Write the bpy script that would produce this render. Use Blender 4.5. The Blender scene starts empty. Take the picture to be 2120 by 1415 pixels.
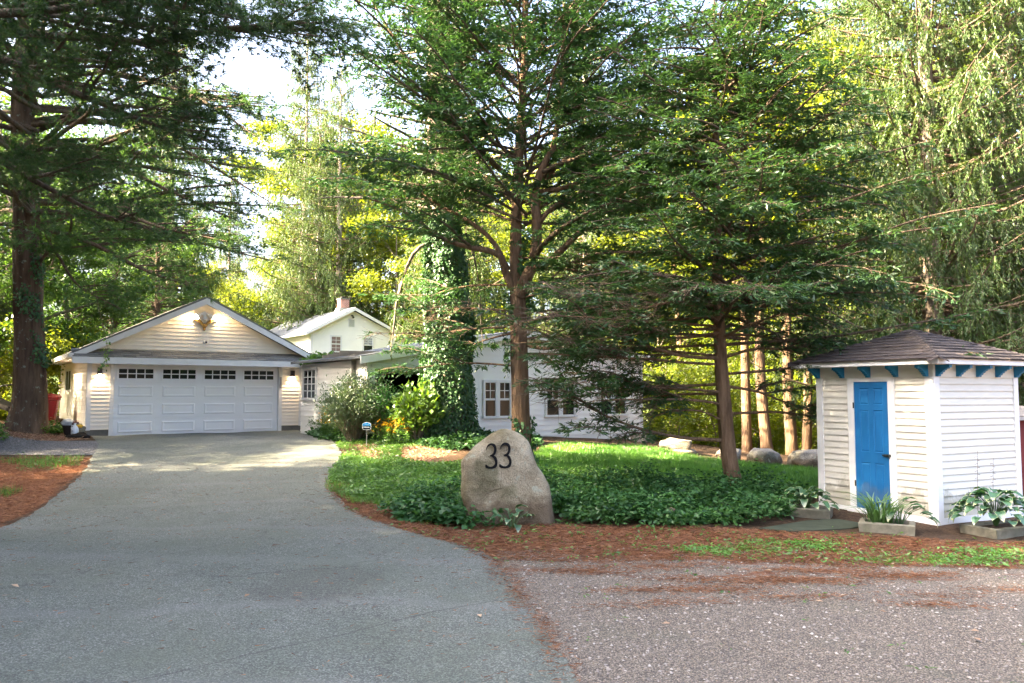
import bpy, math, random
import numpy as np
from mathutils import Vector, Matrix

# ------------------------------------------------------------------ camera, sky, sun, exposure
sc = bpy.context.scene
RAD = math.radians
CAM_H = 1.85
cam_data = bpy.data.cameras.new('camera')
cam_data.lens = 28.0
cam_data.sensor_width = 36.0
cam_data.clip_end = 2000.0
cam = bpy.data.objects.new('camera', cam_data)
sc.collection.objects.link(cam)
PITCH = math.atan(107.5 / 1649.0)
cam.location = (0, 0, CAM_H)
cam.rotation_euler = (math.pi / 2 + PITCH, 0, 0)
sc.camera = cam

SUN_EL = 35.0                      # degrees
SUN_V = Vector((-0.96, -0.24, 0)).normalized()
world = bpy.data.worlds.new('World')
sc.world = world
world.use_nodes = True
wt = world.node_tree
wt.nodes.clear()
w_out = wt.nodes.new('ShaderNodeOutputWorld')
w_bg = wt.nodes.new('ShaderNodeBackground')
w_sky = wt.nodes.new('ShaderNodeTexSky')
w_sky.sky_type = 'NISHITA'
w_sky.sun_disc = False
w_sky.sun_elevation = RAD(SUN_EL)
w_sky.sun_rotation = math.atan2(SUN_V.x, SUN_V.y)
w_sky.air_density = 0.7
w_sky.dust_density = 8.0
w_sky.ozone_density = 0.3
w_bg.inputs['Strength'].default_value = 0.10
wt.links.new(w_sky.outputs[0], w_bg.inputs['Color'])
wt.links.new(w_bg.outputs[0], w_out.inputs[0])

sun_data = bpy.data.lights.new('sun', 'SUN')
sun_data.energy = 5.0
sun_data.angle = RAD(0.55)
sun_data.color = (1.0, 0.80, 0.53)
sun = bpy.data.objects.new('sun', sun_data)
sc.collection.objects.link(sun)
sv = Vector((SUN_V.x * math.cos(RAD(SUN_EL)), SUN_V.y * math.cos(RAD(SUN_EL)), math.sin(RAD(SUN_EL))))
sun.rotation_euler = sv.to_track_quat('Z', 'Y').to_euler()

sc.view_settings.view_transform = 'Standard'
sc.view_settings.look = 'None'
sc.view_settings.exposure = 4.15
sc.view_settings.gamma = 1.0
sc.view_settings.use_curve_mapping = False
sc.render.engine = 'CYCLES'
cy = sc.cycles
cy.max_bounces = 7
cy.diffuse_bounces = 4
cy.glossy_bounces = 3
cy.transmission_bounces = 4
cy.transparent_max_bounces = 8
cy.caustics_reflective = False
cy.caustics_refractive = False
cy.sample_clamp_indirect = 6.0
cy.use_adaptive_sampling = True
cy.adaptive_threshold = 0.012
cy.use_denoising = True
try:
    cy.denoiser = 'OPENIMAGEDENOISE'
    cy.denoising_input_passes = 'RGB_ALBEDO_NORMAL'
    cy.denoising_prefilter = 'ACCURATE'
except Exception:
    pass

# ------------------------------------------------------------------ helpers
COL = sc.collection
F_PX = 1649.0


def sm(t):
    t = np.clip(t, 0, 1)
    return t * t * (3 - 2 * t)


def terr(x, y):
    """height of the ground"""
    x = np.asarray(x, float)
    y = np.asarray(y, float)
    wl = 1 - .85 * sm((x + 1) / 10)
    z = .62 * sm((y - 10.5) / 11.) * wl
    z = z + .35 * sm((-x - 11.8) / 3) * sm((y - 17) / 4) + .14 * np.exp(-((x + 1.6) ** 2 + (y - 19.6) ** 2) / 3.)
    z = z - 1.5 * sm((y - 19) / 25) * sm((x - 5) / 5)
    z = z + .012 * np.sin(x * 1.7 + .4) * np.sin(y * 1.3 + 1.1) + .008 * np.sin(x * 3.1 + y * 2.3)
    far = np.hypot(x, y)
    z = z + 7.0 * sm((far - 85) / 160)
    return z


def tz(x, y):
    return float(terr(x, y))


def at(u, v, y):
    """the point seen at photo pixel (u, v) that lies y metres in front of the camera"""
    a, b = (u - 1060) / F_PX, (707.5 - v) / F_PX
    d = (a, math.cos(PITCH) - b * math.sin(PITCH), math.sin(PITCH) + b * math.cos(PITCH))
    t = y / d[1]
    return (d[0] * t, y, CAM_H + d[2] * t)


def tag(o, label=None, cat=None, group=None, kind=None):
    if label:
        o['label'] = label
    if cat:
        o['category'] = cat
    if group:
        o['group'] = group
    if kind:
        o['kind'] = kind
    return o


def link(o, parent=None):
    COL.objects.link(o)
    if parent is not None:
        o.parent = parent
    return o


def empty(name, loc=(0, 0, 0), rz=0.0):
    o = bpy.data.objects.new(name, None)
    o.location = loc
    o.rotation_euler = (0, 0, rz)
    o.empty_display_size = .2
    return link(o)


def mesh_np(name, verts, faces_list, mats, tint=None, smooth=False, mat_idx=None):
    """faces_list: list of (n,k) index arrays"""
    me = bpy.data.meshes.new(name)
    verts = np.asarray(verts, np.float32).reshape(-1, 3)
    me.vertices.add(len(verts))
    me.vertices.foreach_set('co', verts.ravel())
    idx = []
    starts = []
    tot = []
    off = 0
    for f in faces_list:
        f = np.asarray(f, np.int32)
        if f.size == 0:
            continue
        n, k = f.shape
        idx.append(f.ravel())
        starts.append(off + np.arange(n, dtype=np.int32) * k)
        tot.append(np.full(n, k, np.int32))
        off += n * k
    idx = np.concatenate(idx)
    starts = np.concatenate(starts)
    tot = np.concatenate(tot)
    me.loops.add(len(idx))
    me.loops.foreach_set('vertex_index', idx)
    me.polygons.add(len(starts))
    me.polygons.foreach_set('loop_start', starts)
    me.polygons.foreach_set('loop_total', tot)
    if mat_idx is not None:
        me.polygons.foreach_set('material_index', np.asarray(mat_idx, np.int32))
    if tint is not None:
        a = me.attributes.new('tint', 'FLOAT', 'POINT')
        a.data.foreach_set('value', np.asarray(tint, np.float32))
    me.polygons.foreach_set('use_smooth', np.full(len(starts), smooth, bool))
    me.update(calc_edges=True)
    for m in (mats if isinstance(mats, (list, tuple)) else [mats]):
        me.materials.append(m)
    return me


def obj(name, me, parent=None, loc=(0, 0, 0), rot=(0, 0, 0), scale=(1, 1, 1)):
    o = bpy.data.objects.new(name, me)
    o.location = loc
    o.rotation_euler = rot
    o.scale = scale
    return link(o, parent)


class MB:
    """collects plain solids into one mesh"""

    def __init__(self):
        self.v = []
        self.f = []

    def add(self, vs, fs):
        b = len(self.v)
        self.v += [tuple(p) for p in vs]
        self.f += [tuple(i + b for i in f) for f in fs]
        return self

    def box(self, x0, x1, y0, y1, z0, z1):
        return self.add([(x0, y0, z0), (x1, y0, z0), (x1, y1, z0), (x0, y1, z0), (x0, y0, z1), (x1, y0, z1), (x1, y1, z1), (x0, y1, z1)],
                        [(0, 3, 2, 1), (4, 5, 6, 7), (0, 1, 5, 4), (1, 2, 6, 5), (2, 3, 7, 6), (3, 0, 4, 7)])

    def prism(self, poly, axis, a, b):
        """polygon (p,q) extruded from a to b along axis; axis x: (y,z), y: (x,z), z: (x,y)"""
        n = len(poly)

        def pt(p, t):
            return {'x': (t, p[0], p[1]), 'y': (p[0], t, p[1]), 'z': (p[0], p[1], t)}[axis]
        vs = [pt(p, a) for p in poly] + [pt(p, b) for p in poly]
        fs = [tuple(range(n)), tuple(range(2 * n - 1, n - 1, -1))] + [(i, i + n, (i + 1) % n + n, (i + 1) % n) for i in range(n)]
        return self.add(vs, fs)

    def tube(self, pts, rad, n=8, cap=True):
        pts = [Vector(p) for p in pts]
        vs = []
        k = len(pts)
        for i, p in enumerate(pts):
            t = (pts[min(i + 1, k - 1)] - pts[max(i - 1, 0)]).normalized()
            ref = Vector((0, 0, 1)) if abs(t.z) < .9 else Vector((1, 0, 0))
            u = t.cross(ref).normalized()
            w = t.cross(u)
            r = rad[i] if isinstance(rad, (list, tuple)) else rad
            vs += [p + (u * math.cos(2 * math.pi * j / n) + w * math.sin(2 * math.pi * j / n)) * r for j in range(n)]
        fs = [(i * n + j, i * n + (j + 1) % n, (i + 1) * n + (j + 1) % n, (i + 1) * n + j) for i in range(k - 1) for j in range(n)]
        if cap:
            fs += [tuple(range(n - 1, -1, -1)), tuple(range((k - 1) * n, k * n))]
        return self.add(vs, fs)

    def lathe(self, prof, n=20, c=(0, 0, 0)):
        vs = [(c[0] + r * math.cos(2 * math.pi * j / n), c[1] + r * math.sin(2 * math.pi * j / n), c[2] + z) for r, z in prof for j in range(n)]
        k = len(prof)
        fs = [(i * n + j, i * n + (j + 1) % n, (i + 1) * n + (j + 1) % n, (i + 1) * n + j) for i in range(k - 1) for j in range(n)]
        fs += [tuple(range(n - 1, -1, -1)), tuple(range((k - 1) * n, k * n))]
        return self.add(vs, fs)

    def mesh(self, name, mat, smooth=False, fix=True):
        me = bpy.data.meshes.new(name)
        me.from_pydata(self.v, [], self.f)
        if fix:
            import bmesh
            bm = bmesh.new()
            bm.from_mesh(me)
            bmesh.ops.recalc_face_normals(bm, faces=bm.faces)
            bm.to_mesh(me)
            bm.free()
        if smooth:
            me.polygons.foreach_set('use_smooth', [True] * len(me.polygons))
        for m in (mat if isinstance(mat, (list, tuple)) else [mat]):
            me.materials.append(m)
        return me

    def obj(self, name, mat, parent=None, smooth=False, **k):
        return obj(name, self.mesh(name, mat, smooth), parent, **k)


_ub = {}


def bx(name, mat, parent, x0, x1, y0, y1, z0, z1):
    """a box part; boxes of one material share a mesh"""
    if mat.name not in _ub:
        _ub[mat.name] = MB().box(0, 1, 0, 1, 0, 1).mesh('box_' + mat.name, mat)
    return obj(name, _ub[mat.name], parent, (x0, y0, z0), (0, 0, 0), (x1 - x0, y1 - y0, z1 - z0))


# ------------------------------------------------------------------ materials
def nt(name):
    m = bpy.data.materials.new(name)
    m.use_nodes = True
    t = m.node_tree
    t.nodes.clear()
    o = t.nodes.new('ShaderNodeOutputMaterial')
    return m, t, o


def N(t, typ, **k):
    n = t.nodes.new(typ)
    for a, b in k.items():
        setattr(n, a, b)
    return n


def L(t, a, b):
    t.links.new(a, b)


def pos(t, scale=(1, 1, 1), rot=(0, 0, 0)):
    g = N(t, 'ShaderNodeNewGeometry')
    m = N(t, 'ShaderNodeMapping')
    m.inputs['Scale'].default_value = scale
    m.inputs['Rotation'].default_value = rot
    L(t, g.outputs['Position'], m.inputs['Vector'])
    return m.outputs[0]


def noise(t, vec, scale, detail=4, rough=.55):
    n = N(t, 'ShaderNodeTexNoise')
    n.inputs['Scale'].default_value = scale
    n.inputs['Detail'].default_value = detail
    n.inputs['Roughness'].default_value = rough
    L(t, vec, n.inputs['Vector'])
    return n.outputs[0]


def ramp(t, fac, stops):
    r = N(t, 'ShaderNodeValToRGB')
    e = r.color_ramp.elements
    while len(e) < len(stops):
        e.new(.5)
    for i, (p, c) in enumerate(stops):
        e[i].position = p
        e[i].color = tuple(c) + (1,) if len(c) == 3 else c
    L(t, fac, r.inputs[0])
    return r.outputs[0]


def gray(v):
    return (v, v, v)


def mixc(t, fac, a, b, mode='MIX'):
    m = N(t, 'ShaderNodeMix', data_type='RGBA', blend_type=mode)
    for s, v in ((m.inputs[0], fac), (m.inputs[6], a), (m.inputs[7], b)):
        if hasattr(v, 'links') or hasattr(v, 'is_linked'):
            L(t, v, s)
        elif isinstance(v, (int, float)):
            s.default_value = v
        else:
            s.default_value = tuple(v) + (1,) if len(v) == 3 else v
    return m.outputs[2]


def bsdf(t, o, color, rough=.7, bump=None, bstr=.3, bdist=.02, spec=.3, metal=0.0):
    b = N(t, 'ShaderNodeBsdfPrincipled')
    if hasattr(color, 'is_linked'):
        L(t, color, b.inputs['Base Color'])
    else:
        b.inputs['Base Color'].default_value = tuple(color) + (1,)
    if hasattr(rough, 'is_linked'):
        L(t, rough, b.inputs['Roughness'])
    else:
        b.inputs['Roughness'].default_value = rough
    b.inputs['Specular IOR Level'].default_value = spec
    b.inputs['Metallic'].default_value = metal
    if bump is not None:
        bp = N(t, 'ShaderNodeBump')
        bp.inputs['Strength'].default_value = bstr
        bp.inputs['Distance'].default_value = bdist
        L(t, bump, bp.inputs['Height'])
        L(t, bp.outputs[0], b.inputs['Normal'])
    L(t, b.outputs[0], o.inputs[0])
    return b


def simple(name, c, rough=.6, var=.12, scale=6., bump=.15, spec=.3, streak=None, dirt=None, metal=0., splash=None):
    """paint, plastic, metal, wood: a colour with uneven wear and a little relief"""
    m, t, o = nt(name)
    p = pos(t, streak or (1, 1, 1))
    n1 = noise(t, p, scale, 5)
    c0 = tuple(x * (1 - var) for x in c)
    c1 = tuple(min(1, x * (1 + var * .6)) for x in c)
    col = ramp(t, n1, [(.3, c0), (.7, c1)])
    if splash:
        gg = N(t, 'ShaderNodeNewGeometry')
        sx = N(t, 'ShaderNodeSeparateXYZ')
        L(t, gg.outputs['Position'], sx.inputs[0])
        sa = N(t, 'ShaderNodeMath', operation='MULTIPLY_ADD')
        L(t, noise(t, pos(t, (1, 1, .5)), 5., 6, .7), sa.inputs[0])
        sa.inputs[1].default_value = -.75
        L(t, sx.outputs[2], sa.inputs[2])
        col = mixc(t, ramp(t, sa.outputs[0], [(.0, gray(.7)), (.08, gray(0))]), col, splash)
    if dirt:
        n3 = noise(t, pos(t, (1, 1, .35)), 2.2, 6, .65)
        f = ramp(t, n3, [(.55, gray(0)), (.78, gray(1))])
        col = mixc(t, f, col, dirt)
    n2 = noise(t, p, scale * 9, 3)
    bsdf(t, o, col, rough, n2, bump, .004, spec, metal)
    return m


def leaf_mat(name, dark, light, trans=.42, tcol=(1.35, 1.25, .45), gloss=.06):
    m, t, o = nt(name)
    a = N(t, 'ShaderNodeAttribute', attribute_name='tint')
    oi = N(t, 'ShaderNodeObjectInfo')
    col = ramp(t, a.outputs['Fac'], [(0, dark), (1, light)])
    hs = N(t, 'ShaderNodeHueSaturation')
    mr = N(t, 'ShaderNodeMapRange')
    mr.inputs['To Min'].default_value = .75
    mr.inputs['To Max'].default_value = 1.25
    L(t, oi.outputs['Random'], mr.inputs['Value'])
    L(t, mr.outputs[0], hs.inputs['Value'])
    L(t, col, hs.inputs['Color'])
    d = N(t, 'ShaderNodeBsdfDiffuse')
    L(t, hs.outputs[0], d.inputs[0])
    tr = N(t, 'ShaderNodeBsdfTranslucent')
    tc = mixc(t, 1.0, hs.outputs[0], tcol, 'MULTIPLY')
    L(t, tc, tr.inputs[0])
    mx = N(t, 'ShaderNodeMixShader')
    mx.inputs[0].default_value = trans
    L(t, d.outputs[0], mx.inputs[1])
    L(t, tr.outputs[0], mx.inputs[2])
    g = N(t, 'ShaderNodeBsdfGlossy')
    g.inputs['Roughness'].default_value = .42
    g.inputs['Color'].default_value = (.8, .85, .8, 1)
    m2 = N(t, 'ShaderNodeMixShader')
    m2.inputs[0].default_value = gloss
    L(t, mx.outputs[0], m2.inputs[1])
    L(t, g.outputs[0], m2.inputs[2])
    L(t, m2.outputs[0], o.inputs[0])
    return m


def bark_mat(name, c0, c1, scale=9., lichen=None, stretch=.16):
    m, t, o = nt(name)
    p = pos(t, (1, 1, stretch))
    n1 = noise(t, p, scale, 6, .65)
    v = N(t, 'ShaderNodeTexVoronoi')
    v.feature = 'DISTANCE_TO_EDGE'
    v.inputs['Scale'].default_value = scale * 1.6
    L(t, p, v.inputs['Vector'])
    col = ramp(t, n1, [(.3, c0), (.72, c1)])
    if lichen:
        n3 = noise(t, pos(t), 7., 5, .6)
        col = mixc(t, ramp(t, n3, [(.6, gray(0)), (.68, gray(1))]), col, lichen)
    ma = N(t, 'ShaderNodeMath', operation='MULTIPLY_ADD')
    L(t, n1, ma.inputs[0])
    ma.inputs[1].default_value = .8
    L(t, v.outputs[0], ma.inputs[2])
    bsdf(t, o, col, .9, ma.outputs[0], .9, .03, .15)
    return m


def asphalt_mat():
    m, t, o = nt('asphalt')
    p = pos(t)
    fine = noise(t, p, 120., 3, .7)
    v = N(t, 'ShaderNodeTexVoronoi')
    v.inputs['Scale'].default_value = 105.
    L(t, p, v.inputs['Vector'])
    vc = N(t, 'ShaderNodeSeparateColor')
    L(t, v.outputs['Color'], vc.inputs[0])
    big = noise(t, p, .55, 5, .6)
    mid = noise(t, pos(t, (1, .6, 1)), 2.6, 5, .6)
    col = ramp(t, big, [(.3, (.092, .102, .088)), (.7, (.142, .149, .134))])
    col = mixc(t, ramp(t, mid, [(.35, gray(0)), (.75, gray(.55))]), col, (.092, .104, .086))
    sp = ramp(t, vc.outputs[0], [(.0, gray(.45)), (.6, gray(.93)), (1., gray(2.2))])
    col = mixc(t, .8, col, sp, 'MULTIPLY')
    # worn pale patch lines and dark damp stains
    st = noise(t, pos(t, (1, 1, 1)), 1.1, 6, .7)
    col = mixc(t, ramp(t, st, [(.66, gray(0)), (.74, gray(.5))]), col, (.045, .045, .042))
    # an old dark patch where the surface has broken up, tyre scuffs, moss in the pores
    gg = N(t, 'ShaderNodeNewGeometry')
    vd = N(t, 'ShaderNodeVectorMath', operation='DISTANCE')
    vsc = N(t, 'ShaderNodeMapping')
    vsc.inputs['Scale'].default_value = (1., .8, 0.)
    L(t, gg.outputs['Position'], vsc.inputs['Vector'])
    L(t, vsc.outputs[0], vd.inputs[0])
    vd.inputs[1].default_value = (-1.85, 7.75 * .8, 0)
    pn = N(t, 'ShaderNodeMath', operation='MULTIPLY_ADD')
    L(t, noise(t, p, 9., 6, .75), pn.inputs[0])
    pn.inputs[1].default_value = -1.1
    L(t, vd.outputs['Value'], pn.inputs[2])
    col = mixc(t, ramp(t, pn.outputs[0], [(-.15, gray(.30)), (.12, gray(0))]), col, (.06, .056, .05))
    wv = N(t, 'ShaderNodeTexWave')
    wv.wave_type = 'RINGS'
    wv.inputs['Scale'].default_value = .16
    wv.inputs['Distortion'].default_value = 5.
    wv.inputs['Detail'].default_value = 3.
    L(t, p, wv.inputs['Vector'])
    col = mixc(t, ramp(t, wv.outputs['Fac'], [(.90, gray(0)), (1., gray(.30))]), col, (.17, .17, .165))
    ms = noise(t, pos(t, (.8, .8, 1)), .8, 6, .65)
    col = mixc(t, ramp(t, ms, [(.44, gray(0)), (.66, gray(.5))]), col, (.095, .108, .080))
    ck = N(t, 'ShaderNodeTexVoronoi')
    ck.feature = 'DISTANCE_TO_EDGE'
    ck.inputs['Scale'].default_value = .42
    cw_ = N(t, 'ShaderNodeVectorMath', operation='MULTIPLY_ADD')
    L(t, noise(t, p, 1.3, 6, .7), cw_.inputs[0])
    cw_.inputs[1].default_value = (1.6, 1.6, 0)
    L(t, p, cw_.inputs[2])
    L(t, cw_.outputs[0], ck.inputs['Vector'])
    col = mixc(t, ramp(t, ck.outputs['Distance'], [(.0, gray(.65)), (.005, gray(0))]), col, (.03, .03, .028))
    # brown needle dust
    st2 = noise(t, pos(t, (.5, 1.5, 1)), 1.7, 6, .7)
    col = mixc(t, ramp(t, st2, [(.62, gray(0)), (.8, gray(.4))]), col, (.15, .115, .085))
    h = N(t, 'ShaderNodeMath', operation='ADD')
    L(t, fine, h.inputs[0])
    L(t, v.outputs['Distance'], h.inputs[1])
    bsdf(t, o, col, .82, h.outputs[0], .8, .008, .3)
    return m


def gravel_mat(name='gravel', tintc=(1, 1, 1), scale=44., needles=True):
    m, t, o = nt(name)
    p = pos(t)
    wob = noise(t, p, 30., 2)
    va = N(t, 'ShaderNodeVectorMath', operation='MULTIPLY_ADD')
    L(t, wob, va.inputs[0])
    va.inputs[1].default_value = (.012, .012, .012)
    L(t, p, va.inputs[2])
    v = N(t, 'ShaderNodeTexVoronoi')
    v.inputs['Scale'].default_value = scale
    v.inputs['Randomness'].default_value = 1.
    L(t, va.outputs[0], v.inputs['Vector'])
    s = N(t, 'ShaderNodeSeparateColor')
    L(t, v.outputs['Color'], s.inputs[0])

    def tc(c):
        return tuple(a * b for a, b in zip(c, tintc))
    col = ramp(t, s.outputs[0], [(0., tc((.12, .11, .105))), (.2, tc((.21, .19, .175))), (.5, tc((.29, .26, .235))), (.75, tc((.38, .335, .30))), (.92, tc((.50, .45, .40))), (1., tc((.33, .25, .18)))])
    dk = ramp(t, v.outputs['Distance'], [(.25, gray(1)), (.62, gray(.4))])
    col = mixc(t, 1., col, dk, 'MULTIPLY')
    if needles:
        g = N(t, 'ShaderNodeNewGeometry')
        sx = N(t, 'ShaderNodeSeparateXYZ')
        L(t, g.outputs['Position'], sx.inputs[0])
        n1 = noise(t, pos(t, (.55, 1.5, 1), (0, 0, .3)), 1.6, 6, .72)
        # more needles and soil near the planting bed
        ed = N(t, 'ShaderNodeMapRange')
        ed.inputs['From Min'].default_value = 6.3
        ed.inputs['From Max'].default_value = 9.4
        ed.inputs['To Min'].default_value = -.05
        ed.inputs['To Max'].default_value = .17
        L(t, sx.outputs[1], ed.inputs['Value'])
        ad = N(t, 'ShaderNodeMath', operation='ADD')
        L(t, n1, ad.inputs[0])
        L(t, ed.outputs[0], ad.inputs[1])
        f = ramp(t, ad.outputs[0], [(.64, gray(0)), (.72, gray(.92))])
        fn = noise(t, pos(t, (1, 1, 1)), 60., 3, .8)
        ncol = ramp(t, fn, [(.3, (.07, .032, .018)), (.7, (.24, .105, .055))])
        col = mixc(t, f, col, ncol)
        n4 = noise(t, p, .9, 5, .6)
        col = mixc(t, ramp(t, n4, [(.55, gray(0)), (.75, gray(.45))]), col, (.10, .105, .07))
    iv = N(t, 'ShaderNodeMath', operation='SUBTRACT')
    iv.inputs[0].default_value = 1.
    L(t, v.outputs['Distance'], iv.inputs[1])
    bsdf(t, o, col, .85, iv.outputs[0], 1., .014, .25)
    return m


def ground_mat():
    """forest soil: needles, wood chips, moss; the zones follow the attribute 'zone' (r needles, g green, b chips)"""
    m, t, o = nt('ground_litter')
    a = N(t, 'ShaderNodeAttribute', attribute_name='zone')
    s = N(t, 'ShaderNodeSeparateColor')
    L(t, a.outputs['Color'], s.inputs[0])
    p = pos(t)
    f1 = noise(t, pos(t, (1, 2.2, 1), (0, 0, .5)), 55., 4, .8)
    f2 = noise(t, p, 22., 5, .7)
    f3 = noise(t, p, 1.4, 5, .6)
    soil = ramp(t, f2, [(.3, (.035, .024, .016)), (.7, (.13, .085, .055))])
    red = ramp(t, f1, [(.28, (.10, .042, .022)), (.5, (.25, .11, .055)), (.75, (.40, .20, .11))])
    v = N(t, 'ShaderNodeTexVoronoi')
    v.inputs['Scale'].default_value = 30.
    L(t, pos(t, (1, 2.1, 1), (0, 0, .8)), v.inputs['Vector'])
    vs = N(t, 'ShaderNodeSeparateColor')
    L(t, v.outputs['Color'], vs.inputs[0])
    chips = ramp(t, vs.outputs[0], [(0, (.07, .035, .024)), (.5, (.19, .095, .065)), (.85, (.30, .17, .12)), (1, (.46, .33, .26))])
    green = ramp(t, f2, [(.3, (.03, .06, .012)), (.7, (.10, .19, .035))])

    def msk(ch, lo=.42, hi=.58):
        ad = N(t, 'ShaderNodeMath', operation='MULTIPLY_ADD')
        L(t, f3, ad.inputs[0])
        ad.inputs[1].default_value = .7
        ad.inputs[2].default_value = -.35
        a2 = N(t, 'ShaderNodeMath', operation='ADD')
        L(t, ad.outputs[0], a2.inputs[0])
        L(t, ch, a2.inputs[1])
        return ramp(t, a2.outputs[0], [(lo, gray(0)), (hi, gray(1))])
    col = mixc(t, msk(s.outputs[0]), soil, red)
    col = mixc(t, msk(s.outputs[2]), col, chips)
    col = mixc(t, msk(s.outputs[1]), col, green)
    ht = N(t, 'ShaderNodeMath', operation='ADD')
    L(t, f1, ht.inputs[0])
    L(t, f2, ht.inputs[1])
    bsdf(t, o, col, .95, ht.outputs[0], .9, .03, .1)
    return m


def stone_mat(name, c0, c1, c2, scale=3.):
    m, t, o = nt(name)
    p = pos(t)
    n1 = noise(t, p, scale, 6, .65)
    n2 = noise(t, p, scale * 22, 4, .7)
    n3 = noise(t, p, scale * .6, 4, .6)
    col = ramp(t, n1, [(.3, c0), (.55, c1), (.75, c2)])
    sp = ramp(t, n2, [(.3, gray(.5)), (.5, gray(1.)), (.72, gray(1.35))])
    col = mixc(t, .8, col, sp, 'MULTIPLY')
    col = mixc(t, ramp(t, n3, [(.5, gray(0)), (.62, gray(.75))]), col, (c0[0] * .62, c0[1] * .72, c0[2] * .62))
    # soil splashed up its foot and grey-green lichen spots
    gg = N(t, 'ShaderNodeNewGeometry')
    sx = N(t, 'ShaderNodeSeparateXYZ')
    L(t, gg.outputs['Position'], sx.inputs[0])
    sa = N(t, 'ShaderNodeMath', operation='MULTIPLY_ADD')
    L(t, noise(t, p, 6., 6, .7), sa.inputs[0])
    sa.inputs[1].default_value = -.6
    L(t, sx.outputs[2], sa.inputs[2])
    col = mixc(t, ramp(t, sa.outputs[0], [(.0, gray(.75)), (.12, gray(0))]), col, (.12, .085, .055))
    col = mixc(t, ramp(t, noise(t, p, 9., 3, .5), [(.64, gray(0)), (.68, gray(.55))]), col, (.34, .37, .29))
    v = N(t, 'ShaderNodeTexVoronoi')
    v.feature = 'DISTANCE_TO_EDGE'
    v.inputs['Scale'].default_value = scale * 1.3
    wv = N(t, 'ShaderNodeVectorMath', operation='MULTIPLY_ADD')
    L(t, noise(t, p, scale * 2, 4), wv.inputs[0])
    wv.inputs[1].default_value = (.5, .5, .5)
    L(t, p, wv.inputs[2])
    L(t, wv.outputs[0], v.inputs['Vector'])
    cr = ramp(t, v.outputs[0], [(0., gray(.55)), (.025, gray(1))])
    col = mixc(t, .7, col, cr, 'MULTIPLY')
    ad = N(t, 'ShaderNodeMath', operation='MULTIPLY_ADD')
    L(t, n2, ad.inputs[0])
    ad.inputs[1].default_value = .35
    L(t, n1, ad.inputs[2])
    bsdf(t, o, col, .88, ad.outputs[0], 1., .06, .15)
    return m


def shingle_mat(name, c):
    m, t, o = nt(name)
    p = pos(t)
    oi = N(t, 'ShaderNodeObjectInfo')
    n1 = noise(t, p, 160., 2, .7)
    n2 = noise(t, p, 2.5, 5, .6)
    col = ramp(t, n1, [(.3, tuple(x * .55 for x in c)), (.7, tuple(x * 1.5 for x in c))])
    mr = N(t, 'ShaderNodeMapRange')
    mr.inputs['To Min'].default_value = .72
    mr.inputs['To Max'].default_value = 1.25
    L(t, oi.outputs['Random'], mr.inputs['Value'])
    hs = N(t, 'ShaderNodeHueSaturation')
    L(t, col, hs.inputs['Color'])
    L(t, mr.outputs[0], hs.inputs['Value'])
    col = mixc(t, ramp(t, n2, [(.45, gray(0)), (.8, gray(.5))]), hs.outputs[0], tuple(x * 1.3 for x in c))
    bsdf(t, o, col, .92, n1, .7, .006, .15)
    return m


def brick_mat():
    m, t, o = nt('chimney_brick')
    p = pos(t, (1, 1, 1))
    b = N(t, 'ShaderNodeTexBrick')
    b.inputs['Scale'].default_value = 1.
    b.inputs['Brick Width'].default_value = .21
    b.inputs['Row Height'].default_value = .075
    b.inputs['Mortar Size'].default_value = .009
    b.inputs['Color1'].default_value = (.26, .10, .075, 1)
    b.inputs['Color2'].default_value = (.44, .17, .12, 1)
    b.inputs['Mortar'].default_value = (.55, .5, .46, 1)
    g = N(t, 'ShaderNodeNewGeometry')
    sx = N(t, 'ShaderNodeSeparateXYZ')
    L(t, g.outputs['Position'], sx.inputs[0])
    ad = N(t, 'ShaderNodeMath', operation='ADD')
    L(t, sx.outputs[0], ad.inputs[0])
    L(t, sx.outputs[1], ad.inputs[1])
    cb = N(t, 'ShaderNodeCombineXYZ')
    L(t, ad.outputs[0], cb.inputs[0])
    L(t, sx.outputs[2], cb.inputs[1])
    L(t, cb.outputs[0], b.inputs['Vector'])
    bsdf(t, o, b.outputs[0], .9, b.outputs[1], -.6, .01, .1)
    return m


def glow_mat(name, c, s):
    m, t, o = nt(name)
    e = N(t, 'ShaderNodeEmission')
    e.inputs[0].default_value = tuple(c) + (1,)
    e.inputs[1].default_value = s
    L(t, e.outputs[0], o.inputs[0])
    return m


def glass_mat(name, c=(.015, .022, .020), rough=.04):
    m, t, o = nt(name)
    n = noise(t, pos(t), 3., 2)
    bsdf(t, o, c, rough, n, .04, .02, .32)
    return m


M = {}
M['asphalt'] = asphalt_mat()
M['gravel'] = gravel_mat('gravel', (.88, .83, .745), 88.)
M['bluestone'] = gravel_mat('blue_gravel', (.55, .62, .74), 34., False)
M['ground'] = ground_mat()
M['cream'] = simple('cream_siding', (.81, .755, .665), .55, .05, 3., .1, .3)
M['cream_side'] = M['cream']
M['white'] = simple('white_paint', (.70, .71, .72), .5, .05, 4., .12, .35, dirt=(.62, .62, .58))
M['door_white'] = simple('white_door_steel', (.83, .85, .87), .42, .025, 2., .06, .4)
M['house_white'] = simple('white_house_siding', (.84, .835, .81), .55, .04, 2., .1, .3)
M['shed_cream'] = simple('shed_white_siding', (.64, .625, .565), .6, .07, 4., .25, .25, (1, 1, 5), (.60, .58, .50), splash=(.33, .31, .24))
M['blue'] = simple('blue_door_paint', (.010, .135, .36), .5, .16, 5., .3, .3, (1, 1, .4), dirt=(.03, .17, .36), splash=(.06, .13, .24))
M['teal'] = simple('teal_bracket_paint', (.012, .15, .29), .5, .10, 9., .15, .35)
M['concrete'] = simple('concrete', (.17, .165, .15), .95, .25, 7., .5, .15)
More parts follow.
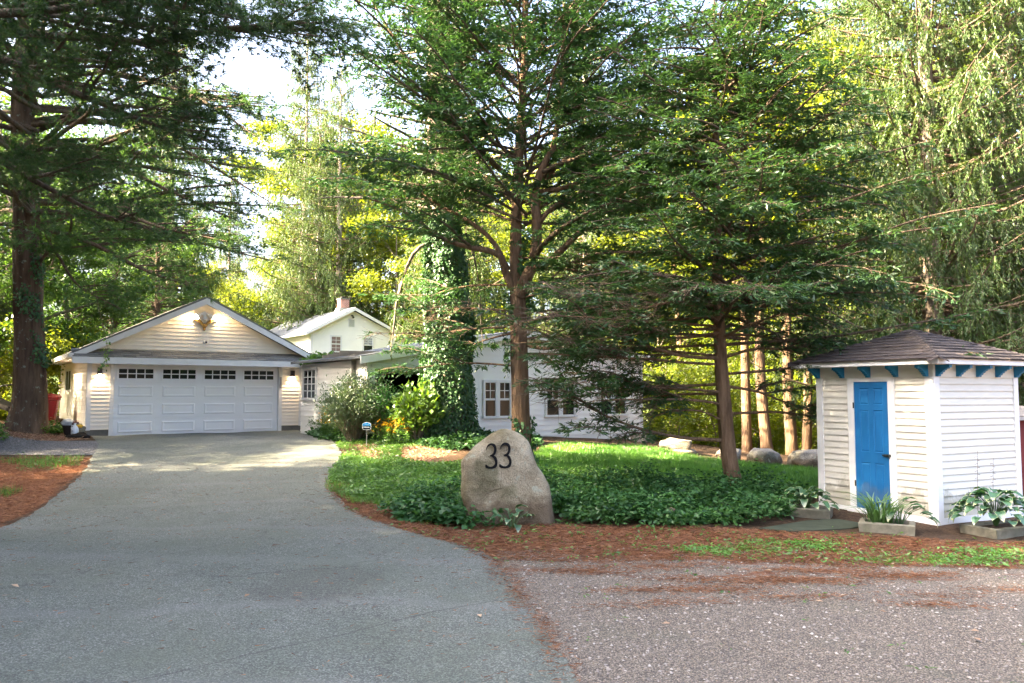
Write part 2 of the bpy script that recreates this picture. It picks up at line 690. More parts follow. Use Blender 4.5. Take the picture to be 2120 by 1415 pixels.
M['planter'] = simple('mossy_planter_concrete', (.19, .18, .14), .95, .3, 9., .7, .1, None, (.10, .13, .06))
M['slate'] = simple('slate_step', (.042, .052, .036), .9, .25, 6., .4, .2)
M['shingle_grey'] = shingle_mat('grey_shingle', (.145, .15, .15))
M['shingle_brown'] = shingle_mat('brown_shingle', (.058, .050, .050))
M['shingle_blue'] = shingle_mat('pale_grey_shingle', (.12, .13, .14))
M['wood_grey'] = simple('weathered_wood', (.25, .22, .19), .9, .25, 6., .4, .1, (1, 1, 6))
M['brick'] = brick_mat()
M['black_metal'] = simple('black_metal', (.012, .012, .012), .4, .2, 12., .1, .5)
M['bronze'] = simple('dark_bronze_metal', (.035, .022, .02), .45, .2, 12., .1, .5)
M['gold'] = simple('gilded_metal', (.34, .20, .05), .38, .2, 14., .3, .5, metal=.55)
M['grey_metal'] = simple('grey_metal', (.35, .36, .37), .4, .1, 12., .1, .5, metal=.5)
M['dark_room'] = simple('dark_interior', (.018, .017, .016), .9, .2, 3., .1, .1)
M['glass'] = glass_mat('window_glass')
M['blind'] = simple('window_blind', (.30, .33, .37), .5, .1, 8., .1, .4)
M['curtain_pane'] = glass_mat('pane_over_curtain', (.20, .14, .14), .12)
M['red_plastic'] = simple('red_plastic', (.15, .004, .012), .45, .12, 5., .1, .3)
M['red_wood'] = simple('red_shed_paint', (.16, .028, .026), .75, .2, 6., .3, .2, (1, 1, .2))
M['white_plastic'] = simple('white_plastic', (.70, .74, .80), .4, .05, 6., .05, .4)
M['label_ink'] = simple('label_ink', (.06, .055, .045), .6, .2, 30., .05, .2)
M['black_plastic'] = simple('black_plastic', (.02, .018, .018), .5, .2, 8., .1, .4)
M['bag'] = simple('bag_plastic', (.48, .52, .56), .35, .25, 14., .6, .5)
M['bag_dark'] = simple('bag_dark', (.06, .015, .018), .5, .3, 14., .5, .4)
M['yellow'] = simple('yellow_cloth', (.70, .42, .03), .6, .1, 8., .2, .3)
M['sign_blue'] = simple('sign_blue', (.006, .25, .62), .4, .04, 6., .03, .4)
M['sign_dark'] = simple('sign_dark', (.008, .016, .03), .4, .1, 6., .03, .4)
M['sign_white'] = simple('sign_white', (.80, .82, .84), .4, .03, 6., .03, .4)
M['numeral'] = simple('black_numeral', (.006, .006, .007), .65, .2, 12., .1, .12)
M['stone'] = stone_mat('granite', (.19, .15, .095), (.33, .285, .20), (.42, .385, .295), 2.6)
M['boulder'] = stone_mat('pale_boulder', (.17, .155, .13), (.29, .265, .23), (.39, .365, .33), 1.7)
M['bark_pine'] = bark_mat('pine_bark', (.045, .030, .022), (.15, .105, .075), 6.5, (.20, .24, .19))
M['bark_hemlock'] = bark_mat('hemlock_bark', (.085, .052, .032), (.23, .155, .10), 11.)
M['bark_dark'] = bark_mat('conifer_twig_bark', (.06, .045, .032), (.16, .12, .085), 16., None, .5)
M['bark_pale'] = bark_mat('pale_bark', (.20, .16, .13), (.42, .36, .30), 7.)
M['bark_grey'] = bark_mat('grey_bark', (.09, .075, .06), (.24, .20, .16), 8.)
M['dead_twig'] = bark_mat('dead_twig', (.085, .06, .042), (.22, .165, .12), 20., None, 1.)
M['hemlock'] = leaf_mat('hemlock_needles', (.018, .050, .022), (.064, .148, .054), .40, (1.2, 1.25, .55), .05)
M['hemlock_low'] = leaf_mat('hemlock_low_needles', (.020, .050, .021), (.068, .148, .052), .40, (1.2, 1.25, .55), .05)
M['pine'] = leaf_mat('pine_needles', (.022, .058, .020), (.080, .165, .050), .45, (1.25, 1.2, .5), .04)
M['spruce'] = leaf_mat('spruce_needles', (.024, .060, .018), (.098, .158, .042), .42, (1.35, 1.15, .5), .03)
M['broad'] = leaf_mat('broad_leaves', (.060, .110, .014), (.180, .235, .034), .60, (1.8, 1.5, .40), .03)
M['broad_dark'] = leaf_mat('dark_broad_leaves', (.030, .080, .016), (.095, .185, .038), .52, (1.35, 1.3, .45), .05)
M['ivy'] = leaf_mat('ivy_leaves', (.018, .062, .024), (.070, .165, .055), .28, (1.2, 1.3, .5), .045)
M['groundcover'] = leaf_mat('groundcover_leaves', (.016, .062, .022), (.075, .20, .058), .32, (1.2, 1.3, .5), .04)
M['mid_cover'] = leaf_mat('mid_groundcover', (.030, .095, .026), (.10, .24, .060), .38, (1.25, 1.25, .5), .05)
M['bright_cover'] = leaf_mat('bright_groundcover', (.045, .13, .022), (.13, .27, .045), .42, (1.3, 1.25, .45), .06)
M['grass'] = leaf_mat('lawn_grass', (.055, .155, .024), (.135, .30, .048), .45, (1.25, 1.25, .45), .06)
M['shrub'] = leaf_mat('shrub_leaves', (.035, .075, .035), (.13, .19, .095), .3, (1.2, 1.25, .55), .08)
M['lime'] = leaf_mat('lime_leaves', (.06, .15, .02), (.17, .30, .045), .45, (1.3, 1.2, .4), .07)
M['daylily'] = leaf_mat('daylily_blades', (.03, .10, .016), (.10, .22, .035), .35, (1.25, 1.25, .45), .1)
M['hosta_green'] = leaf_mat('hosta_green', (.022, .085, .034), (.04, .12, .05), .25, (1.2, 1.3, .5), .12)
M['hosta_white'] = leaf_mat('hosta_margin', (.24, .30, .13), (.40, .44, .23), .3, (1.1, 1.1, .8), .1)
M['petal_yellow'] = leaf_mat('yellow_petals', (.62, .33, .01), (.80, .52, .02), .4, (1.1, 1., .7), .04)
M['petal_pink'] = leaf_mat('pink_petals', (.45, .20, .32), (.68, .42, .55), .4, (1.1, 1., 1.), .04)
M['needle_brown'] = leaf_mat('fallen_needles', (.10, .04, .02), (.34, .16, .08), .1, (1, 1, 1), .03)
M['dry_leaf'] = leaf_mat('dry_leaves', (.20, .11, .06), (.50, .36, .24), .2, (1, 1, 1), .04)
M['lamp_glow'] = glow_mat('lamp_glow', (1.0, .70, .36), 14.)
# ------------------------------------------------------------------ ground, driveway, gravel
rng = np.random.default_rng(7)


def inpoly(x, y, poly):
    c = np.zeros(x.shape, bool)
    n = len(poly)
    for i in range(n):
        x0, y0 = poly[i]
        x1, y1 = poly[(i + 1) % n]
        with np.errstate(divide='ignore', invalid='ignore'):
            h = ((y0 > y) != (y1 > y)) & (x < (x1 - x0) * (y - y0) / (y1 - y0 + 1e-12) + x0)
        c ^= h
    return c


def soft(x, y, poly, w=.35, k=10):
    """how far inside a polygon a point lies, blurred over w metres"""
    s = np.zeros(x.shape)
    for i in range(k):
        a = 2 * math.pi * i / k
        s += inpoly(x + w * math.cos(a), y + w * math.sin(a), poly)
    return s / k


LAWN = [(.9, 14.6), (2.6, 14.9), (4.3, 14.4), (5.8, 13.6), (6.6, 15.5), (6.9, 17.9), (5.4, 18.5), (4.5, 18.9), (3.5, 21.2), (1.4, 20.6), (.5, 18.2), (.3, 16.)]
RED_L = [(-7., 10.6), (-7.5, 12.9), (-8.1, 14.6), (-8.7, 16.3), (-9.2, 17.3), (-14, 17.6), (-20, 16), (-20, 8), (-12, 7), (-7.5, 8)]
RED_C = [(-.3, 8.9), (-.7, 9.8), (-1.4, 10.7), (-2.1, 11.6), (-2.7, 12.7), (-3.2, 13.9), (-3.5, 15.2), (-2.9, 14.6), (-2.2, 12.9), (-1.4, 11.7), (-.2, 11.2), (1., 11.3), (2.4, 11.1), (3.6, 10.9), (4.6, 10.4), (5.8, 10.0), (6.8, 10.2), (8.5, 10.), (8.5, 8.6), (5., 8.5), (3.2, 8.7), (1.5, 8.9), (.4, 8.8)]
CHIP_M = [(-4.1, 21.5), (-3.3, 17.6), (-2., 16.7), (-1.2, 18.), (-1.4, 19.8), (-2.6, 21.6)]
CHIP_L = [(-12.2, 22.3), (-11.2, 21.2), (-12.4, 20.5), (-16, 20.6), (-18, 22), (-16, 25), (-13.5, 25)]
GREEN_B = [(-3.7, 17.8), (-3.4, 15.), (-2.8, 13.6), (-1.8, 12.5), (-.6, 12.2), (.4, 14.), (.5, 17.), (-1.4, 16.6), (-2.4, 16.9)]
BED = [(-1.85, 11.75), (-.9, 11.25), (.2, 11.35), (.75, 11.45), (1.8, 11.15), (2.9, 11.2), (3.7, 11.5), (4.2, 12.1), (4.5, 12.9), (5., 13.6), (4.3, 14.4), (2.6, 14.7), (1.2, 14.4), (.2, 14.8), (-.8, 14.), (-1.6, 12.8)]
IVY_BED = [(-6.1, 24.2), (-4.9, 20.9), (-3.9, 19.9), (-2.6, 19.2), (-1.4, 18.2), (-.2, 18.4), (.6, 19.6), (.6, 21.6), (-1.2, 21.2), (-3., 21.2), (-4.6, 23.6)]


def grid(xs, ys):
    X, Y = np.meshgrid(xs, ys)
    nx, ny = len(xs), len(ys)
    V = np.stack([X.ravel(), Y.ravel(), terr(X.ravel(), Y.ravel())], 1)
    i = np.arange(nx * ny).reshape(ny, nx)
    Fc = np.stack([i[:-1, :-1], i[:-1, 1:], i[1:, 1:], i[1:, :-1]], -1).reshape(-1, 4)
    return V, Fc


xs = np.concatenate([-np.geomspace(600, 26, 22), np.arange(-25, 25.01, .34), np.geomspace(26, 600, 22)])
ys = np.concatenate([-np.geomspace(300, 7, 14), np.arange(-6, 42.01, .34), np.geomspace(43, 700, 26)])
V, Fc = grid(xs, ys)
gm = mesh_np('ground', V, [Fc], M['ground'], smooth=True)
zone = np.zeros((len(V), 4), np.float32)
gx, gy = V[:, 0], V[:, 1]
zone[:, 0] = np.maximum(soft(gx, gy, RED_L), soft(gx, gy, RED_C))
zone[:, 1] = np.maximum.reduce([soft(gx, gy, LAWN), soft(gx, gy, GREEN_B) * .72, .55 * (gy > 45)])
zone[:, 2] = np.maximum(soft(gx, gy, CHIP_M), soft(gx, gy, CHIP_L))
zone[:, 3] = 1
za = gm.attributes.new('zone', 'FLOAT_COLOR', 'POINT')
za.data.foreach_set('color', zone.ravel())
tag(obj('ground', gm), kind='structure')


def strip(name, mat, ysamp, xl, xr, nc, lift, jit=.03, freq=9.):
    """a sheet that follows the ground between two wandering edges"""
    rows = []
    for y in ysamp:
        a, b = xl(y), xr(y)
        a += jit * (math.sin(y * freq) + .7 * math.sin(y * freq * 2.7 + 1) + .5 * math.sin(y * freq * 5.3 + 2))
        b += jit * (math.sin(y * freq * 1.1 + 3) + .7 * math.sin(y * freq * 2.3 + 4) + .5 * math.sin(y * freq * 6.1))
        x = np.linspace(a, b, nc)
        rows.append(np.stack([x, np.full(nc, y), terr(x, np.full(nc, y)) + lift], 1))
    V = np.concatenate(rows)
    i = np.arange(len(V)).reshape(-1, nc)
    Fc = np.stack([i[:-1, :-1], i[:-1, 1:], i[1:, 1:], i[1:, :-1]], -1).reshape(-1, 4)
    return tag(obj(name, mesh_np(name, V, [Fc], mat, smooth=True)), kind='structure')


LY = [-8, 8, 10.87, 12.14, 12.9, 14.57, 16.31, 17.82, 19.5, 22.71, 25.6]
LX = [-16, -7.3, -6.89, -7.27, -7.43, -7.96, -8.63, -9.30, -9.9, -11.0, -8.2]
LX = [-16, -8.0, -6.95, -7.22, -7.45, -7.98, -8.63, -9.32, -10.05, -11.95, -8.0]
RY = [-8, 3, 5.23, 6.85, 8.19, 9.14, 9.85, 10.69, 11.58, 12.7, 13.92, 15.28, 16.57, 18.11, 20.58, 24.94, 26.6]
RX = [1.9, .85, .42, .16, -.05, -.25, -.65, -1.34, -2.01, -2.59, -3.08, -3.42, -3.59, -3.84, -4.59, -6.32, -7.2]


def lx_f(y):
    return float(np.interp(y, LY, LX))


def rx_f(y):
    return float(np.interp(y, RY, RX))


strip('driveway', M['asphalt'], np.arange(-8, 26.4, .12), lx_f, rx_f, 28, .022, .018)


def gravel_court():
    us = np.concatenate([np.linspace(0, 8.6, 210), np.linspace(8.8, 16, 12)])      # metres right of the drive's edge
    vs = np.linspace(0, 1, 110) ** .8
    far = 9.22 + .16 * np.sin(us * 1.3 + .6) + .10 * np.sin(us * 3.1) + .07 * np.sin(us * 7.7 + 1) + .05 * np.sin(us * 17.) + .04 * np.sin(us * 31 + 2) - .45 * sm((us - 3.) / 2) * sm((6.5 - us) / 2) - .25 * sm(1 - us / .5)
    Y = -8 + (far + 8)[None, :] * vs[:, None]
    X = np.interp(Y, RY, RX) - .15 + us[None, :]
    V = np.stack([X.ravel(), Y.ravel(), terr(X.ravel(), Y.ravel()) + .010], 1)
    i = np.arange(V.shape[0]).reshape(len(vs), len(us))
    Fc = np.stack([i[:-1, :-1], i[:-1, 1:], i[1:, 1:], i[1:, :-1]], -1).reshape(-1, 4)
    tag(obj('gravel_court', mesh_np('gravel_court', V, [Fc], M['gravel'], smooth=True)), kind='structure')


gravel_court()
strip('gravel_path', M['bluestone'], np.arange(17.95, 20.75, .1), lambda y: -26, lambda y: lx_f(y) + .1, 30, .012, .05)


# ------------------------------------------------------------------ clapboards
_cb = {}


def clap(parent, mat, x0, x1, z, h, y=0.0, t=.022):
    """one tapered board on a wall whose outer face looks along -y"""
    k = (mat.name, round(h, 4), t)
    if k not in _cb:
        _cb[k] = MB().prism([(0, 0), (-t, 0), (-t, .012), (-.004, h + .006), (0, h + .006)], 'x', 0, 1).mesh('clapboard', mat)
    return obj('clapboard', _cb[k], parent, (x0, y, z), (0, 0, 0), (x1 - x0, 1, 1))


def clap_slope(parent, mat, xa0, xa1, xb0, xb1, z, h, y=0., t=.022):
    """a board cut to a sloping roof: x from xa0..xa1 at its foot, xb0..xb1 at its top"""
    m = MB()
    m.add([(xa0, y - t, z), (xa1, y - t, z), (xb1, y - .004, z + h + .004), (xb0, y - .004, z + h + .004), (xa0, y, z), (xa1, y, z), (xb1, y, z + h + .004), (xb0, y, z + h + .004)],
          [(0, 1, 2, 3), (7, 6, 5, 4), (0, 4, 5, 1), (1, 5, 6, 2), (2, 6, 7, 3), (3, 7, 4, 0)])
    return m.obj('clapboard', mat, parent)


class Wall:
    """lets boards be laid on a wall that is turned against its building: a frame under the building"""


def side_clap(parent, mat, y0, y1, z, h, x=0., t=.022, left=True):
    """a board on a wall that runs along y; its face looks along -x (left) or +x"""
    k = ('s', mat.name, round(h, 4), t, left)
    if k not in _cb:
        s = -1 if left else 1
        _cb[k] = MB().prism([(0, 0), (s * t, 0), (s * t, .012), (s * .004, h + .006), (0, h + .006)], 'y', 0, 1).mesh('clapboard', mat)
    return obj('clapboard', _cb[k], parent, (x, y0, z), (0, 0, 0), (1, y1 - y0, 1))


def sash_window(parent, x0, x1, z0, z1, y, cols, rows, frame, glass, rail=True, case=.07, lower_glass=None, low_rows=1, low_cols=1, sill=True):
    """part window (casing) with sub-parts: panes, muntins, meeting rail, sill"""
    m = MB()
    m.box(x0 - case, x0, y - .045, y, z0 - .0, z1 + case)
    m.box(x1, x1 + case, y - .045, y, z0 - .0, z1 + case)
    m.box(x0, x1, y - .043, y, z1, z1 + case)
    w = m.obj('window', frame, parent)
    if sill:
        bx('sill', frame, w, x0 - case * 1.4, x1 + case * 1.4, y - .08, y - .002, z0 - .055, z0 - .001)
    zm = (z0 + z1) / 2 if rail else z0
    if rail:
        bx('meeting_rail', frame, w, x0, x1, y - .035, y - .002, zm - .02, zm + .02)

    def panes(a, b, c, d, nc, nr, gl):
        g = .018
        pw, ph = (b - a) / nc, (d - c) / nr
        for i in range(nc):
            for j in range(nr):
                bx('pane', gl, w, a + i * pw + g / 2, a + (i + 1) * pw - g / 2, y - .012, y - .004, c + j * ph + g / 2, c + (j + 1) * ph - g / 2)
        mu = MB()
        for i in range(nc + 1):
            q = a + i * pw
            mu.box(max(a, q - g / 2) - .001, min(b, q + g / 2) + .001, y - .022, y - .0035, c, d)
        for j in range(nr + 1):
            q = c + j * ph
            mu.box(a, b, y - .0205, y - .003, max(c, q - g / 2) - .001, min(d, q + g / 2) + .001)
        mu.obj('muntins', frame, w)
    panes(x0, x1, zm + (.02 if rail else 0), z1, cols, rows, glass)
    if rail:
        panes(x0, x1, z0, zm - .02, low_cols, low_rows, lower_glass or glass)
    return w


def shingle_plane(parent, mat, org, ux, uy, W0, W1, H, nc, tab, name='shingle', lift=.008, seed=1, w0=None):
    """rows of separate shingles on a sloping plane. org: foot centre; ux along eave; uy up the slope;
    half-widths left/right: functions W0(v), W1(v) at distance v up the slope"""
    rr = random.Random(seed)
    org, ux, uy = Vector(org), Vector(ux).normalized(), Vector(uy).normalized()
    nn = ux.cross(uy).normalized()
    ch = H / nc
    for c in range(nc):
        v0, v1 = c * ch - .004, min((c + 1.12) * ch, H)
        a, b = -W0(v0), W1(v0)
        u = a - (rr.random() * tab)
        while u < b:
            w = tab * rr.uniform(.75, 1.25)
            p, q = max(u, a), min(u + w - .006, b)
            if q - p > .02:
                def cl(x, v):
                    return max(-W0(v), min(W1(v), x))
                dz = lift * rr.uniform(.8, 1.5)
                lo = rr.uniform(-.006, .006)
                pts = [org + ux * cl(p, v0) + uy * (v0 + lo), org + ux * cl(q, v0) + uy * (v0 + lo), org + ux * cl(q, v1) + uy * v1, org + ux * cl(p, v1) + uy * v1]
                top = [pts[0] + nn * dz, pts[1] + nn * dz, pts[2] + nn * .0015, pts[3] + nn * .0015]
                bot = [x - nn * .004 for x in pts]
                MB().add(bot + top, [(3, 2, 1, 0), (4, 5, 6, 7), (0, 1, 5, 4), (1, 2, 6, 5), (2, 3, 7, 6), (3, 0, 4, 7)]).obj(name, mat, parent)
            u += w


# ------------------------------------------------------------------ garage
ANG = math.atan2(.568, .823)
gar = empty('garage', (-12.17, 22.87, .60), ANG)
tag(gar, 'cream clapboard two-car garage with white door and low gable roof', 'garage')
GW, GD = 6.31, 7.4
XM, ZR, ZE = GW / 2, 4.17, 2.36
SL = (ZR - ZE) / (XM + .42)
m = MB()
m.box(0, .58, 0, GD, .2, 2.5).box(5.64, GW, 0, GD, .2, 2.5).box(.58, 5.64, .2, GD, 2.2, 2.5)
m.box(.58, 5.64, GD - .1, GD, 0, 2.2)
m.prism([(0, 2.5), (GW, 2.5), (GW, ZE + SL * .42 - .1), (XM, ZR - .12), (0, ZE + SL * .42 - .1)], 'y', .0, GD)
m.obj('wall', M['cream'], gar)
m = MB()
m.box(.02, .575, .02, GD - .02, -.5, .2).box(5.645, GW - .02, .02, GD - .02, -.5, .2)
m.obj('foundation', M['concrete'], gar)
bh = .113
z = .21
while z < 2.42:
    clap(gar, M['cream'], .09, .58, z, bh)
    clap(gar, M['cream'], 5.64, GW - .09, z, bh)
    side_clap(gar, M['cream'], .09, GD - .09, z, bh) if not (1.33 < z < 2.02) else (side_clap(gar, M['cream'], .09, 4.1, z, bh), side_clap(gar, M['cream'], 5.7, GD - .09, z, bh))
    side_clap(gar, M['cream'], .09, GD - .09, z, bh, GW, .022, False)
    z += bh
z = 2.56
while z < ZR - .42:
    def half(zz):
        return max(.02, (ZR - .14 - zz) / SL)
    a, b = half(z), half(min(z + bh, ZR - .2))
    clap_slope(gar, M['cream'], XM - a, XM + a, XM - b, XM + b, z, bh)
    z += bh
for x0, x1 in ((-.012, .095), (GW - .095, GW + .012)):
    bx('corner_board', M['white'], gar, x0, x1, -.030, -.0005, .19, 2.44)
for x0, x1, y0, y1 in ((-.022, -.0005, -.022, .1), (-.022, -.0005, GD - .1, GD + .02), (GW + .0005, GW + .022, -.022, .1)):
    bx('corner_board', M['white'], gar, x0, x1, y0, y1, .19, 2.44)
# roof
m = MB()
T = .07
for s in (-1, 1):
    xe = XM + s * (XM + .42)
    m.prism([(xe, ZE), (XM, ZR), (XM, ZR + T), (xe, ZE + T)], 'y', -.34, GD + .3)
roof = m.obj('roof', M['shingle_grey'], gar)
for s in (-1, 1):
    for k in range(16):
        v = k / 16.
        x_a = XM + s * (XM + .45) * (1 - v)
        x_b = XM + s * (XM + .45) * (1 - v - 1.05 / 16)
        za, zb = ZR + T - SL * abs(x_a - XM) + .014, ZR + T - SL * abs(x_b - XM) + .004
        MB().add([(x_a, -.36, za - .016), (x_a, GD + .32, za - .016), (x_b, GD + .32, zb - .006), (x_b, -.36, zb - .006), (x_a, -.36, za), (x_a, GD + .32, za), (x_b, GD + .32, zb), (x_b, -.36, zb)],
                 [(0, 1, 2, 3), (4, 5, 6, 7), (0, 1, 5, 4), (1, 2, 6, 5), (2, 3, 7, 6), (3, 0, 4, 7)]).obj('shingle_course', M['shingle_grey'], roof)
for s in (-1, 1):
    xe = XM + s * (XM + .46)
    MB().prism([(xe, ZE - .16), (XM, ZR - .185), (XM, ZR + .005), (xe, ZE + .01)], 'y', -.375, -.342).obj('rake_board', M['white'], gar)
    MB().prism([(XM + s * (XM + .40), ZE - .012), (XM, ZR - .012), (XM, ZR - .004), (XM + s * (XM + .40), ZE - .004)], 'y', -.34, -.003).obj('soffit', M['white'], gar)
bx('gutter', M['white'], gar, -.55, -.43, -.5, GD + .3, ZE - .10, ZE + .02)
bx('eave_soffit', M['white'], gar, -.43, -.02, -.30, GD + .28, ZE - .10, ZE - .06)
bx('gutter', M['white'], gar, GW + .43, GW + .55, -.5, GD + .3, ZE - .10, ZE + .02)
m = MB()
m.tube([(GW + .49, -.3, ZE - .1), (GW + .47, -.25, ZE - .22), (GW + .1, .12, ZE - .42), (GW + .07, .13, ZE - .55), (GW + .07, .13, .12), (GW + .2, .05, .05)], .04, 8)
m.obj('downspout', M['white'], gar)
# pent roof over the door
PF, PB = 2.295, 2.54
m = MB()
m.prism([(-.52, PF - .03), (0.005, PB - .03), (0.005, PB), (-.52, PF)], 'x', -.44, GW + .44)
pent = m.obj('pent_roof', M['shingle_grey'], gar)
H_p = math.hypot(.53, PB - PF)
shingle_plane(pent, M['shingle_grey'], (GW / 2, -.545, PF - .008), (1, 0, 0), (0, .53, PB - PF), lambda v: GW / 2 + .46, lambda v: GW / 2 + .46, H_p, 4, .30, seed=4, lift=.011)
bx('fascia', M['white'], gar, -.46, GW + .46, -.545, -.521, PF - .20, PF - .012)
bx('soffit', M['white'], gar, -.43, GW + .43, -.52, -.03, PF - .17, PF - .15)
# door opening trim
bx('door_casing', M['white'], gar, .575, .685, -.035, .18, -.02, 2.12)
bx('door_casing', M['white'], gar, 5.535, 5.645, -.035, .18, -.02, 2.12)
bx('door_header', M['white'], gar, .575, 5.645, -.032, .18, 2.121, 2.33)
# sectional door
dm = MB()
DX0, DX1, DZ = .686, 5.534, 2.118
secs = [(-.01 + i * .53, -.01 + (i + 1) * .53) for i in range(4)]
gd = MB().box(DX0, DX1, .165, .20, -.01, DZ).obj('garage_door', M['door_white'], gar)
pw = (DX1 - DX0) / 4
for i, (a, b) in enumerate(secs):
    bx('door_section', M['door_white'], gd, DX0, DX1, .12, .166, a + .003, b - .003)
    for c in range(4):
        cx = DX0 + (c + .5) * pw
        if i < 3:
            x0, x1, z0, z1 = cx - .475, cx + .475, a + .10, b - .10
            # recessed border and raised field
            m = MB()
            y0, y1, y2 = .1185, .135, .112
            o_ = [(x0, z0), (x1, z0), (x1, z1), (x0, z1)]
            i1 = [(x0 + .035, z0 + .035), (x1 - .035, z0 + .035), (x1 - .035, z1 - .035), (x0 + .035, z1 - .035)]
            i2 = [(x0 + .085, z0 + .075), (x1 - .085, z0 + .075), (x1 - .085, z1 - .075), (x0 + .085, z1 - .075)]
            vs = [(p[0], .1195, p[1]) for p in o_] + [(p[0], .102, p[1]) for p in i1] + [(p[0], .113, p[1]) for p in i2]
            fs = [(k, (k + 1) % 4, 4 + (k + 1) % 4, 4 + k) for k in range(4)] + [(4 + k, 4 + (k + 1) % 4, 8 + (k + 1) % 4, 8 + k) for k in range(4)] + [(8, 9, 10, 11)]
            m.add(vs, fs)
            m.obj('raised_panel', M['door_white'], gd)
        else:
            x0, x1, z0, z1 = cx - .475, cx + .475, a + .11, b - .13
            fr = MB()
            g = .05
            fr.box(x0, x1, .10, .1195, z0 - g, z0).box(x0, x1, .10, .1195, z1, z1 + g).box(x0 - g, x0, .10, .1195, z0 - g, z1 + g).box(x1, x1 + g, .10, .1195, z0 - g, z1 + g)
            for k in range(1, 4):
                q = x0 + (x1 - x0) * k / 4
                fr.box(q - .014, q + .014, .102, .1195, z0, z1)
            q = (z0 + z1) / 2
            fr.box(x0, x1, .1035, .1194, q - .014, q + .014)
            fr.obj('window_frame', M['door_white'], gd)
            for k in range(4):
                for j in range(2):
                    ax, az = x0 + (x1 - x0) * k / 4, z0 + (z1 - z0) * j / 2
                    bx('pane', M['glass'], gd, ax + .008, ax + (x1 - x0) / 4 - .008, .112, .1188, az + .008, az + (z1 - z0) / 2 - .008)
# side window on the left wall (frame in front of the wall, facing -x)
m = MB()
wy0, wy1, wz0, wz1 = 4.15, 5.65, 1.36, 2.0
m.box(-.035, .0, wy0 - .06, wy0, wz0 - .06, wz1 + .06).box(-.035, 0, wy1, wy1 + .06, wz0 - .06, wz1 + .06).box(-.033, 0, wy0, wy1, wz1, wz1 + .06).box(-.033, 0, wy0, wy1, wz0 - .06, wz0)
m.box(-.03, 0, (wy0 + wy1) / 2 - .03, (wy0 + wy1) / 2 + .03, wz0, wz1)
sw = m.obj('side_window', M['white'], gar)
for q in (0, 1):
    bx('pane', M['glass'], sw, -.012, -.004, wy0 + q * .75, wy0 + q * .75 + .75, wz0, wz1)
# keypad strip on the right casing
bx('keypad', M['grey_metal'], gar, 5.56, 5.62, -.06, -.0355, 1.42, 1.78)


def spot(name, parent, loc, aim, energy, ang, blend, col=(1, .62, .30), r=.03):
    d = bpy.data.lights.new(name, 'SPOT')
    d.energy = energy
    d.spot_size = RAD(ang)
    d.spot_blend = blend
    d.color = col
    d.shadow_soft_size = r
    o = bpy.data.objects.new(name, d)
    o.location = loc
    o.rotation_euler = (-Vector(aim)).to_track_quat('Z', 'Y').to_euler()
    return link(o, parent)


def wall_lamp(x, label):
    w = gar.matrix_basis @ Vector((x, -.018, 1.80))
    o = empty('wall_lamp', w, ANG)
    tag(o, label, 'lamp', 'lit wall lamps of the garage')
    MB().box(-.06, .06, -.012, 0, -.01, .20).obj('back_plate', M['bronze'], o)
    MB().prism([(-.055, -.10), (.055, -.10), (.055, -.012), (-.055, -.012)], 'z', .0, .20).obj('shade', M['bronze'], o)
    MB().lathe([(.001, -.004), (.036, -.004), (.036, .012), (.001, .012)], 14, (0, -.055, -.012)).obj('bulb', M['lamp_glow'], o)
    spot('lamp_light', o, (0, -.075, -.03), (0, .12, -1), 5., 120, .7, (1, .70, .42))
    return o


wall_lamp(.30, 'lit bronze wall lamp on the garage, left of the big white door')
wall_lamp(5.98, 'lit bronze wall lamp on the garage, right of the big white door')

# floodlight, eagle and camera on the gable
fw = gar.matrix_basis @ Vector((XM, -.018, 3.72))
fl = empty('floodlight', fw, ANG)
tag(fl, 'white twin-head floodlight lit under the garage gable peak', 'floodlight')
MB().lathe([(.001, 0), (.07, 0), (.07, .03), (.001, .03)], 14).obj('mount', M['white_plastic'], fl, rot=(math.pi / 2, 0, 0))
MB().box(-.05, .05, -.16, -.03, -.19, -.09).obj('sensor', M['white_plastic'], fl)
for s in (-1, 1):
    h = MB()
    p0 = Vector((s * .05, -.06, .02))
    dr = Vector((s * .82, -.18, -.55)).normalized()
    h.tube([p0, p0 + dr * .09, p0 + dr * .13, p0 + dr * .24], [.03, .035, .055, .09], 14)
    h.obj('lamp_head', M['white_plastic'], fl, smooth=False)
    q = p0 + dr * .245
    g_ = MB().tube([q, q + dr * .006], .078, 14)
    g_.obj('bulb', M['lamp_glow'], fl)
    spot('flood_light', fl, q + dr * .03, (s * .75, .30, -.55), 1.3, 120, .7, (1, .72, .46))

ew = gar.matrix_basis @ Vector((XM + .0, -.05, 3.40))
eg = empty('eagle_ornament', ew, ANG)
eg.scale = (.88, 1., .88)
tag(eg, 'gilded eagle ornament with spread wings high on the garage gable', 'ornament')
for s in (-1, 1):
    outl = [(.03, -.10), (.05, .02), (.10, .10), (.17, .145), (.25, .165), (.37, .16), (.33, .125), (.295, .12), (.27, .085), (.24, .08), (.215, .045), (.185, .04), (.16, .0), (.13, -.005), (.105, -.05), (.08, -.055), (.06, -.12)]
    m = MB()
    n_ = len(outl)
    vs = [(s * p[0], -.035 - .03 * math.sin(min(1, p[0] / .37) * 3.1), p[1]) for p in outl] + [(s * p[0], .02, p[1]) for p in outl]
    m.add(vs, [tuple(range(n_)), tuple(range(2 * n_ - 1, n_ - 1, -1))] + [(i, i + n_, (i + 1) % n_ + n_, (i + 1) % n_) for i in range(n_)])
    m.obj('wing', M['gold'], eg)
MB().lathe([(.001, -.20), (.035, -.17), (.062, -.10), (.06, -.03), (.035, .02), (.001, .03)], 12, (0, -.02, 0)).obj('body', M['gold'], eg, smooth=True)
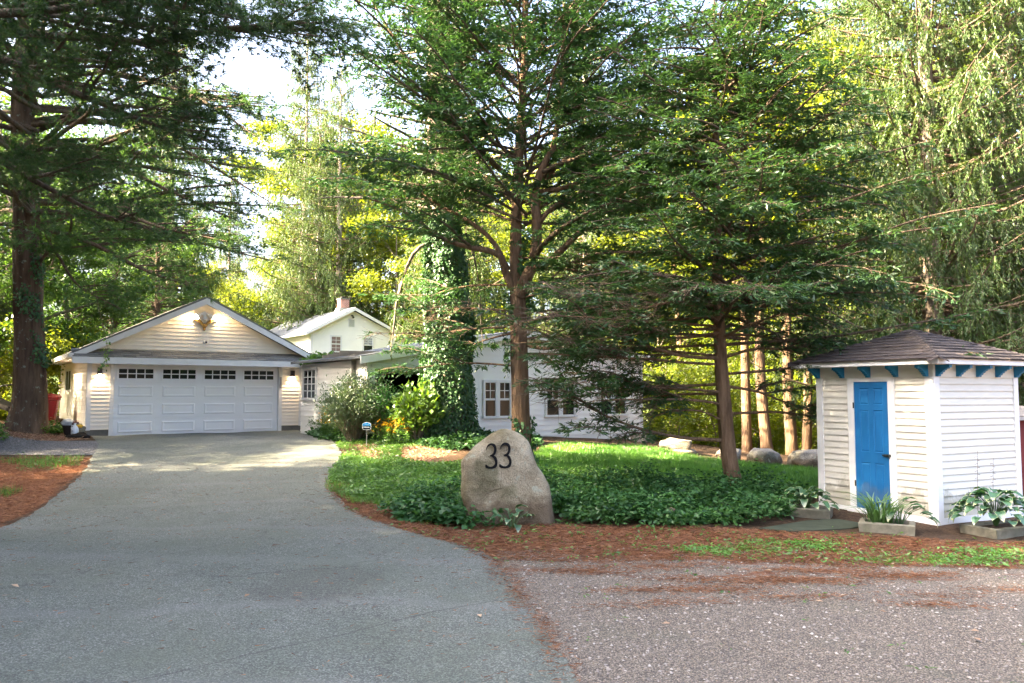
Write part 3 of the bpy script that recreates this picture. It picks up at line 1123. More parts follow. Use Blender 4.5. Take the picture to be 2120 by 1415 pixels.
MB().tube([(0, -.04, .0), (.0, -.06, -.045), (.045, -.075, -.07), (.085, -.08, -.085)], [.03, .04, .03, .004], 10).obj('head', M['gold'], eg, smooth=True)
MB().tube([(0, -.02, -.16), (.0, -.03, -.24)], [.05, .025], 8).obj('tail', M['gold'], eg, smooth=True)

cw = gar.matrix_basis @ Vector((XM + .02, -.02, 2.80))
sc_ = empty('security_camera', cw, ANG)
tag(sc_, 'small white security camera on the garage gable siding', 'camera')
MB().lathe([(.001, 0), (.035, 0), (.035, .02), (.001, .02)], 12).obj('mount', M['white_plastic'], sc_, rot=(math.pi / 2, 0, 0))
MB().tube([(0, -.02, 0), (.0, -.05, .01), (.02, -.07, .03)], .015, 8).obj('arm', M['white_plastic'], sc_)
MB().tube([(-.01, -.05, .035), (.02, -.14, .028)], [.045, .045], 14).obj('housing', M['white_plastic'], sc_)
MB().tube([(.02, -.141, .028), (.0215, -.146, .0278)], [.034, .034], 14).obj('lens', M['black_plastic'], sc_)

# ------------------------------------------------------------------ two-storey house behind
hz = .82
hs_ = empty('farmhouse', (-12.67, 50, hz), ANG)
tag(hs_, 'white two-storey house with brick chimney behind the garage', 'house')
HW, XA = 6.5, 2.8
ZEL, ZRH, ZER = 5.0, 6.5, 4.75
HD = 12.6
MB().prism([(0, -.3), (HW, -.3), (HW, ZER + .02), (XA, ZRH - .12), (0, ZEL - .05)], 'y', 0, HD).obj('wall', M['house_white'], hs_)
h = .17
z = .2
while z < ZRH - .35:
    def xl_(zz):
        return 0.05 if zz < ZEL - .1 else .05 + (zz - ZEL + .1) * XA / (ZRH - ZEL)

    def xr_(zz):
        return HW - .05 if zz < ZER - .05 else HW - .05 - (zz - ZER + .05) * (HW - XA) / (ZRH - ZER)
    clap_slope(hs_, M['house_white'], xl_(z), xr_(z), xl_(z + h), xr_(z + h), z, h, 0, .022)
    if z < 4.75:
        side_clap(hs_, M['house_white'], .1, HD, z, h, 0, .022)
    z += h
bx('corner_board', M['white'], hs_, -.03, .12, -.035, -.001, 0, ZEL - .02)
bx('corner_board', M['white'], hs_, -.036, -.002, -.034, .12, 0, ZEL - .02)
m = MB()
for xe, ze in ((-.45, ZEL - .24), (HW + .45, ZER - .21)):
    m.prism([(xe, ze), (XA, ZRH), (XA, ZRH + .1), (xe, ze + .1)], 'y', -.4, HD + .3)
hr = m.obj('roof', M['shingle_blue'], hs_)
for k in range(22):
    v = k / 22.
    xa, xb = -.47 + (XA + .47) * v, -.47 + (XA + .47) * (v + 1.05 / 22)
    sl = (ZRH - ZEL + .24) / (XA + .45)
    za, zb = ZRH + .1 - (XA - xa) * sl + .016, ZRH + .1 - (XA - xb) * sl + .005
    MB().add([(xa, -.42, za - .02), (xa, HD + .32, za - .02), (xb, HD + .32, zb - .01), (xb, -.42, zb - .01), (xa, -.42, za), (xa, HD + .32, za), (xb, HD + .32, zb), (xb, -.42, zb)],
             [(0, 1, 2, 3), (4, 5, 6, 7), (0, 1, 5, 4), (1, 2, 6, 5), (2, 3, 7, 6), (3, 0, 4, 7)]).obj('shingle_course', M['shingle_blue'], hr)
for xe, ze in ((-.48, ZEL - .25), (HW + .48, ZER - .22)):
    MB().prism([(xe, ze - .10), (XA, ZRH - .12), (XA, ZRH + .08), (xe, ze + .10)], 'y', -.45, -.405).obj('rake_board', M['white'], hs_)
bx('gutter', M['white'], hs_, -.58, -.46, -.4, HD + .3, ZEL - .32, ZEL - .17)
ch = MB().box(XA - .30, XA + .30, 1.3, 1.9, ZRH - .35, ZRH + .78).obj('chimney', M['brick'], hs_)
bx('chimney_cap', M['concrete'], ch, XA - .35, XA + .35, 1.25, 1.95, ZRH + .781, ZRH + .84)
bx('flue', M['black_metal'], ch, XA - .16, XA + .16, 1.45, 1.75, ZRH + .841, ZRH + .98)
MB().prism([(XA - .5, ZRH - .15), (XA + .5, ZRH - .15), (XA + .36, ZRH + .2), (XA - .36, ZRH + .2)], 'y', 1.27, 1.98).obj('chimney_flashing', M['grey_metal'], hs_)
sash_window(hs_, 1.365, 1.98, 4.54 - hz, 5.48 - hz, -.022, 2, 2, M['white'], M['curtain_pane'], True, .09, M['curtain_pane'], 2, 2)
sash_window(hs_, 3.585, 4.20, 4.54 - hz, 5.48 - hz, -.022, 2, 3, M['white'], M['blind'], True, .09, M['glass'], 1, 1)
vt = MB().box(2.5, 2.93, -.05, -.001, 6.17 - hz, 6.66 - hz).obj('gable_vent', M['white'], hs_)
for k in range(6):
    bx('louvre', M['grey_metal'], vt, 2.54, 2.89, -.062, -.0505, 6.20 - hz + k * .073, 6.235 - hz + k * .073)
MB().tube([(XA - .08, -.03, ZRH - .42), (XA - .08, -.2, ZRH - .45), (XA - .08, -.3, ZRH - .58)], [.05, .05, .08], 8).obj('gable_lamp', M['black_metal'], hs_)
sash_window(hs_, 1.2, 1.9, 1.0, 2.2, -.022, 2, 2, M['white'], M['glass'], True, .09)

# ------------------------------------------------------------------ low wing with the wide gable
WZ = .10
wg = empty('low_wing', (-3.73, 20.51, WZ), ANG)
tag(wg, 'low white wing with paired windows and wide shallow gable behind the ivy tree', 'house wing')
WW, WA = 9.67, 4.80
zl, za_, zr = 2.78 - WZ, 3.62 - WZ, 3.02 - WZ
OP0, OP1, OPZ = .22, 2.15, 2.50 - WZ
m = MB()
m.prism([(OP1, -.4), (WW, -.4), (WW, zr), (WA, za_), (OP1, zl + (za_ - zl) * OP1 / WA)], 'y', .0, .25)
m.prism([(0, OPZ), (OP1, OPZ), (OP1, zl + (za_ - zl) * OP1 / WA), (0, zl)], 'y', .002, .25)
m.box(0, OP0, .001, .25, -.4, OPZ)
m.box(WW - .25, WW, .25, 4.8, -.4, zr - .05).box(0, WW, 4.6, 4.75, -.4, zl - .08)
m.obj('wall', M['house_white'], wg)
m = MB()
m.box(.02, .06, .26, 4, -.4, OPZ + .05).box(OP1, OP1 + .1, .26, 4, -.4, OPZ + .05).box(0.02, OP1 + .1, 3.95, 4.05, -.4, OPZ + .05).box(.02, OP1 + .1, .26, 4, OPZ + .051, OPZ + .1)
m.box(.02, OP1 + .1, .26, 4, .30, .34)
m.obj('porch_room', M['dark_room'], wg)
z = .5
h = .155
while z < za_ - .2:
    def wl_(zz):
        return .03 if zz < zl else .03 + (zz - zl) * WA / (za_ - zl)

    def wr_(zz):
        return WW - .03 if zz < zr else WW - .03 - (zz - zr) * (WW - WA) / (za_ - zr)
    lo = OP1 + .08 if z < OPZ + .05 else wl_(z)
    lo2 = OP1 + .08 if z < OPZ + .05 else wl_(z + h)
    clap_slope(wg, M['house_white'], lo, wr_(z), lo2, wr_(z + h), z, h, 0, .026)
    z += h
bx('opening_trim', M['white'], wg, OP1, OP1 + .085, -.04, -.001, .2, OPZ + .04)
bx('opening_trim', M['white'], wg, OP0 - .1, OP1 + .085, -.043, -.0005, OPZ + .0405, OPZ + .13)
bx('corner_board', M['white'], wg, WW - .1, WW + .012, -.036, -.0005, .2, zr - .02)
m = MB()
sl_l, sl_r = (za_ - zl) / WA, (za_ - zr) / (WW - WA)
m.prism([(-.3, zl - .3 * sl_l + .01), (WA, za_ + .01), (WA, za_ + .08), (-.3, zl - .3 * sl_l + .08)], 'y', -.3, 4.95)
m.prism([(WW + .3, zr - .3 * sl_r + .01), (WA, za_ + .01), (WA, za_ + .08), (WW + .3, zr - .3 * sl_r + .08)], 'y', -.3, 4.95)
m.obj('roof', M['shingle_blue'], wg)
MB().prism([(-.33, zl - .3 * sl_l - .13), (WA, za_ - .14), (WA, za_ + .05), (-.33, zl - .3 * sl_l + .05)], 'y', -.335, -.302).obj('rake_board', M['white'], wg)
MB().prism([(WW + .33, zr - .3 * sl_r - .13), (WA, za_ - .14), (WA, za_ + .05), (WW + .33, zr - .3 * sl_r + .05)], 'y', -.335, -.302).obj('rake_board', M['white'], wg)
for a, b in ((3.58, 4.42), (5.76, 6.80), (7.86, 8.90)):
    mid = (a + b) / 2
    for x0, x1 in ((a, mid - .07), (mid + .07, b)):
        sash_window(wg, x0, x1, 1.20 - WZ, 2.16 - WZ, -.026, 2, 2, M['white'], M['glass'], True, .068)
MB().tube([(5.1, -.05, .3), (5.1, -.05, 1.0), (5.2, -.05, 1.05), (5.2, -.05, .3)], .02, 6).obj('pipe', M['house_white'], wg)

# left side of the wing: white boards and a small-paned window, in the sun beside the garage
MB().box(-.012, .018, .26, 4.74, -.4, zl - .06).obj('side_wall', M['house_white'], wg)
z = .45
while z < zl - .2:
    if 1.45 < z + .1 < 2.45:
        side_clap(wg, M['house_white'], .05, 3.42, z, .155, -.012, .024)
        side_clap(wg, M['house_white'], 4.60, 4.74, z, .155, -.012, .024)
    else:
        side_clap(wg, M['house_white'], .05, 4.74, z, .155, -.012, .024)
    z += .155
m = MB()
wy0, wy1, wz0, wz1 = 3.52, 4.50, 1.62, 2.44
m.box(-.06, -.012, wy0 - .09, wy0, wz0 - .08, wz1 + .09).box(-.06, -.012, wy1, wy1 + .09, wz0 - .08, wz1 + .09).box(-.058, -.012, wy0, wy1, wz1, wz1 + .09).box(-.075, -.012, wy0, wy1, wz0 - .08, wz0)
sw = m.obj('side_window', M['white'], wg)
m = MB()
for i in range(1, 3):
    q = wy0 + (wy1 - wy0) * i / 3
    m.box(-.045, -.0285, q - .02, q + .02, wz0, wz1)
for j in range(1, 4):
    q = wz0 + (wz1 - wz0) * j / 4
    m.box(-.043, -.028, wy0, wy1, q - .013, q + .013)
m.obj('muntins', M['white'], sw)
for i in range(3):
    for j in range(4):
        bx('pane', M['glass'], sw, -.028, -.020, wy0 + (wy1 - wy0) * i / 3 + .004, wy0 + (wy1 - wy0) * (i + 1) / 3 - .004, wz0 + (wz1 - wz0) * j / 4 + .004, wz0 + (wz1 - wz0) * (j + 1) / 4 - .004)

# pergola between garage and wing
A_, B_ = Vector((-6.72, 26.3, 2.63)), Vector((-4.05, 20.75, 2.74))
pg = empty('pergola', (A_.x, A_.y, tz(A_.x, A_.y)))
tag(pg, 'weathered wooden pergola beam under climbing vine beside the garage', 'pergola')
dv = (B_ - A_)
ln = dv.length
az = math.atan2(dv.y, dv.x)
bz = A_.z - pg.location.z
bm_ = MB().box(0, ln, -.05, .05, 0, .14).obj('beam', M['wood_grey'], pg, loc=(0, 0, bz), rot=(0, -math.asin(dv.z / ln), az))
lat = (math.cos(az + math.pi / 2), math.sin(az + math.pi / 2))
bm2 = MB().box(0, ln, -.05, .05, 0, .14).obj('beam', M['wood_grey'], pg, loc=(lat[0] * 2.0, lat[1] * 2.0, bz), rot=(0, -math.asin(dv.z / ln), az))
for k in range(9):
    f = (k + .4) / 9
    MB().box(-.03, .03, -.35, 2.35, 0, .10).obj('rafter', M['wood_grey'], pg, loc=(dv.x * f, dv.y * f, bz + dv.z * f + .145), rot=(0, 0, az))
for f in (.05, .5, .95):
    for s in (0, 2.0):
        x, y = dv.x * f + lat[0] * s, dv.y * f + lat[1] * s
        MB().box(-.045, .045, -.045, .045, -.1, bz + dv.z * f - .001).obj('post', M['wood_grey'], pg, loc=(x, y, 0), rot=(0, 0, az))

# ------------------------------------------------------------------ shed with the blue door
SX, SY = 2.02, 1.95
sh = empty('garden_shed', (5.96 - .458 * SX, 11.3 + .889 * SX, 0.), math.atan2(-.889, .458))
# local x runs along the door wall from its far end (0) to the near corner (SX); local y runs inward
tag(sh, 'small white clapboard shed with blue door and brown hip roof', 'shed')
WH = 2.26
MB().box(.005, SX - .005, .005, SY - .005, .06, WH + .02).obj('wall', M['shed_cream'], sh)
D0, D1 = SX - 1.315, SX - .715
h = .099
z = .10
jr = random.Random(3)
while z < 2.08:
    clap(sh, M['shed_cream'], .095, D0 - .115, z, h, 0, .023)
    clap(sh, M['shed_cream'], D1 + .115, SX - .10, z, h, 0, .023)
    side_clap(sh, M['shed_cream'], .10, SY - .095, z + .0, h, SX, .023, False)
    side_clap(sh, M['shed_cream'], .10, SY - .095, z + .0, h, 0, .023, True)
    z += h
for x0, x1 in ((-.012, .095), (SX - .10, SX + .024)):
    bx('corner_board', M['white'], sh, x0, x1, -.034, -.0005, .07, 2.09)
for y0, y1 in ((-.022, .10), (SY - .095, SY + .012)):
    bx('corner_board', M['white'], sh, SX + .0005, SX + .036, y0, y1, .072, 2.09)
    bx('corner_board', M['white'], sh, -.036, -.0005, y0, y1, .072, 2.09)
bx('frieze_board', M['shed_cream'], sh, -.01, SX + .022, -.028, -.0005, 2.091, WH + .01)
bx('frieze_board', M['shed_cream'], sh, SX + .0005, SX + .03, -.026, SY + .01, 2.0915, WH + .01)
bx('base_board', M['white'], sh, -.02, D0 - .13, -.032, -.001, -.02, .098)
bx('base_board', M['white'], sh, D1 + .13, SX + .03, -.032, -.001, -.02, .098)
bx('base_board', M['white'], sh, SX + .001, SX + .035, -.03, SY + .02, -.02, .098)
bx('base_board', M['white'], sh, -.035, -.001, -.03, SY + .02, -.02, .098)
bx('sill', M['white'], sh, D0 - .13, D1 + .13, -.085, -.001, .0, .07)
bx('threshold', M['white'], sh, D0 - .12, D1 + .12, -.06, -.001, .0705, .093)
bx('door_casing', M['white'], sh, D0 - .115, D0 - .004, -.034, -.0005, .0935, 2.09)
bx('door_casing', M['white'], sh, D1 + .004, D1 + .115, -.034, -.0005, .0935, 2.09)
bx('door_casing', M['white'], sh, D0 - .0035, D1 + .0035, -.033, -.0005, 2.03, 2.0905)
dr = MB().box(D0, D1, -.012, .004, .097, 2.026).obj('door', M['blue'], sh)
dr['label'] = 'blue six-panel door'
dw = D1 - D0


def dpanel(x0, x1, z0, z1):
    y0 = -.0125
    o_ = [(x0, z0), (x1, z0), (x1, z1), (x0, z1)]
    g1 = [(x0 + .012, z0 + .012), (x1 - .012, z0 + .012), (x1 - .012, z1 - .012), (x0 + .012, z1 - .012)]
    g2 = [(x0 + .032, z0 + .032), (x1 - .032, z0 + .032), (x1 - .032, z1 - .032), (x0 + .032, z1 - .032)]
    vs = [(p[0], -.0225, p[1]) for p in o_] + [(p[0], -.0128, p[1]) for p in g1] + [(p[0], -.0205, p[1]) for p in g2]
    fs = [(k, (k + 1) % 4, 4 + (k + 1) % 4, 4 + k) for k in range(4)] + [(4 + k, 4 + (k + 1) % 4, 8 + (k + 1) % 4, 8 + k) for k in range(4)] + [(8, 9, 10, 11)]
    MB().add(vs, fs).obj('door_panel', M['blue'], dr)


st, mu = .095, .08
zr_ = [(.097 + .13, .097 + .70), (.097 + .86, .097 + 1.50), (.097 + 1.58, .097 + 1.83)]
pxs = [(D0 + st, D0 + dw / 2 - mu / 2), (D0 + dw / 2 + mu / 2, D1 - st)]
m = MB()
m.box(D0, D0 + st, -.0225, -.012, .097, 2.026).box(D1 - st, D1, -.0225, -.012, .097, 2.026).box(D0 + dw / 2 - mu / 2, D0 + dw / 2 + mu / 2, -.0222, -.012, .097 + .13, 2.026 - .1)
for a, b in ((.097, .227), (.797, .957), (1.597, 1.677), (1.927, 2.026)):
    m.box(D0 + st, D1 - st, -.0221, -.012, a, b)
m.obj('door_frame', M['blue'], dr)
for a, b in zr_:
    for x0, x1 in pxs:
        dpanel(x0, x1, a, b)
for zz in (.42, 1.62):
    MB().box(D0 - .018, D0 + .006, -.040, -.0345, zz, zz + .09).obj('hinge', M['black_metal'], dr)
m = MB()
m.box(D1 - .075, D1 + .035, -.046, -.0348, .905, .945).tube([(D1 - .10, -.05, .925), (D1 - .02, -.055, .925)], .014, 8)
m.tube([(D1 + .02, -.05, .94), (D1 + .02, -.06, .90), (D1 + .02, -.05, .89)], .01, 6)
m.obj('latch', M['black_metal'], dr)
# hip roof
OV = .30
zf0, zf1 = WH, WH + .075
AP = 2.86
x0, x1, y0, y1 = -OV, SX + OV, -OV, SY + OV
MB().box(x0 + .02, x1 - .02, y0 + .02, y1 - .02, zf0 + .02, zf0 + .035).obj('soffit', M['white'], sh)
for nm, a in (('f', (x0, x1, y0, y0 + .022)), ('b', (x0, x1, y1 - .022, y1)), ('l', (x0, x0 + .022, y0 + .0225, y1 - .0225)), ('r', (x1 - .022, x1, y0 + .0225, y1 - .0225))):
    bx('fascia', M['white'], sh, a[0], a[1], a[2], a[3], zf0, zf1 - .001)
cx_, cy_ = SX / 2, SY / 2
ov2 = .03
rx0, rx1, ry0, ry1 = x0 - ov2, x1 + ov2, y0 - ov2, y1 + ov2
rf = MB().add([(rx0, ry0, zf1), (rx1, ry0, zf1), (rx1, ry1, zf1), (rx0, ry1, zf1), (cx_, cy_, AP - .01)], [(0, 1, 4), (1, 2, 4), (2, 3, 4), (3, 0, 4), (3, 2, 1, 0)]).obj('roof', M['shingle_brown'], sh)
planes = [((cx_, ry0, zf1), (1, 0, 0), (0, cy_ - ry0, AP - zf1), (rx1 - rx0) / 2), ((rx1, cy_, zf1), (0, 1, 0), (cx_ - rx1, 0, AP - zf1), (ry1 - ry0) / 2),
          ((cx_, ry1, zf1), (-1, 0, 0), (0, cy_ - ry1, AP - zf1), (rx1 - rx0) / 2), ((rx0, cy_, zf1), (0, -1, 0), (cx_ - rx0, 0, AP - zf1), (ry1 - ry0) / 2)]
for k, (og, ux, uy, hw) in enumerate(planes):
    HH = Vector(uy).length
    shingle_plane(rf, M['shingle_brown'], og, ux, uy, lambda v, hw=hw, HH=HH: max(.0, hw * (1 - v / HH)) + .0, lambda v, hw=hw, HH=HH: max(.0, hw * (1 - v / HH)), HH, 10, .31, seed=20 + k, lift=.016)
for (ax, ay) in ((rx0, ry0), (rx1, ry0), (rx1, ry1), (rx0, ry1)):
    p0, p1 = Vector((ax, ay, zf1 + .004)), Vector((cx_, cy_, AP + .004))
    d_ = (p1 - p0)
    Lh = d_.length
    d_.normalize()
    sd = Vector((d_.y, -d_.x, 0)).normalized()
    nh = 13
    for k in range(nh):
        a = p0 + d_ * (Lh * k / nh - .01)
        b = p0 + d_ * min(Lh, Lh * (k + 1.25) / nh)
        w_, dp = .13, .058
        up = Vector((0, 0, .024))
        vs = [a + up, a + sd * w_ - Vector((0, 0, dp)) + up * .6, b + sd * w_ - Vector((0, 0, dp)) + up * .1, b + up * .35, a - sd * w_ - Vector((0, 0, dp)) + up * .6, b - sd * w_ - Vector((0, 0, dp)) + up * .1]
        vs2 = [v - Vector((0, 0, .016)) for v in vs]
        MB().add(vs + vs2, [(0, 1, 2, 3), (0, 3, 5, 4), (6, 9, 8, 7), (6, 10, 11, 9), (0, 6, 7, 1), (0, 4, 10, 6), (1, 7, 8, 2), (4, 5, 11, 10), (2, 8, 9, 3), (3, 9, 11, 5)]).obj('hip_shingle', M['shingle_brown'], rf)
# brackets
bprof = [(0, 0), (.215, 0), (.215, -.045), (.185, -.045), (.178, -.06), (.15, -.062), (.135, -.08), (.115, -.085), (.105, -.105), (.08, -.112), (.072, -.135), (.05, -.14), (.045, -.165), (.0, -.165)]
for k in range(5):
    xx = .03 + k * (SX - .1) / 4
    MB().prism([(-.029 - p[0], p[1]) for p in bprof], 'x', xx - .03, xx + .03).obj('bracket', M['teal'], sh, loc=(0, 0, WH - .003))
    yy = .05 + k * (SY - .1) / 4
    MB().prism([(SX + .031 + p[0], p[1]) for p in bprof], 'y', yy - .03, yy + .03).obj('bracket', M['teal'], sh, loc=(0, 0, WH - .003))

# red shed at the right edge
rs = empty('red_shed', (9.36, 15.0, tz(9.4, 15.) - .12), math.atan2(.458, .889))
tag(rs, 'dark red wooden shed with weathered roof at the right edge', 'shed')
MB().box(0, 2.4, 0, 2, -.2, 1.46).obj('wall', M['red_wood'], rs)
for k in range(12):
    bx('board', M['red_wood'], rs, k * .2 + .004, k * .2 + .196, -.02, -.001, 0, 1.45)
bx('fascia', M['grey_metal'], rs, -.12, 2.52, -.185, -.162, 1.44, 1.50)
MB().prism([(-.16, 1.46), (2.1, 1.70), (2.1, 1.76), (-.16, 1.52)], 'x', -.13, 2.53).obj('roof', M['wood_grey'], rs)
# ------------------------------------------------------------------ foliage tools
def nrm(a):
    return a / np.maximum(np.linalg.norm(a, axis=-1, keepdims=True), 1e-9)


class Leaves:
    def __init__(self):
        self.q = []
        self.t = []
        self.qt = []
        self.tt = []

    def diamonds(self, P, D, Nn, Ln, Wd, tint, fold=.0):
        P, D, Nn = np.asarray(P), nrm(np.asarray(D)), np.asarray(Nn)
        S = nrm(np.cross(D, Nn))
        Ln = np.broadcast_to(np.asarray(Ln, float), (len(P),))[:, None]
        Wd = np.broadcast_to(np.asarray(Wd, float), (len(P),))[:, None]
        up = nrm(np.cross(S, D)) * (Wd * fold)
        mid = P + D * Ln * .45
        self.q.append(np.stack([P, mid + S * Wd * .5 + up, P + D * Ln, mid - S * Wd * .5 + up], 1))
        self.qt.append(np.broadcast_to(np.asarray(tint, float), (len(P),)))

    def needles(self, P, D, Ln, Wd, tint, rg):
        P, D = np.asarray(P), nrm(np.asarray(D))
        S = nrm(np.cross(D, rg.normal(size=P.shape)))
        Ln = np.broadcast_to(np.asarray(Ln, float), (len(P),))[:, None]
        self.t.append(np.stack([P - S * Wd * .5, P + S * Wd * .5, P + D * Ln], 1))
        self.tt.append(np.broadcast_to(np.asarray(tint, float), (len(P),)))

    def mesh(self, name, mat):
        V, Fs, T = [], [], []
        b = 0
        if self.q:
            q = np.concatenate(self.q)
            n = len(q)
            V.append(q.reshape(-1, 3))
            T.append(np.repeat(np.concatenate(self.qt), 4))
            Fs.append(np.arange(n * 4).reshape(n, 4))
            b = n * 4
        if self.t:
            q = np.concatenate(self.t)
            n = len(q)
            V.append(q.reshape(-1, 3))
            T.append(np.repeat(np.concatenate(self.tt), 3))
            Fs.append(b + np.arange(n * 3).reshape(n, 3))
        return mesh_np(name, np.concatenate(V), Fs, mat, np.clip(np.concatenate(T), 0, 1))

    def count(self):
        return sum(len(a) for a in self.q) * 2 + sum(len(a) for a in self.t)


class Tubes:
    def __init__(self):
        self.V = []
        self.F = []
        self.n = 0

    def add(self, paths, radii, sides=5):
        """paths (n,k,3), radii (n,k)"""
        paths = np.asarray(paths, float)
        radii = np.asarray(radii, float)
        n, k, _ = paths.shape
        T = np.gradient(paths, axis=1)
        T = nrm(T)
        ref = np.zeros((n, k, 3))
        ref[..., 2] = 1
        bad = np.abs(T[..., 2]) > .92
        ref[bad] = (1, 0, 0)
        U = nrm(np.cross(T, ref))
        W = np.cross(T, U)
        a = np.arange(sides) * 2 * np.pi / sides
        ring = paths[:, :, None, :] + radii[:, :, None, None] * (U[:, :, None, :] * np.cos(a)[None, None, :, None] + W[:, :, None, :] * np.sin(a)[None, None, :, None])
        base = self.n + np.arange(n * k * sides).reshape(n, k, sides)
        nx = np.roll(base, -1, axis=2)
        f = np.stack([base[:, :-1], nx[:, :-1], nx[:, 1:], base[:, 1:]], -1).reshape(-1, 4)
        self.V.append(ring.reshape(-1, 3))
        self.F.append(f)
        self.n += n * k * sides

    def mesh(self, name, mat, smooth=True):
        return mesh_np(name, np.concatenate(self.V), [np.concatenate(self.F)], mat, smooth=smooth)


def smooth_path(pts, n):
    """Catmull-Rom through points (x,y,z,r), n samples"""
    p = np.asarray(pts, float)
    p = np.concatenate([2 * p[:1] - p[1:2], p, 2 * p[-1:] - p[-2:-1]])
    k = len(p) - 3
    t = np.linspace(0, k - 1e-6, n)
    i = t.astype(int)
    f = (t - i)[:, None]
    a, b, c, d = p[i], p[i + 1], p[i + 2], p[i + 3]
    return .5 * (2 * b + (c - a) * f + (2 * a - 5 * b + 4 * c - d) * f ** 2 + (3 * b - a - 3 * c + d) * f ** 3)


def limb_pts(p0, az, e0, e1, ln, r0, rg, n=9, wob=.05, r1=.006):
    """a limb that leaves p0 towards azimuth az, its slope running from e0 to e1 (radians)"""
    out = [np.array([*p0, r0])]
    st = ln / (n - 1)
    p = np.array(p0, float)
    for i in range(1, n):
        f = i / (n - 1)
        e = e0 + (e1 - e0) * f
        a = az + rg.normal() * wob
        p = p + st * np.array([math.cos(a) * math.cos(e), math.sin(a) * math.cos(e), math.sin(e) + rg.normal() * wob * .4])
        out.append(np.array([*p, r0 * (1 - f) ** .8 + r1]))
    return np.array(out)


def subs_of(limb, rg, spacing, lmax, lmin, start=.18, ang=(.7, 1.15), droop=.1, end=1.0):
    """side shoots of a limb: arrays P, D, length"""
    p = limb[:, :3]
    seg = np.linalg.norm(np.diff(p, axis=0), axis=1)
    cum = np.concatenate([[0], np.cumsum(seg)])
    tot = cum[-1]
    n = max(3, int(tot * (end - start) / spacing))
    s = np.sort(rg.uniform(start, end, n)) * tot
    i = np.clip(np.searchsorted(cum, s) - 1, 0, len(seg) - 1)
    f = ((s - cum[i]) / seg[i])[:, None]
    P = p[i] * (1 - f) + p[i + 1] * f
    T = nrm(p[i + 1] - p[i])
    lat = nrm(np.cross(T, np.array([0, 0, 1.])))
    sd = np.where(np.arange(n) % 2 == 0, 1., -1.)[:, None]
    a = rg.uniform(ang[0], ang[1], n)[:, None]
    D = nrm(T * np.cos(a) + lat * sd * np.sin(a) + rg.normal(size=(n, 3)) * .14 - np.array([0, 0, droop]))
    q = s / tot
    Ln = (lmin + (lmax - lmin) * (1 - q) ** .75) * rg.uniform(.6, 1.15, n)
    return P, D, Ln


def sub_paths(P, D, Ln, droop, k=4):
    t = np.linspace(0, 1, k)[None, :, None]
    pa = P[:, None, :] + D[:, None, :] * Ln[:, None, None] * t
    pa[..., 2] -= droop * (Ln[:, None] * t[..., 0]) ** 2
    return pa


def fan(lv, P, D, Ln, rg, spacing=.07, tw=.22, ll=.10, lw=.028, droop=.12, per=3, t0=.08, tint=(.15, .85), up=1.0):
    """flat feathery sprays on side shoots (hemlock, fir)"""
    m = np.maximum(2, (Ln / spacing).astype(int))
    i = np.repeat(np.arange(len(P)), m)
    n = len(i)
    t = rg.uniform(t0, 1.08, n)
    pos_ = P[i] + D[i] * (Ln[i] * t)[:, None]
    pos_[:, 2] -= droop * (Ln[i] * t) ** 2
    lat = nrm(np.cross(D[i], np.array([0, 0, 1.])))
    sd = rg.choice([-1., 1.], n)[:, None]
    td = nrm(D[i] * rg.uniform(.45, 1.0, n)[:, None] + lat * sd * rg.uniform(.5, 1., n)[:, None] + rg.normal(size=(n, 3)) * .16 - np.array([0, 0, .12]))
    tl = tw * (1.15 - t) * rg.uniform(.5, 1.2, n) + .04
    tb = np.clip(rg.normal(.5, .22, len(P)), 0, 1)
    tn = tint[0] + (tint[1] - tint[0]) * np.clip(tb[i] * .6 + rg.uniform(0, 1, n) * .4, 0, 1)
    for j in range(per):
        pp = pos_ + td * (tl * j / per)[:, None]
        dd = nrm(td + rg.normal(size=(n, 3)) * .28)
        Nn = np.array([0, 0, up]) + rg.normal(size=(n, 3)) * .45
        lv.diamonds(pp, dd, Nn, ll * rg.uniform(.7, 1.3, n), lw * rg.uniform(.7, 1.3, n), tn)


def tufts(lv, P, D, Ln, rg, spacing=.09, per=11, nl=.12, w=.009, droop=.1, t0=.3, tint=(.1, .9)):
    """brushes of long needles (white pine)"""
    m = np.maximum(2, (Ln / spacing).astype(int))
    i = np.repeat(np.arange(len(P)), m)
    n = len(i)
    t = rg.uniform(t0, 1.05, n)
    pos_ = P[i] + D[i] * (Ln[i] * t)[:, None] + rg.normal(size=(n, 3)) * .05
    pos_[:, 2] -= droop * (Ln[i] * t) ** 2
    td = nrm(D[i] + rg.normal(size=(n, 3)) * .5)
    k = np.repeat(np.arange(n), per)
    dd = nrm(td[k] * .9 + rg.normal(size=(len(k), 3)) * .55)
    tn = tint[0] + (tint[1] - tint[0]) * np.clip(rg.normal(.5, .25, n), 0, 1)
    lv.needles(pos_[k], dd, nl * rg.uniform(.7, 1.2, len(k)), w, np.clip(tn[k] + rg.normal(size=len(k)) * .1, 0, 1), rg)


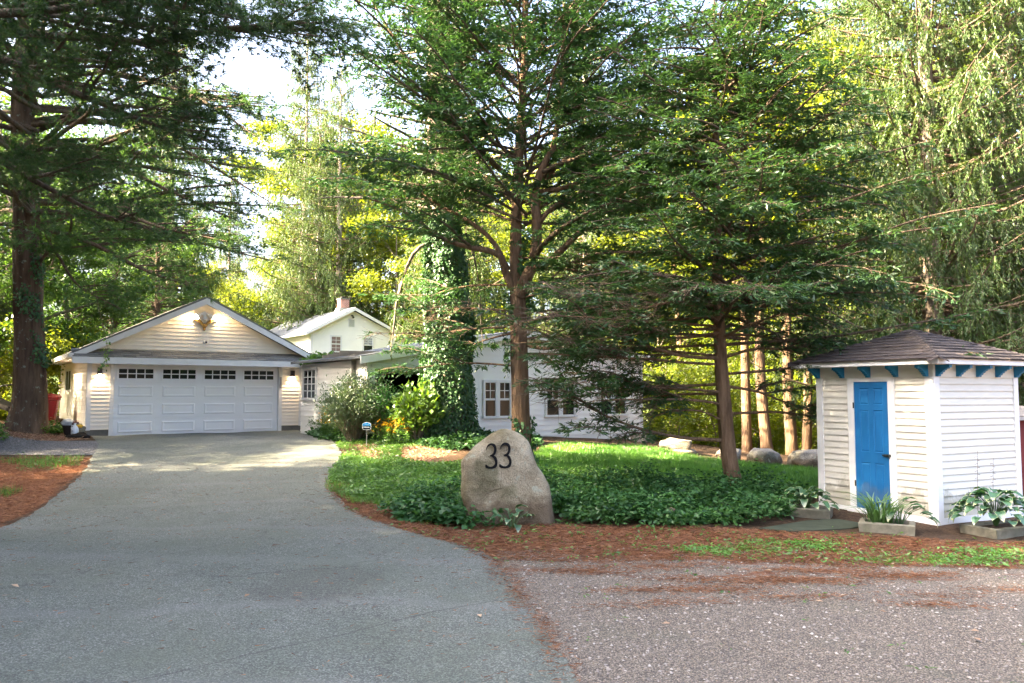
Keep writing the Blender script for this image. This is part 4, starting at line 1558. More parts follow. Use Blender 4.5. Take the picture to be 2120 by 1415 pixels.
def hangs(lv, tb, limb, rg, spacing=.16, lmax=1.1, lmin=.25, ll=.11, lw=.035, dens=26, tint=(.1, .9), rtw=.006):
    """curtains of hanging twigs below a limb (Norway spruce)"""
    P, D, Ln = subs_of(limb, rg, spacing, lmax, lmin, .15, (.3, 1.3), .1)
    n = len(P)
    H = nrm(D * .35 + np.array([0, 0, -1.]) + rg.normal(size=(n, 3)) * .10)
    off = D * rg.uniform(.0, .35, n)[:, None]
    P = P + off
    tb.add(sub_paths(P, H, Ln, 0., 3), np.repeat(np.array([[rtw, rtw * .8, rtw * .3]]), n, 0), 3)
    m = np.maximum(3, (Ln * dens).astype(int))
    i = np.repeat(np.arange(n), m)
    t = rg.uniform(.0, 1., len(i))
    pp = P[i] + H[i] * (Ln[i] * t)[:, None]
    dd = nrm(H[i] * .9 + rg.normal(size=(len(i), 3)) * .38 + np.array([0, 0, -.15]))
    tn0 = np.clip(rg.normal(.5, .25, n), 0, 1)
    tn = tint[0] + (tint[1] - tint[0]) * np.clip(tn0[i] * .65 + rg.uniform(0, .35, len(i)), 0, 1)
    lv.diamonds(pp, dd, rg.normal(size=(len(i), 3)), ll * rg.uniform(.7, 1.3, len(i)), lw * rg.uniform(.7, 1.2, len(i)), tn)


def trunk_mesh(name, pts, mat, n=26, sides=14, flare=0., rg=None, knots=True):
    p = smooth_path(pts, n)
    if flare:
        h = p[:, 2] - p[0, 2]
        p[:, 3] *= 1 + flare * np.exp(-h / .35)
    t = Tubes()
    t.add(p[None, :, :3], p[None, :, 3], sides)
    V = t.V[0]
    rg = rg or np.random.default_rng(1)
    c = np.repeat(p[:, :3], sides, 0)
    d = V - c
    ang = np.tile(np.arange(sides), n)
    z = V[:, 2]
    s = 1 + .05 * np.sin(ang * 2.1 + z * 1.3) + .04 * np.sin(ang * 3.3 - z * 2.1) + rg.normal(size=len(V)) * .018
    if flare:
        h = (V[:, 2] - p[0, 2])
        s += .22 * flare * np.exp(-h / .3) * np.sin(ang * 2 * np.pi * 5 / sides)
    t.V[0] = c + d * s[:, None]
    return t.mesh(name, mat)


def turned(o, k, z=0.):
    """more of the same boughs, turned round the trunk"""
    for j in range(1, k):
        c = o.copy()
        COL.objects.link(c)
        c.parent = o.parent
        c.rotation_euler = (0, 0, j * 6.283 / k + .35 * j)
        c.location = (0, 0, z * j)
        c.scale = (1 - .06 * j, 1 - .04 * j, 1.)
    return o


def thing(name, base, label, cat, group=None, rz=0.):
    o = empty(name, base, rz)
    return tag(o, label, cat, group)


def shift(arrs, b):
    return [a - np.asarray(b) for a in arrs]


def local(me, b):
    """moves a mesh built in world coordinates to a root placed at b"""
    me.transform(Matrix.Translation(-Vector(b)))
    return me


def copy_tree(o, loc, rz, s, label=None, group=None):
    c = o.copy()
    COL.objects.link(c)
    c.location = loc
    c.rotation_euler = (0, 0, rz)
    c.scale = (s, s, s)
    if label:
        c['label'] = label
    if group:
        c['group'] = group
    for ch_ in list(o.children):
        k = ch_.copy()
        COL.objects.link(k)
        k.parent = c
    return c


# ------------------------------------------------------------------ background tree kinds
def broadleaf(name, seed, Ht, cr, cb, nl, leaf, mat, bark, label, cat='tree', trunk_r=.16, clump=.75, ntips=150, group=None):
    rg = np.random.default_rng(seed)
    root = thing(name, (0, 0, 0), label, cat, group)
    top = np.array([rg.normal() * .4, rg.normal() * .4, Ht * .86])
    tp = [(0, 0, -.3, trunk_r), (rg.normal() * .12, rg.normal() * .12, Ht * .25, trunk_r * .85), (top[0] * .6 + rg.normal() * .2, top[1] * .6, Ht * .6, trunk_r * .5), (top[0], top[1], top[2], .02)]
    obj('trunk', trunk_mesh('trunk', tp, bark, 14, 9, .25, rg), root)
    tb = Tubes()
    tr = smooth_path(tp, 30)
    nlimb = 16
    tips = []
    paths = []
    for k in range(nlimb):
        f = cb / Ht + (0.80 - cb / Ht) * (k + rg.random() * .6) / nlimb
        i = min(29, int(f / .86 * 29))
        p0 = tr[i, :3]
        az_ = k * 2.4 + rg.normal() * .3
        hh = (p0[2] - cb) / max(.1, Ht - cb)
        ln = cr * (1.0 - .55 * hh) * rg.uniform(.75, 1.1) * (.55 + .9 * min(1, hh * 2.2))
        l = limb_pts(p0, az_, .75 - .3 * rg.random(), .15 + .5 * hh, ln, tr[i, 3] * .55, rg, 7, .16)
        paths.append(l)
        for q in range(max(4, int(ntips / nlimb))):
            j = rg.integers(2, 7)
            a2 = az_ + rg.normal() * .9
            s = limb_pts(l[j, :3], a2, rg.normal() * .45 + .25, rg.normal() * .4, ln * .45 * rg.uniform(.4, 1.), l[j, 3] * .5 + .004, rg, 7, .15, .003)
            paths.append(s)
            tips.append(s[-1, :3])
            tips.append(s[4, :3])
        tips.append(l[-1, :3])
    pa = np.stack(paths)
    tb.add(pa[..., :3], pa[..., 3], 4)
    obj('limbs', tb.mesh('limbs', bark), root)
    tips = np.array(tips)
    lv = Leaves()
    w = rg.uniform(.4, 1.6, len(tips))
    i = rg.choice(len(tips), nl, p=w / w.sum())
    sz = rg.uniform(.55, 1.2, len(tips)) * clump
    d = rg.normal(size=(nl, 3)) * np.array([1, 1, .55])
    P = tips[i] + d * sz[i][:, None] * .55
    D = nrm(rg.normal(size=(nl, 3)) * np.array([1, 1, .6]) + np.array([0, 0, -.25]))
    Nn = np.array([0, 0, 1.]) + rg.normal(size=(nl, 3)) * .7
    tn = np.clip(rg.normal(.5, .2, len(tips))[i] * .6 + rg.uniform(0, .4, nl), 0, 1)
    lv.diamonds(P, D, Nn, leaf * rg.uniform(.7, 1.35, nl), leaf * .72 * rg.uniform(.7, 1.2, nl), tn)
    obj('crown', lv.mesh('crown', mat), root)
    return root


def spruce(name, seed, Ht, cb, cr, nlimb, mat, bark, label, group=None, trunk_r=.28, lmax=1.1, dens=26, ll=.12, lw=.038, sp=.17, bare=.0, turns=3):
    rg = np.random.default_rng(seed)
    root = thing(name, (0, 0, 0), label, 'tree', group)
    tp = [(0, 0, -.3, trunk_r), (.05, .04, Ht * .3, trunk_r * .8), (.0, -.05, Ht * .65, trunk_r * .45), (0, 0, Ht, .02)]
    obj('trunk', trunk_mesh('trunk', tp, bark, 20, 12, .3, rg), root)
    tr = smooth_path(tp, 60)
    tb, lv = Tubes(), Leaves()
    paths = []
    for k in range(nlimb):
        f = cb / Ht + (.97 - cb / Ht) * ((k + rg.random()) / nlimb)
        p = tr[min(59, int(f * 59))]
        hh = (p[2] - cb) / (Ht - cb)
        ln = cr * (1 - hh) ** .75 * rg.uniform(.65, 1.1) + .4
        l = limb_pts(p[:3], k * 2.399 + rg.normal() * .25, -.05 + .45 * hh + rg.normal() * .08, .20 + rg.normal() * .1, ln, .014 + p[3] * .18, rg, 9, .07)
        l[:, 2] -= .07 * ln * np.sin(np.linspace(0, 1, 9) * 3.1) * 1.2
        paths.append(l)
        if rg.random() >= bare:
            hangs(lv, tb, l, rg, sp, lmax * (1.15 - .6 * hh), .25, ll, lw, dens)
            P, D, Ln = subs_of(l, rg, sp * .9, .75, .15, .2, (.5, 1.1), .1)
            fan(lv, P, D, Ln, rg, .07, .18, ll, lw * 1.1, .2, 2)
    pa = np.stack(paths)
    tb.add(pa[..., :3], pa[..., 3], 5)
    turned(obj('limbs', tb.mesh('limbs', M['bark_dark']), root), turns, .17)
    turned(obj('crown', lv.mesh('crown', mat), root), turns, .17)
    return root


def pine_kind(name, seed, Ht, cb, cr, nlimb, mat, bark, label, group=None, trunk_r=.35, spacing=.24, turns=3):
    rg = np.random.default_rng(seed)
    root = thing(name, (0, 0, 0), label, 'tree', group)
    tp = [(0, 0, -.3, trunk_r), (.1, .04, Ht * .3, trunk_r * .8), (.0, -.05, Ht * .65, trunk_r * .45), (0, 0, Ht, .02)]
    obj('trunk', trunk_mesh('trunk', tp, bark, 20, 12, .3, rg), root)
    tr = smooth_path(tp, 60)
    tb, lv = Tubes(), Leaves()
    paths = []
    for k in range(nlimb):
        f = cb / Ht + (.97 - cb / Ht) * ((k + rg.random()) / nlimb)
        p = tr[min(59, int(f * 59))]
        hh = (p[2] - cb) / (Ht - cb)
        ln = cr * (1 - hh * .75) * rg.uniform(.65, 1.1)
        l = limb_pts(p[:3], k * 2.399 + rg.normal() * .25, .1 + .4 * hh, .05, ln, .02 + p[3] * .28, rg, 9, .08)
        paths.append(l)
        P, D, Ln = subs_of(l, rg, spacing, 1.3, .4, .22, (.6, 1.1), .05)
        tb.add(sub_paths(P, D, Ln, .08, 3), np.repeat(np.array([[.012, .008, .003]]), len(P), 0), 3)
        tufts(lv, P, D, Ln, rg, .10, 10, .19, .022)
    pa = np.stack(paths)
    tb.add(pa[..., :3], pa[..., 3], 5)
    turned(obj('limbs', tb.mesh('limbs', M['bark_dark']), root), turns, .17)
    turned(obj('crown', lv.mesh('crown', mat), root), turns, .17)
    return root
# ------------------------------------------------------------------ hemlock behind the numbered stone
def hero_conifer(name, base, trunk, limbs, n_rand, hz_range, reach, label, bark, leaf, seed, dead=0., sub_sp=.16, sub_l=1.15, leafkw=None, az_bias=None, dead_below=None, flare=.2, lean_up=(.25, .1), skip=None, turns=3):
    rg = np.random.default_rng(seed)
    root = thing(name, base, label, 'tree')
    obj('trunk', local(trunk_mesh('trunk', trunk, bark, 34, 16, flare, rg), base), root)
    tr = smooth_path(trunk, 200)
    tb, lv, dt = Tubes(), Leaves(), Tubes()
    tb2, lv2 = Tubes(), Leaves()
    allp = []
    for l in limbs:
        p = smooth_path(l['p'], 14)
        MBt = Tubes()
        MBt.add(p[None, :, :3], p[None, :, 3], 9)
        obj('limb', local(MBt.mesh('limb', bark), base), root)
        allp.append((p, l.get('sub', sub_l), l.get('start', .25), l.get('dead', False)))
        # forks on the big limbs
        for q in range(l.get('forks', 3)):
            j = int(rg.integers(4, 12))
            d = p[min(j + 1, 13), :3] - p[j, :3]
            a = math.atan2(d[1], d[0]) + rg.choice([-1, 1]) * rg.uniform(.35, .9)
            fl_ = np.linalg.norm(p[-1, :3] - p[0, :3]) * rg.uniform(.3, .6)
            f = limb_pts(p[j, :3], a, rg.uniform(.0, .5), rg.uniform(-.15, .25), fl_, p[j, 3] * .55, rg, 14, .06)
            allp.append((f, sub_l * .85, .12, l.get('dead', False)))
            tb.add(f[None, :, :3], f[None, :, 3], 6)
    zs = np.linspace(hz_range[0], hz_range[1], n_rand)
    for k, z0 in enumerate(zs):
        z = z0 + rg.normal() * .1
        i = int(np.argmin(np.abs(tr[:, 2] - z)))
        hh = min(1., max(0., (z - hz_range[0]) / (hz_range[1] - hz_range[0])))
        a = k * 2.399 + rg.normal() * .3 + (az_bias or 0)
        ln = reach(hh) * rg.uniform(.7, 1.1)
        if skip and skip(a % (2 * math.pi), z):
            continue
        f = limb_pts(tr[i, :3], a, lean_up[0] + rg.normal() * .2, lean_up[1] + rg.normal() * .22, ln, .014 + .15 * tr[i, 3], rg, 14, .06)
        tb2.add(f[None, :, :3], f[None, :, 3], 6)
        allp.append((f, sub_l * (1.1 - .5 * hh), .15, None))
    kw = dict(spacing=.06, tw=.26, ll=.125, lw=.034, droop=.16, per=3)
    kw.update(leafkw or {})
    for (p, sl, stt, isdead) in allp:
        P, D, Ln = subs_of(p, rg, sub_sp, sl, .25, stt, (.55, 1.15), .08)
        dr_ = .12
        pa = sub_paths(P, D, Ln, dr_, 4)
        zz = P[:, 2]
        dmask = np.zeros(len(P), bool)
        if isdead:
            dmask = rg.random(len(P)) < .45
        elif dead_below is not None:
            dmask = rg.random(len(P)) < np.clip((dead_below - zz) / 1.2 * dead, 0, dead)
        lm = ~dmask
        rad = np.repeat(np.array([[.007, .005, .0035, .0012]]), len(P), 0)
        if lm.any():
            (tb2 if isdead is None else tb).add(pa[lm], rad[lm], 3)
            fan(lv2 if isdead is None else lv, P[lm], D[lm], Ln[lm], rg, **kw)
        if dmask.any():
            dt.add(pa[dmask], rad[dmask], 3)
            # bare twiglets
            i = np.repeat(np.nonzero(dmask)[0], 7)
            t = rg.uniform(.15, 1, len(i))
            q = P[i] + D[i] * (Ln[i] * t)[:, None]
            q[:, 2] -= dr_ * (Ln[i] * t) ** 2
            td = nrm(D[i] * .7 + rg.normal(size=(len(i), 3)) * np.array([.7, .7, .35]))
            dt.add(sub_paths(q, td, rg.uniform(.12, .45, len(i)), .15, 3), np.repeat(np.array([[.0045, .003, .0015]]), len(i), 0), 3)
    tag(obj('twigs', local(tb.mesh('twigs', M['bark_dark']), base), root), kind='stuff')
    if dt.n:
        tag(obj('dead_twigs', local(dt.mesh('dead_twigs', M['dead_twig']), base), root), kind='stuff')
    obj('crown', local(lv.mesh('crown', leaf), base), root)
    turned(tag(obj('twigs', local(tb2.mesh('twigs', M['bark_dark']), base), root), kind='stuff'), turns, .11)
    turned(obj('crown', local(lv2.mesh('crown', leaf), base), root), turns, .11)
    return root, rg


def P_(u, v, y, r):
    return (*at(u, v, y), r)


cb_ = (.18, 16.5, tz(.18, 16.5))
C_trunk = [(.22, 16.5, cb_[2] - .2, .205), P_(1078, 860, 16.5, .190), P_(1074, 700, 16.5, .178), P_(1072, 610, 16.5, .165), P_(1068, 500, 16.6, .12), P_(1074, 330, 16.7, .10), P_(1084, 150, 16.7, .08), P_(1090, -150, 16.7, .06), P_(1090, -620, 16.7, .015)]
C_limbs = [
    dict(p=[P_(1076, 612, 16.42, .15), P_(1088, 580, 16.3, .13), P_(1104, 540, 16.2, .115), P_(1113, 470, 16.1, .105), P_(1107, 385, 16.0, .085), P_(1150, 290, 15.9, .06), P_(1165, 130, 15.9, .045), P_(1170, -120, 16, .015)], forks=6, start=.45),
    dict(p=[P_(1106, 556, 16.25, .075), P_(1150, 530, 16.0, .07), P_(1205, 475, 15.7, .06), P_(1255, 425, 15.5, .05), P_(1330, 380, 15.3, .035), P_(1440, 320, 15.1, .012)], forks=4, start=.4),
    dict(p=[P_(1062, 600, 16.45, .09), P_(1045, 560, 16.35, .08), P_(1030, 525, 16.2, .065), P_(960, 510, 16.0, .05), P_(905, 488, 15.8, .04), P_(840, 440, 15.6, .028), P_(730, 400, 15.5, .01)], forks=4, start=.42),
    dict(p=[P_(1052, 560, 16.45, .06), P_(1020, 500, 16.3, .05), P_(965, 455, 16.4, .04), P_(900, 420, 16.6, .03), P_(800, 350, 16.8, .01)], forks=4, start=.3),
    dict(p=[P_(1070, 380, 16.65, .06), P_(1010, 330, 16.4, .05), P_(930, 250, 16.1, .045), P_(860, 150, 15.9, .035), P_(770, 0, 15.8, .02), P_(720, -120, 15.8, .008)], forks=5, start=.3),
    dict(p=[P_(1105, 400, 16.0, .05), P_(1180, 385, 15.8, .042), P_(1270, 345, 15.6, .034), P_(1400, 300, 15.4, .010)], forks=4, start=.3),
    dict(p=[P_(1112, 470, 16.1, .05), P_(1150, 425, 15.9, .042), P_(1240, 385, 15.7, .034), P_(1370, 330, 15.5, .010)], forks=4, start=.35),
    dict(p=[P_(1112, 430, 16.1, .045), P_(1140, 360, 16.3, .04), P_(1230, 270, 16.5, .03), P_(1340, 130, 16.8, .01)], forks=4, start=.3),
    dict(p=[P_(1090, 668, 16.4, .05), P_(1150, 655, 16.2, .042), P_(1215, 640, 15.9, .034), P_(1290, 598, 15.7, .02), P_(1360, 560, 15.5, .008)], forks=3, start=.35, dead=True),
    dict(p=[P_(1088, 600, 16.4, .04), P_(1130, 582, 16.2, .034), P_(1200, 575, 16.0, .026), P_(1330, 570, 15.6, .008)], forks=3, start=.3, dead=True),
    dict(p=[P_(1092, 715, 16.4, .045), P_(1130, 722, 16.2, .036), P_(1185, 712, 16.0, .028), P_(1250, 680, 15.8, .018), P_(1330, 660, 15.6, .006)], forks=3, start=.35),
    dict(p=[P_(1062, 690, 16.5, .028), P_(1020, 700, 16.6, .02), P_(980, 715, 16.8, .012), P_(950, 745, 16.9, .004)], forks=2, start=.15, sub=.7),
    dict(p=[P_(1060, 645, 16.5, .03), P_(1000, 640, 16.6, .02), P_(940, 640, 16.8, .012), P_(880, 660, 17., .004)], forks=2, start=.3, sub=.6, dead=True),
    dict(p=[P_(1095, 735, 16.35, .03), P_(1130, 740, 16.1, .02), P_(1160, 770, 15.9, .012), P_(1175, 830, 15.8, .004)], forks=3, start=.15, sub=.55),
]
rg_l = np.random.default_rng(78)
for k in range(9):
    q_ = smooth_path(C_trunk, 200)
    i_ = int(np.argmin(np.abs(q_[:, 2] - (2.4 + .28 * k))))
    C_limbs.append(dict(p=limb_pts(q_[i_, :3], rg_l.uniform(-.9, .5) if k % 3 else math.pi + rg_l.uniform(-.6, .6), rg_l.uniform(.0, .2), rg_l.uniform(-.4, -.1), rg_l.uniform(1.6, 3.2), .02, rg_l, 6, .07), forks=3, start=.2, sub=.8, dead=bool(k % 2)))
hem, hrg = hero_conifer('hemlock_tree', cb_, C_trunk, C_limbs, 84, (5.2, 14.5), lambda h: 4.6 * (1 - h) ** .5 + .5,
                        'dark green hemlock with forked brown trunk right behind the numbered boulder', M['bark_hemlock'], M['hemlock'], 11,
                        sub_sp=.15, sub_l=1.2, leafkw=dict(spacing=.040), lean_up=(.45, .12), turns=2)

# ------------------------------------------------------------------ lower hemlock left of the shed
rb = (3.86, 13.8, tz(3.86, 13.8))
R_trunk = [(3.90, 13.8, rb[2] - .2, .145), P_(1512, 960, 13.8, .130), P_(1500, 850, 13.8, .122), P_(1492, 745, 13.8, .110), P_(1486, 600, 13.9, .09), P_(1484, 400, 14., .07), P_(1480, 200, 14., .045), P_(1478, -40, 14., .012)]
R_limbs = [
    dict(p=[P_(1492, 912, 13.75, .034), P_(1400, 905, 13.6, .028), P_(1300, 880, 13.4, .022), P_(1210, 840, 13.2, .014), P_(1120, 800, 13., .005)], forks=4, start=.3, sub=.85),
    dict(p=[P_(1490, 812, 13.75, .026), P_(1420, 806, 13.6, .02), P_(1340, 800, 13.5, .015), P_(1230, 770, 13.3, .005)], forks=3, start=.3, sub=.8),
    dict(p=[P_(1490, 795, 13.8, .026), P_(1400, 800, 14., .02), P_(1280, 795, 14.2, .015), P_(1180, 770, 14.4, .005)], forks=3, start=.3, sub=.8),
    dict(p=[P_(1488, 742, 13.75, .034), P_(1420, 738, 13.5, .028), P_(1350, 720, 13.2, .022), P_(1270, 690, 12.9, .014), P_(1195, 645, 12.6, .006)], forks=4, start=.3, sub=.8, dead=True),
    dict(p=[P_(1488, 690, 13.75, .03), P_(1400, 700, 13.5, .024), P_(1320, 690, 13.2, .018), P_(1215, 660, 12.9, .006)], forks=4, start=.25, sub=.9, dead=True),
    dict(p=[P_(1505, 800, 13.8, .028), P_(1570, 812, 13.9, .022), P_(1640, 838, 14.0, .014), P_(1740, 860, 14.1, .005)], forks=4, start=.25, sub=.8),
    dict(p=[P_(1500, 740, 13.8, .03), P_(1570, 722, 13.7, .024), P_(1650, 730, 13.6, .016), P_(1720, 760, 13.5, .005)], forks=4, start=.25, sub=.9),
    dict(p=[P_(1495, 700, 13.8, .03), P_(1560, 670, 13.3, .024), P_(1640, 650, 12.9, .016), P_(1740, 670, 12.6, .005)], forks=4, start=.25, sub=.9),
    dict(p=[P_(1490, 670, 13.75, .03), P_(1450, 640, 13.3, .024), P_(1400, 625, 12.8, .018), P_(1330, 640, 12.4, .006)], forks=3, start=.25, sub=.9, dead=True),
    dict(p=[P_(1495, 870, 13.75, .018), P_(1440, 850, 13.7, .014), P_(1360, 860, 13.6, .008), P_(1290, 900, 13.5, .003)], forks=2, start=.3, sub=.6),
]
rg_l = np.random.default_rng(77)
for k in range(13):
    tz0 = 1.5 + 2.2 * k / 13
    i_ = int(np.argmin(np.abs(smooth_path(R_trunk, 200)[:, 2] - tz0)))
    p0_ = smooth_path(R_trunk, 200)[i_, :3]
    az_l = math.pi + rg_l.uniform(-.75, .6) if k % 4 else rg_l.uniform(-.5, .6)
    R_limbs.append(dict(p=limb_pts(p0_, az_l, rg_l.uniform(-.02, .16), rg_l.uniform(-.25, .05), rg_l.uniform(2.4, 3.7), .022, rg_l, 6, .07), forks=3, start=.22, sub=.85, dead=bool(k % 3 == 0)))
hem2, _ = hero_conifer('hemlock_tree', rb, R_trunk, R_limbs, 92, (2.7, 8.8), lambda h: 3.6 * (1 - h) ** .55 + .5,
                       'young hemlock with twiggy drooping branches between boulder and white shed', M['bark_hemlock'], M['hemlock_low'], 23,
                       dead=.3, dead_below=4.0, sub_sp=.13, sub_l=1.0, leafkw=dict(spacing=.038, ll=.11, lw=.030, tw=.22), lean_up=(.30, -.02), turns=2)

# ------------------------------------------------------------------ big pine at the left and the pine that overhangs the drive
lb = (-13.55, 22.2, tz(-13.55, 22.2))
rgp = np.random.default_rng(31)


def hero_pine(name, base, trunk, limbs, nr, zr_, reach, label, seed, sub_sp=.2, azr=None, tkw=None, bark=None, up=(.25, -.05)):
    rg = np.random.default_rng(seed)
    root = thing(name, base, label, 'tree')
    obj('trunk', local(trunk_mesh('trunk', trunk, bark or M['bark_pine'], 40, 18, .45, rg), base), root)
    tr = smooth_path(trunk, 200)
    tb, lv = Tubes(), Leaves()
    tb2, lv2 = Tubes(), Leaves()
    al = []
    for l in limbs:
        p = smooth_path(l, 14)
        t1 = Tubes()
        t1.add(p[None, :, :3], p[None, :, 3], 8)
        obj('limb', local(t1.mesh('limb', M['bark_dark']), base), root)
        al.append((p, 0))
        for q in range(11):
            j = int(rg.integers(3, 12))
            d = p[j + 1, :3] - p[j, :3]
            a = math.atan2(d[1], d[0]) + rg.choice([-1, 1]) * rg.uniform(.3, .8)
            f = limb_pts(p[j, :3], a, rg.uniform(-.15, .3), rg.uniform(-.2, .1), np.linalg.norm(p[-1, :3] - p[j, :3]) * rg.uniform(.5, .9) + .3, p[j, 3] * .5, rg, 12, .06)
            tb.add(f[None, :, :3], f[None, :, 3], 5)
            al.append((f, 0))
    for k in range(nr):
        z = zr_[0] + (zr_[1] - zr_[0]) * (k + rg.random()) / nr
        i = int(np.argmin(np.abs(tr[:, 2] - z)))
        a = (k * 2.399 + rg.normal() * .3) if azr is None else rg.uniform(*azr)
        hh = (z - zr_[0]) / (zr_[1] - zr_[0])
        f = limb_pts(tr[i, :3], a, up[0] + rg.normal() * .12, up[1] + rg.normal() * .1, reach(hh) * rg.uniform(.6, 1.1), .02 + tr[i, 3] * .16, rg, 12, .07)
        tb2.add(f[None, :, :3], f[None, :, 3], 6)
        al.append((f, 1))
    kw = dict(spacing=.085, per=11, nl=.115, w=.0085)
    kw.update(tkw or {})
    for p, q in al:
        P, D, Ln = subs_of(p, rg, sub_sp, 1.25, .35, .2, (.5, 1.1), .12)
        (tb2 if q else tb).add(sub_paths(P, D, Ln, .12, 4), np.repeat(np.array([[.007, .005, .0035, .0012]]), len(P), 0), 3)
        tufts(lv2 if q else lv, P, D, Ln, rg, droop=.12, **kw)
    tag(obj('twigs', local(tb.mesh('twigs', M['bark_dark']), base), root), kind='stuff')
    obj('crown', local(lv.mesh('crown', M['pine']), base), root)
    turned(tag(obj('twigs', local(tb2.mesh('twigs', M['bark_dark']), base), root), kind='stuff'), 3, .2)
    turned(obj('crown', local(lv2.mesh('crown', M['pine']), base), root), 3, .2)
    return root


L_trunk = [(-13.5, 22.2, lb[2] - .2, .47), P_(62, 800, 22.2, .40), P_(58, 600, 22.2, .36), P_(54, 400, 22.2, .33), P_(48, 200, 22.2, .29), (-13.8, 22.2, 15, .2), (-13.8, 22.2, 21, .02)]
L_limbs = [[P_(70, 470, 22.2, .08), P_(180, 500, 21.5, .06), P_(300, 560, 20.8, .04), P_(420, 600, 20.4, .01)],
           [P_(66, 330, 22.2, .09), P_(200, 330, 21.8, .07), P_(360, 400, 21.4, .045), P_(520, 470, 21.2, .012)],
           [P_(66, 400, 22.2, .08), P_(190, 420, 21.2, .06), P_(330, 470, 20.2, .04), P_(470, 500, 19.6, .012)],
           [P_(64, 260, 22.2, .09), P_(200, 250, 21.6, .07), P_(360, 300, 21., .05), P_(560, 420, 20.6, .012)],
           [P_(64, 180, 22.2, .09), P_(220, 150, 21.2, .07), P_(400, 200, 20.2, .05), P_(540, 290, 19.6, .012)],
           [P_(66, 440, 22.2, .08), P_(220, 450, 22.5, .06), P_(400, 500, 22.8, .04), P_(560, 540, 23., .012)],
           [P_(70, 560, 22.2, .05), P_(110, 520, 21.8, .04), P_(160, 590, 21.3, .03), P_(250, 640, 20.8, .01)]]
hero_pine('pine_tree', lb, L_trunk, L_limbs, 60, (6.4, 20), lambda h: 7.4 * (1 - h) ** .6 + .8, 'tall pine with thick grey-brown trunk at the left of the garage', 41, .27, tkw=dict(spacing=.09, per=9, nl=.17, w=.018))

ob = (-9.2, 10.4, tz(-9.2, 10.4))
O_trunk = [(-9.2, 10.4, -.3, .42), (-9.2, 10.4, 3, .36), (-9.3, 10.4, 7, .30), (-9.3, 10.5, 12, .2), (-9.3, 10.5, 19, .02)]
O_limbs = [[(-9.1, 10.4, 6.4, .085), P_(-60, 70, 10., .065), P_(180, 78, 9.7, .05), P_(330, 88, 9.5, .042), P_(440, 62, 9.3, .032), P_(560, 52, 9.1, .018), P_(690, 45, 9., .005)],
           [(-9.1, 10.3, 6.0, .075), P_(-30, 120, 10., .055), P_(90, 165, 9.8, .045), P_(210, 215, 9.6, .032), P_(330, 262, 9.5, .018), P_(430, 272, 9.4, .005)],
           [(-9.1, 10.6, 5.4, .07), P_(-40, 320, 11., .05), P_(80, 380, 11., .038), P_(200, 440, 11., .02), P_(310, 470, 11., .006)],
           [(-9.1, 10.4, 7.4, .085), P_(-60, -40, 10.4, .065), P_(200, -30, 10.4, .05), P_(420, -60, 10.4, .03), P_(640, -40, 10.3, .008)],
           [(-9.1, 10.2, 6.8, .085), P_(-60, 30, 9., .06), P_(120, 20, 8.7, .045), P_(300, -10, 8.5, .03), P_(480, 10, 8.4, .006)]]
hero_pine('pine_tree', ob, O_trunk, O_limbs, 26, (8.5, 18.5), lambda h: 6.5 * (1 - h) ** .6 + 1, 'pine whose dark soft boughs hang in from the upper left edge', 43, .13, tkw=dict(spacing=.065, per=13, nl=.12, w=.0095))

# ------------------------------------------------------------------ ivy-clad spruce in front of the wing
ib = (-1.62, 20.0, tz(-1.62, 20.0))
rgi = np.random.default_rng(51)
root = thing('ivy_clad_tree', ib, 'thick trunk wrapped in dark ivy in front of the white wing', 'tree')
I_trunk = [(-1.6, 20, ib[2] - .2, .46), P_(928, 760, 20, .40), P_(925, 600, 20, .36), P_(918, 480, 20, .30), P_(905, 330, 20.1, .26), P_(900, 100, 20.2, .2), (-2., 20.2, 17, .05)]
obj('trunk', local(trunk_mesh('trunk', I_trunk, M['bark_grey'], 30, 14, .6, rgi), ib), root)
tr = smooth_path(I_trunk, 120)
lv = Leaves()
n = 21000
zt = rgi.uniform(0, 1, n) ** 1.12
zz = ib[2] - .05 + zt * (6.3 - ib[2])
ii = np.argmin(np.abs(tr[None, :, 2] - zz[:, None]), axis=1)
ang = rgi.uniform(0, 2 * np.pi, n)
lump = .08 * np.sin(ang * 3 + zz * 2.2) + .07 * np.sin(zz * 4.1 + ang) + .06 * np.sin(ang * 5 - zz * 3)
h = zz - ib[2]
rad = tr[ii, 3] + .14 + .32 * np.exp(-h / .4) + .05 * np.exp(-((h - 2.6) / 1.3) ** 2) + lump * .55 + rgi.normal(size=n) * .035
rad = rad * np.where(zt > .93, 1 - (zt - .93) * 4, 1)
out = np.stack([np.cos(ang), np.sin(ang), np.zeros(n)], 1)
P = np.stack([tr[ii, 0], tr[ii, 1], zz], 1) + out * rad[:, None]
D = nrm(np.array([0, 0, -1.]) + out * .35 + rgi.normal(size=(n, 3)) * .45)
tn = np.clip(rgi.normal(.45, .25, n), 0, 1)
lv.diamonds(P, D, out + rgi.normal(size=(n, 3)) * .35 + np.array([0, 0, .25]), rgi.uniform(.05, .105, n), rgi.uniform(.045, .095, n), tn, .12)
obj('ivy', local(lv.mesh('ivy', M['ivy']), ib), root)
tb, lv = Tubes(), Leaves()
paths = []
sp_l = [limb_pts(P_(910, 430, 20.05, 0)[:3], 2.6, .3, .1, 4.5, .07, rgi, 9, .08), limb_pts(P_(905, 380, 20.1, 0)[:3], .6, .3, .1, 3.5, .06, rgi, 9, .08)]
for k in range(34):
    z = 6.8 + 9.5 * (k + rgi.random()) / 34
    i = int(np.argmin(np.abs(tr[:, 2] - z)))
    sp_l.append(limb_pts(tr[i, :3], k * 2.4 + rgi.normal() * .3, .1, .15, 3.6 * (1 - k / 40.) * rgi.uniform(.7, 1.1), .05, rgi, 9, .08))
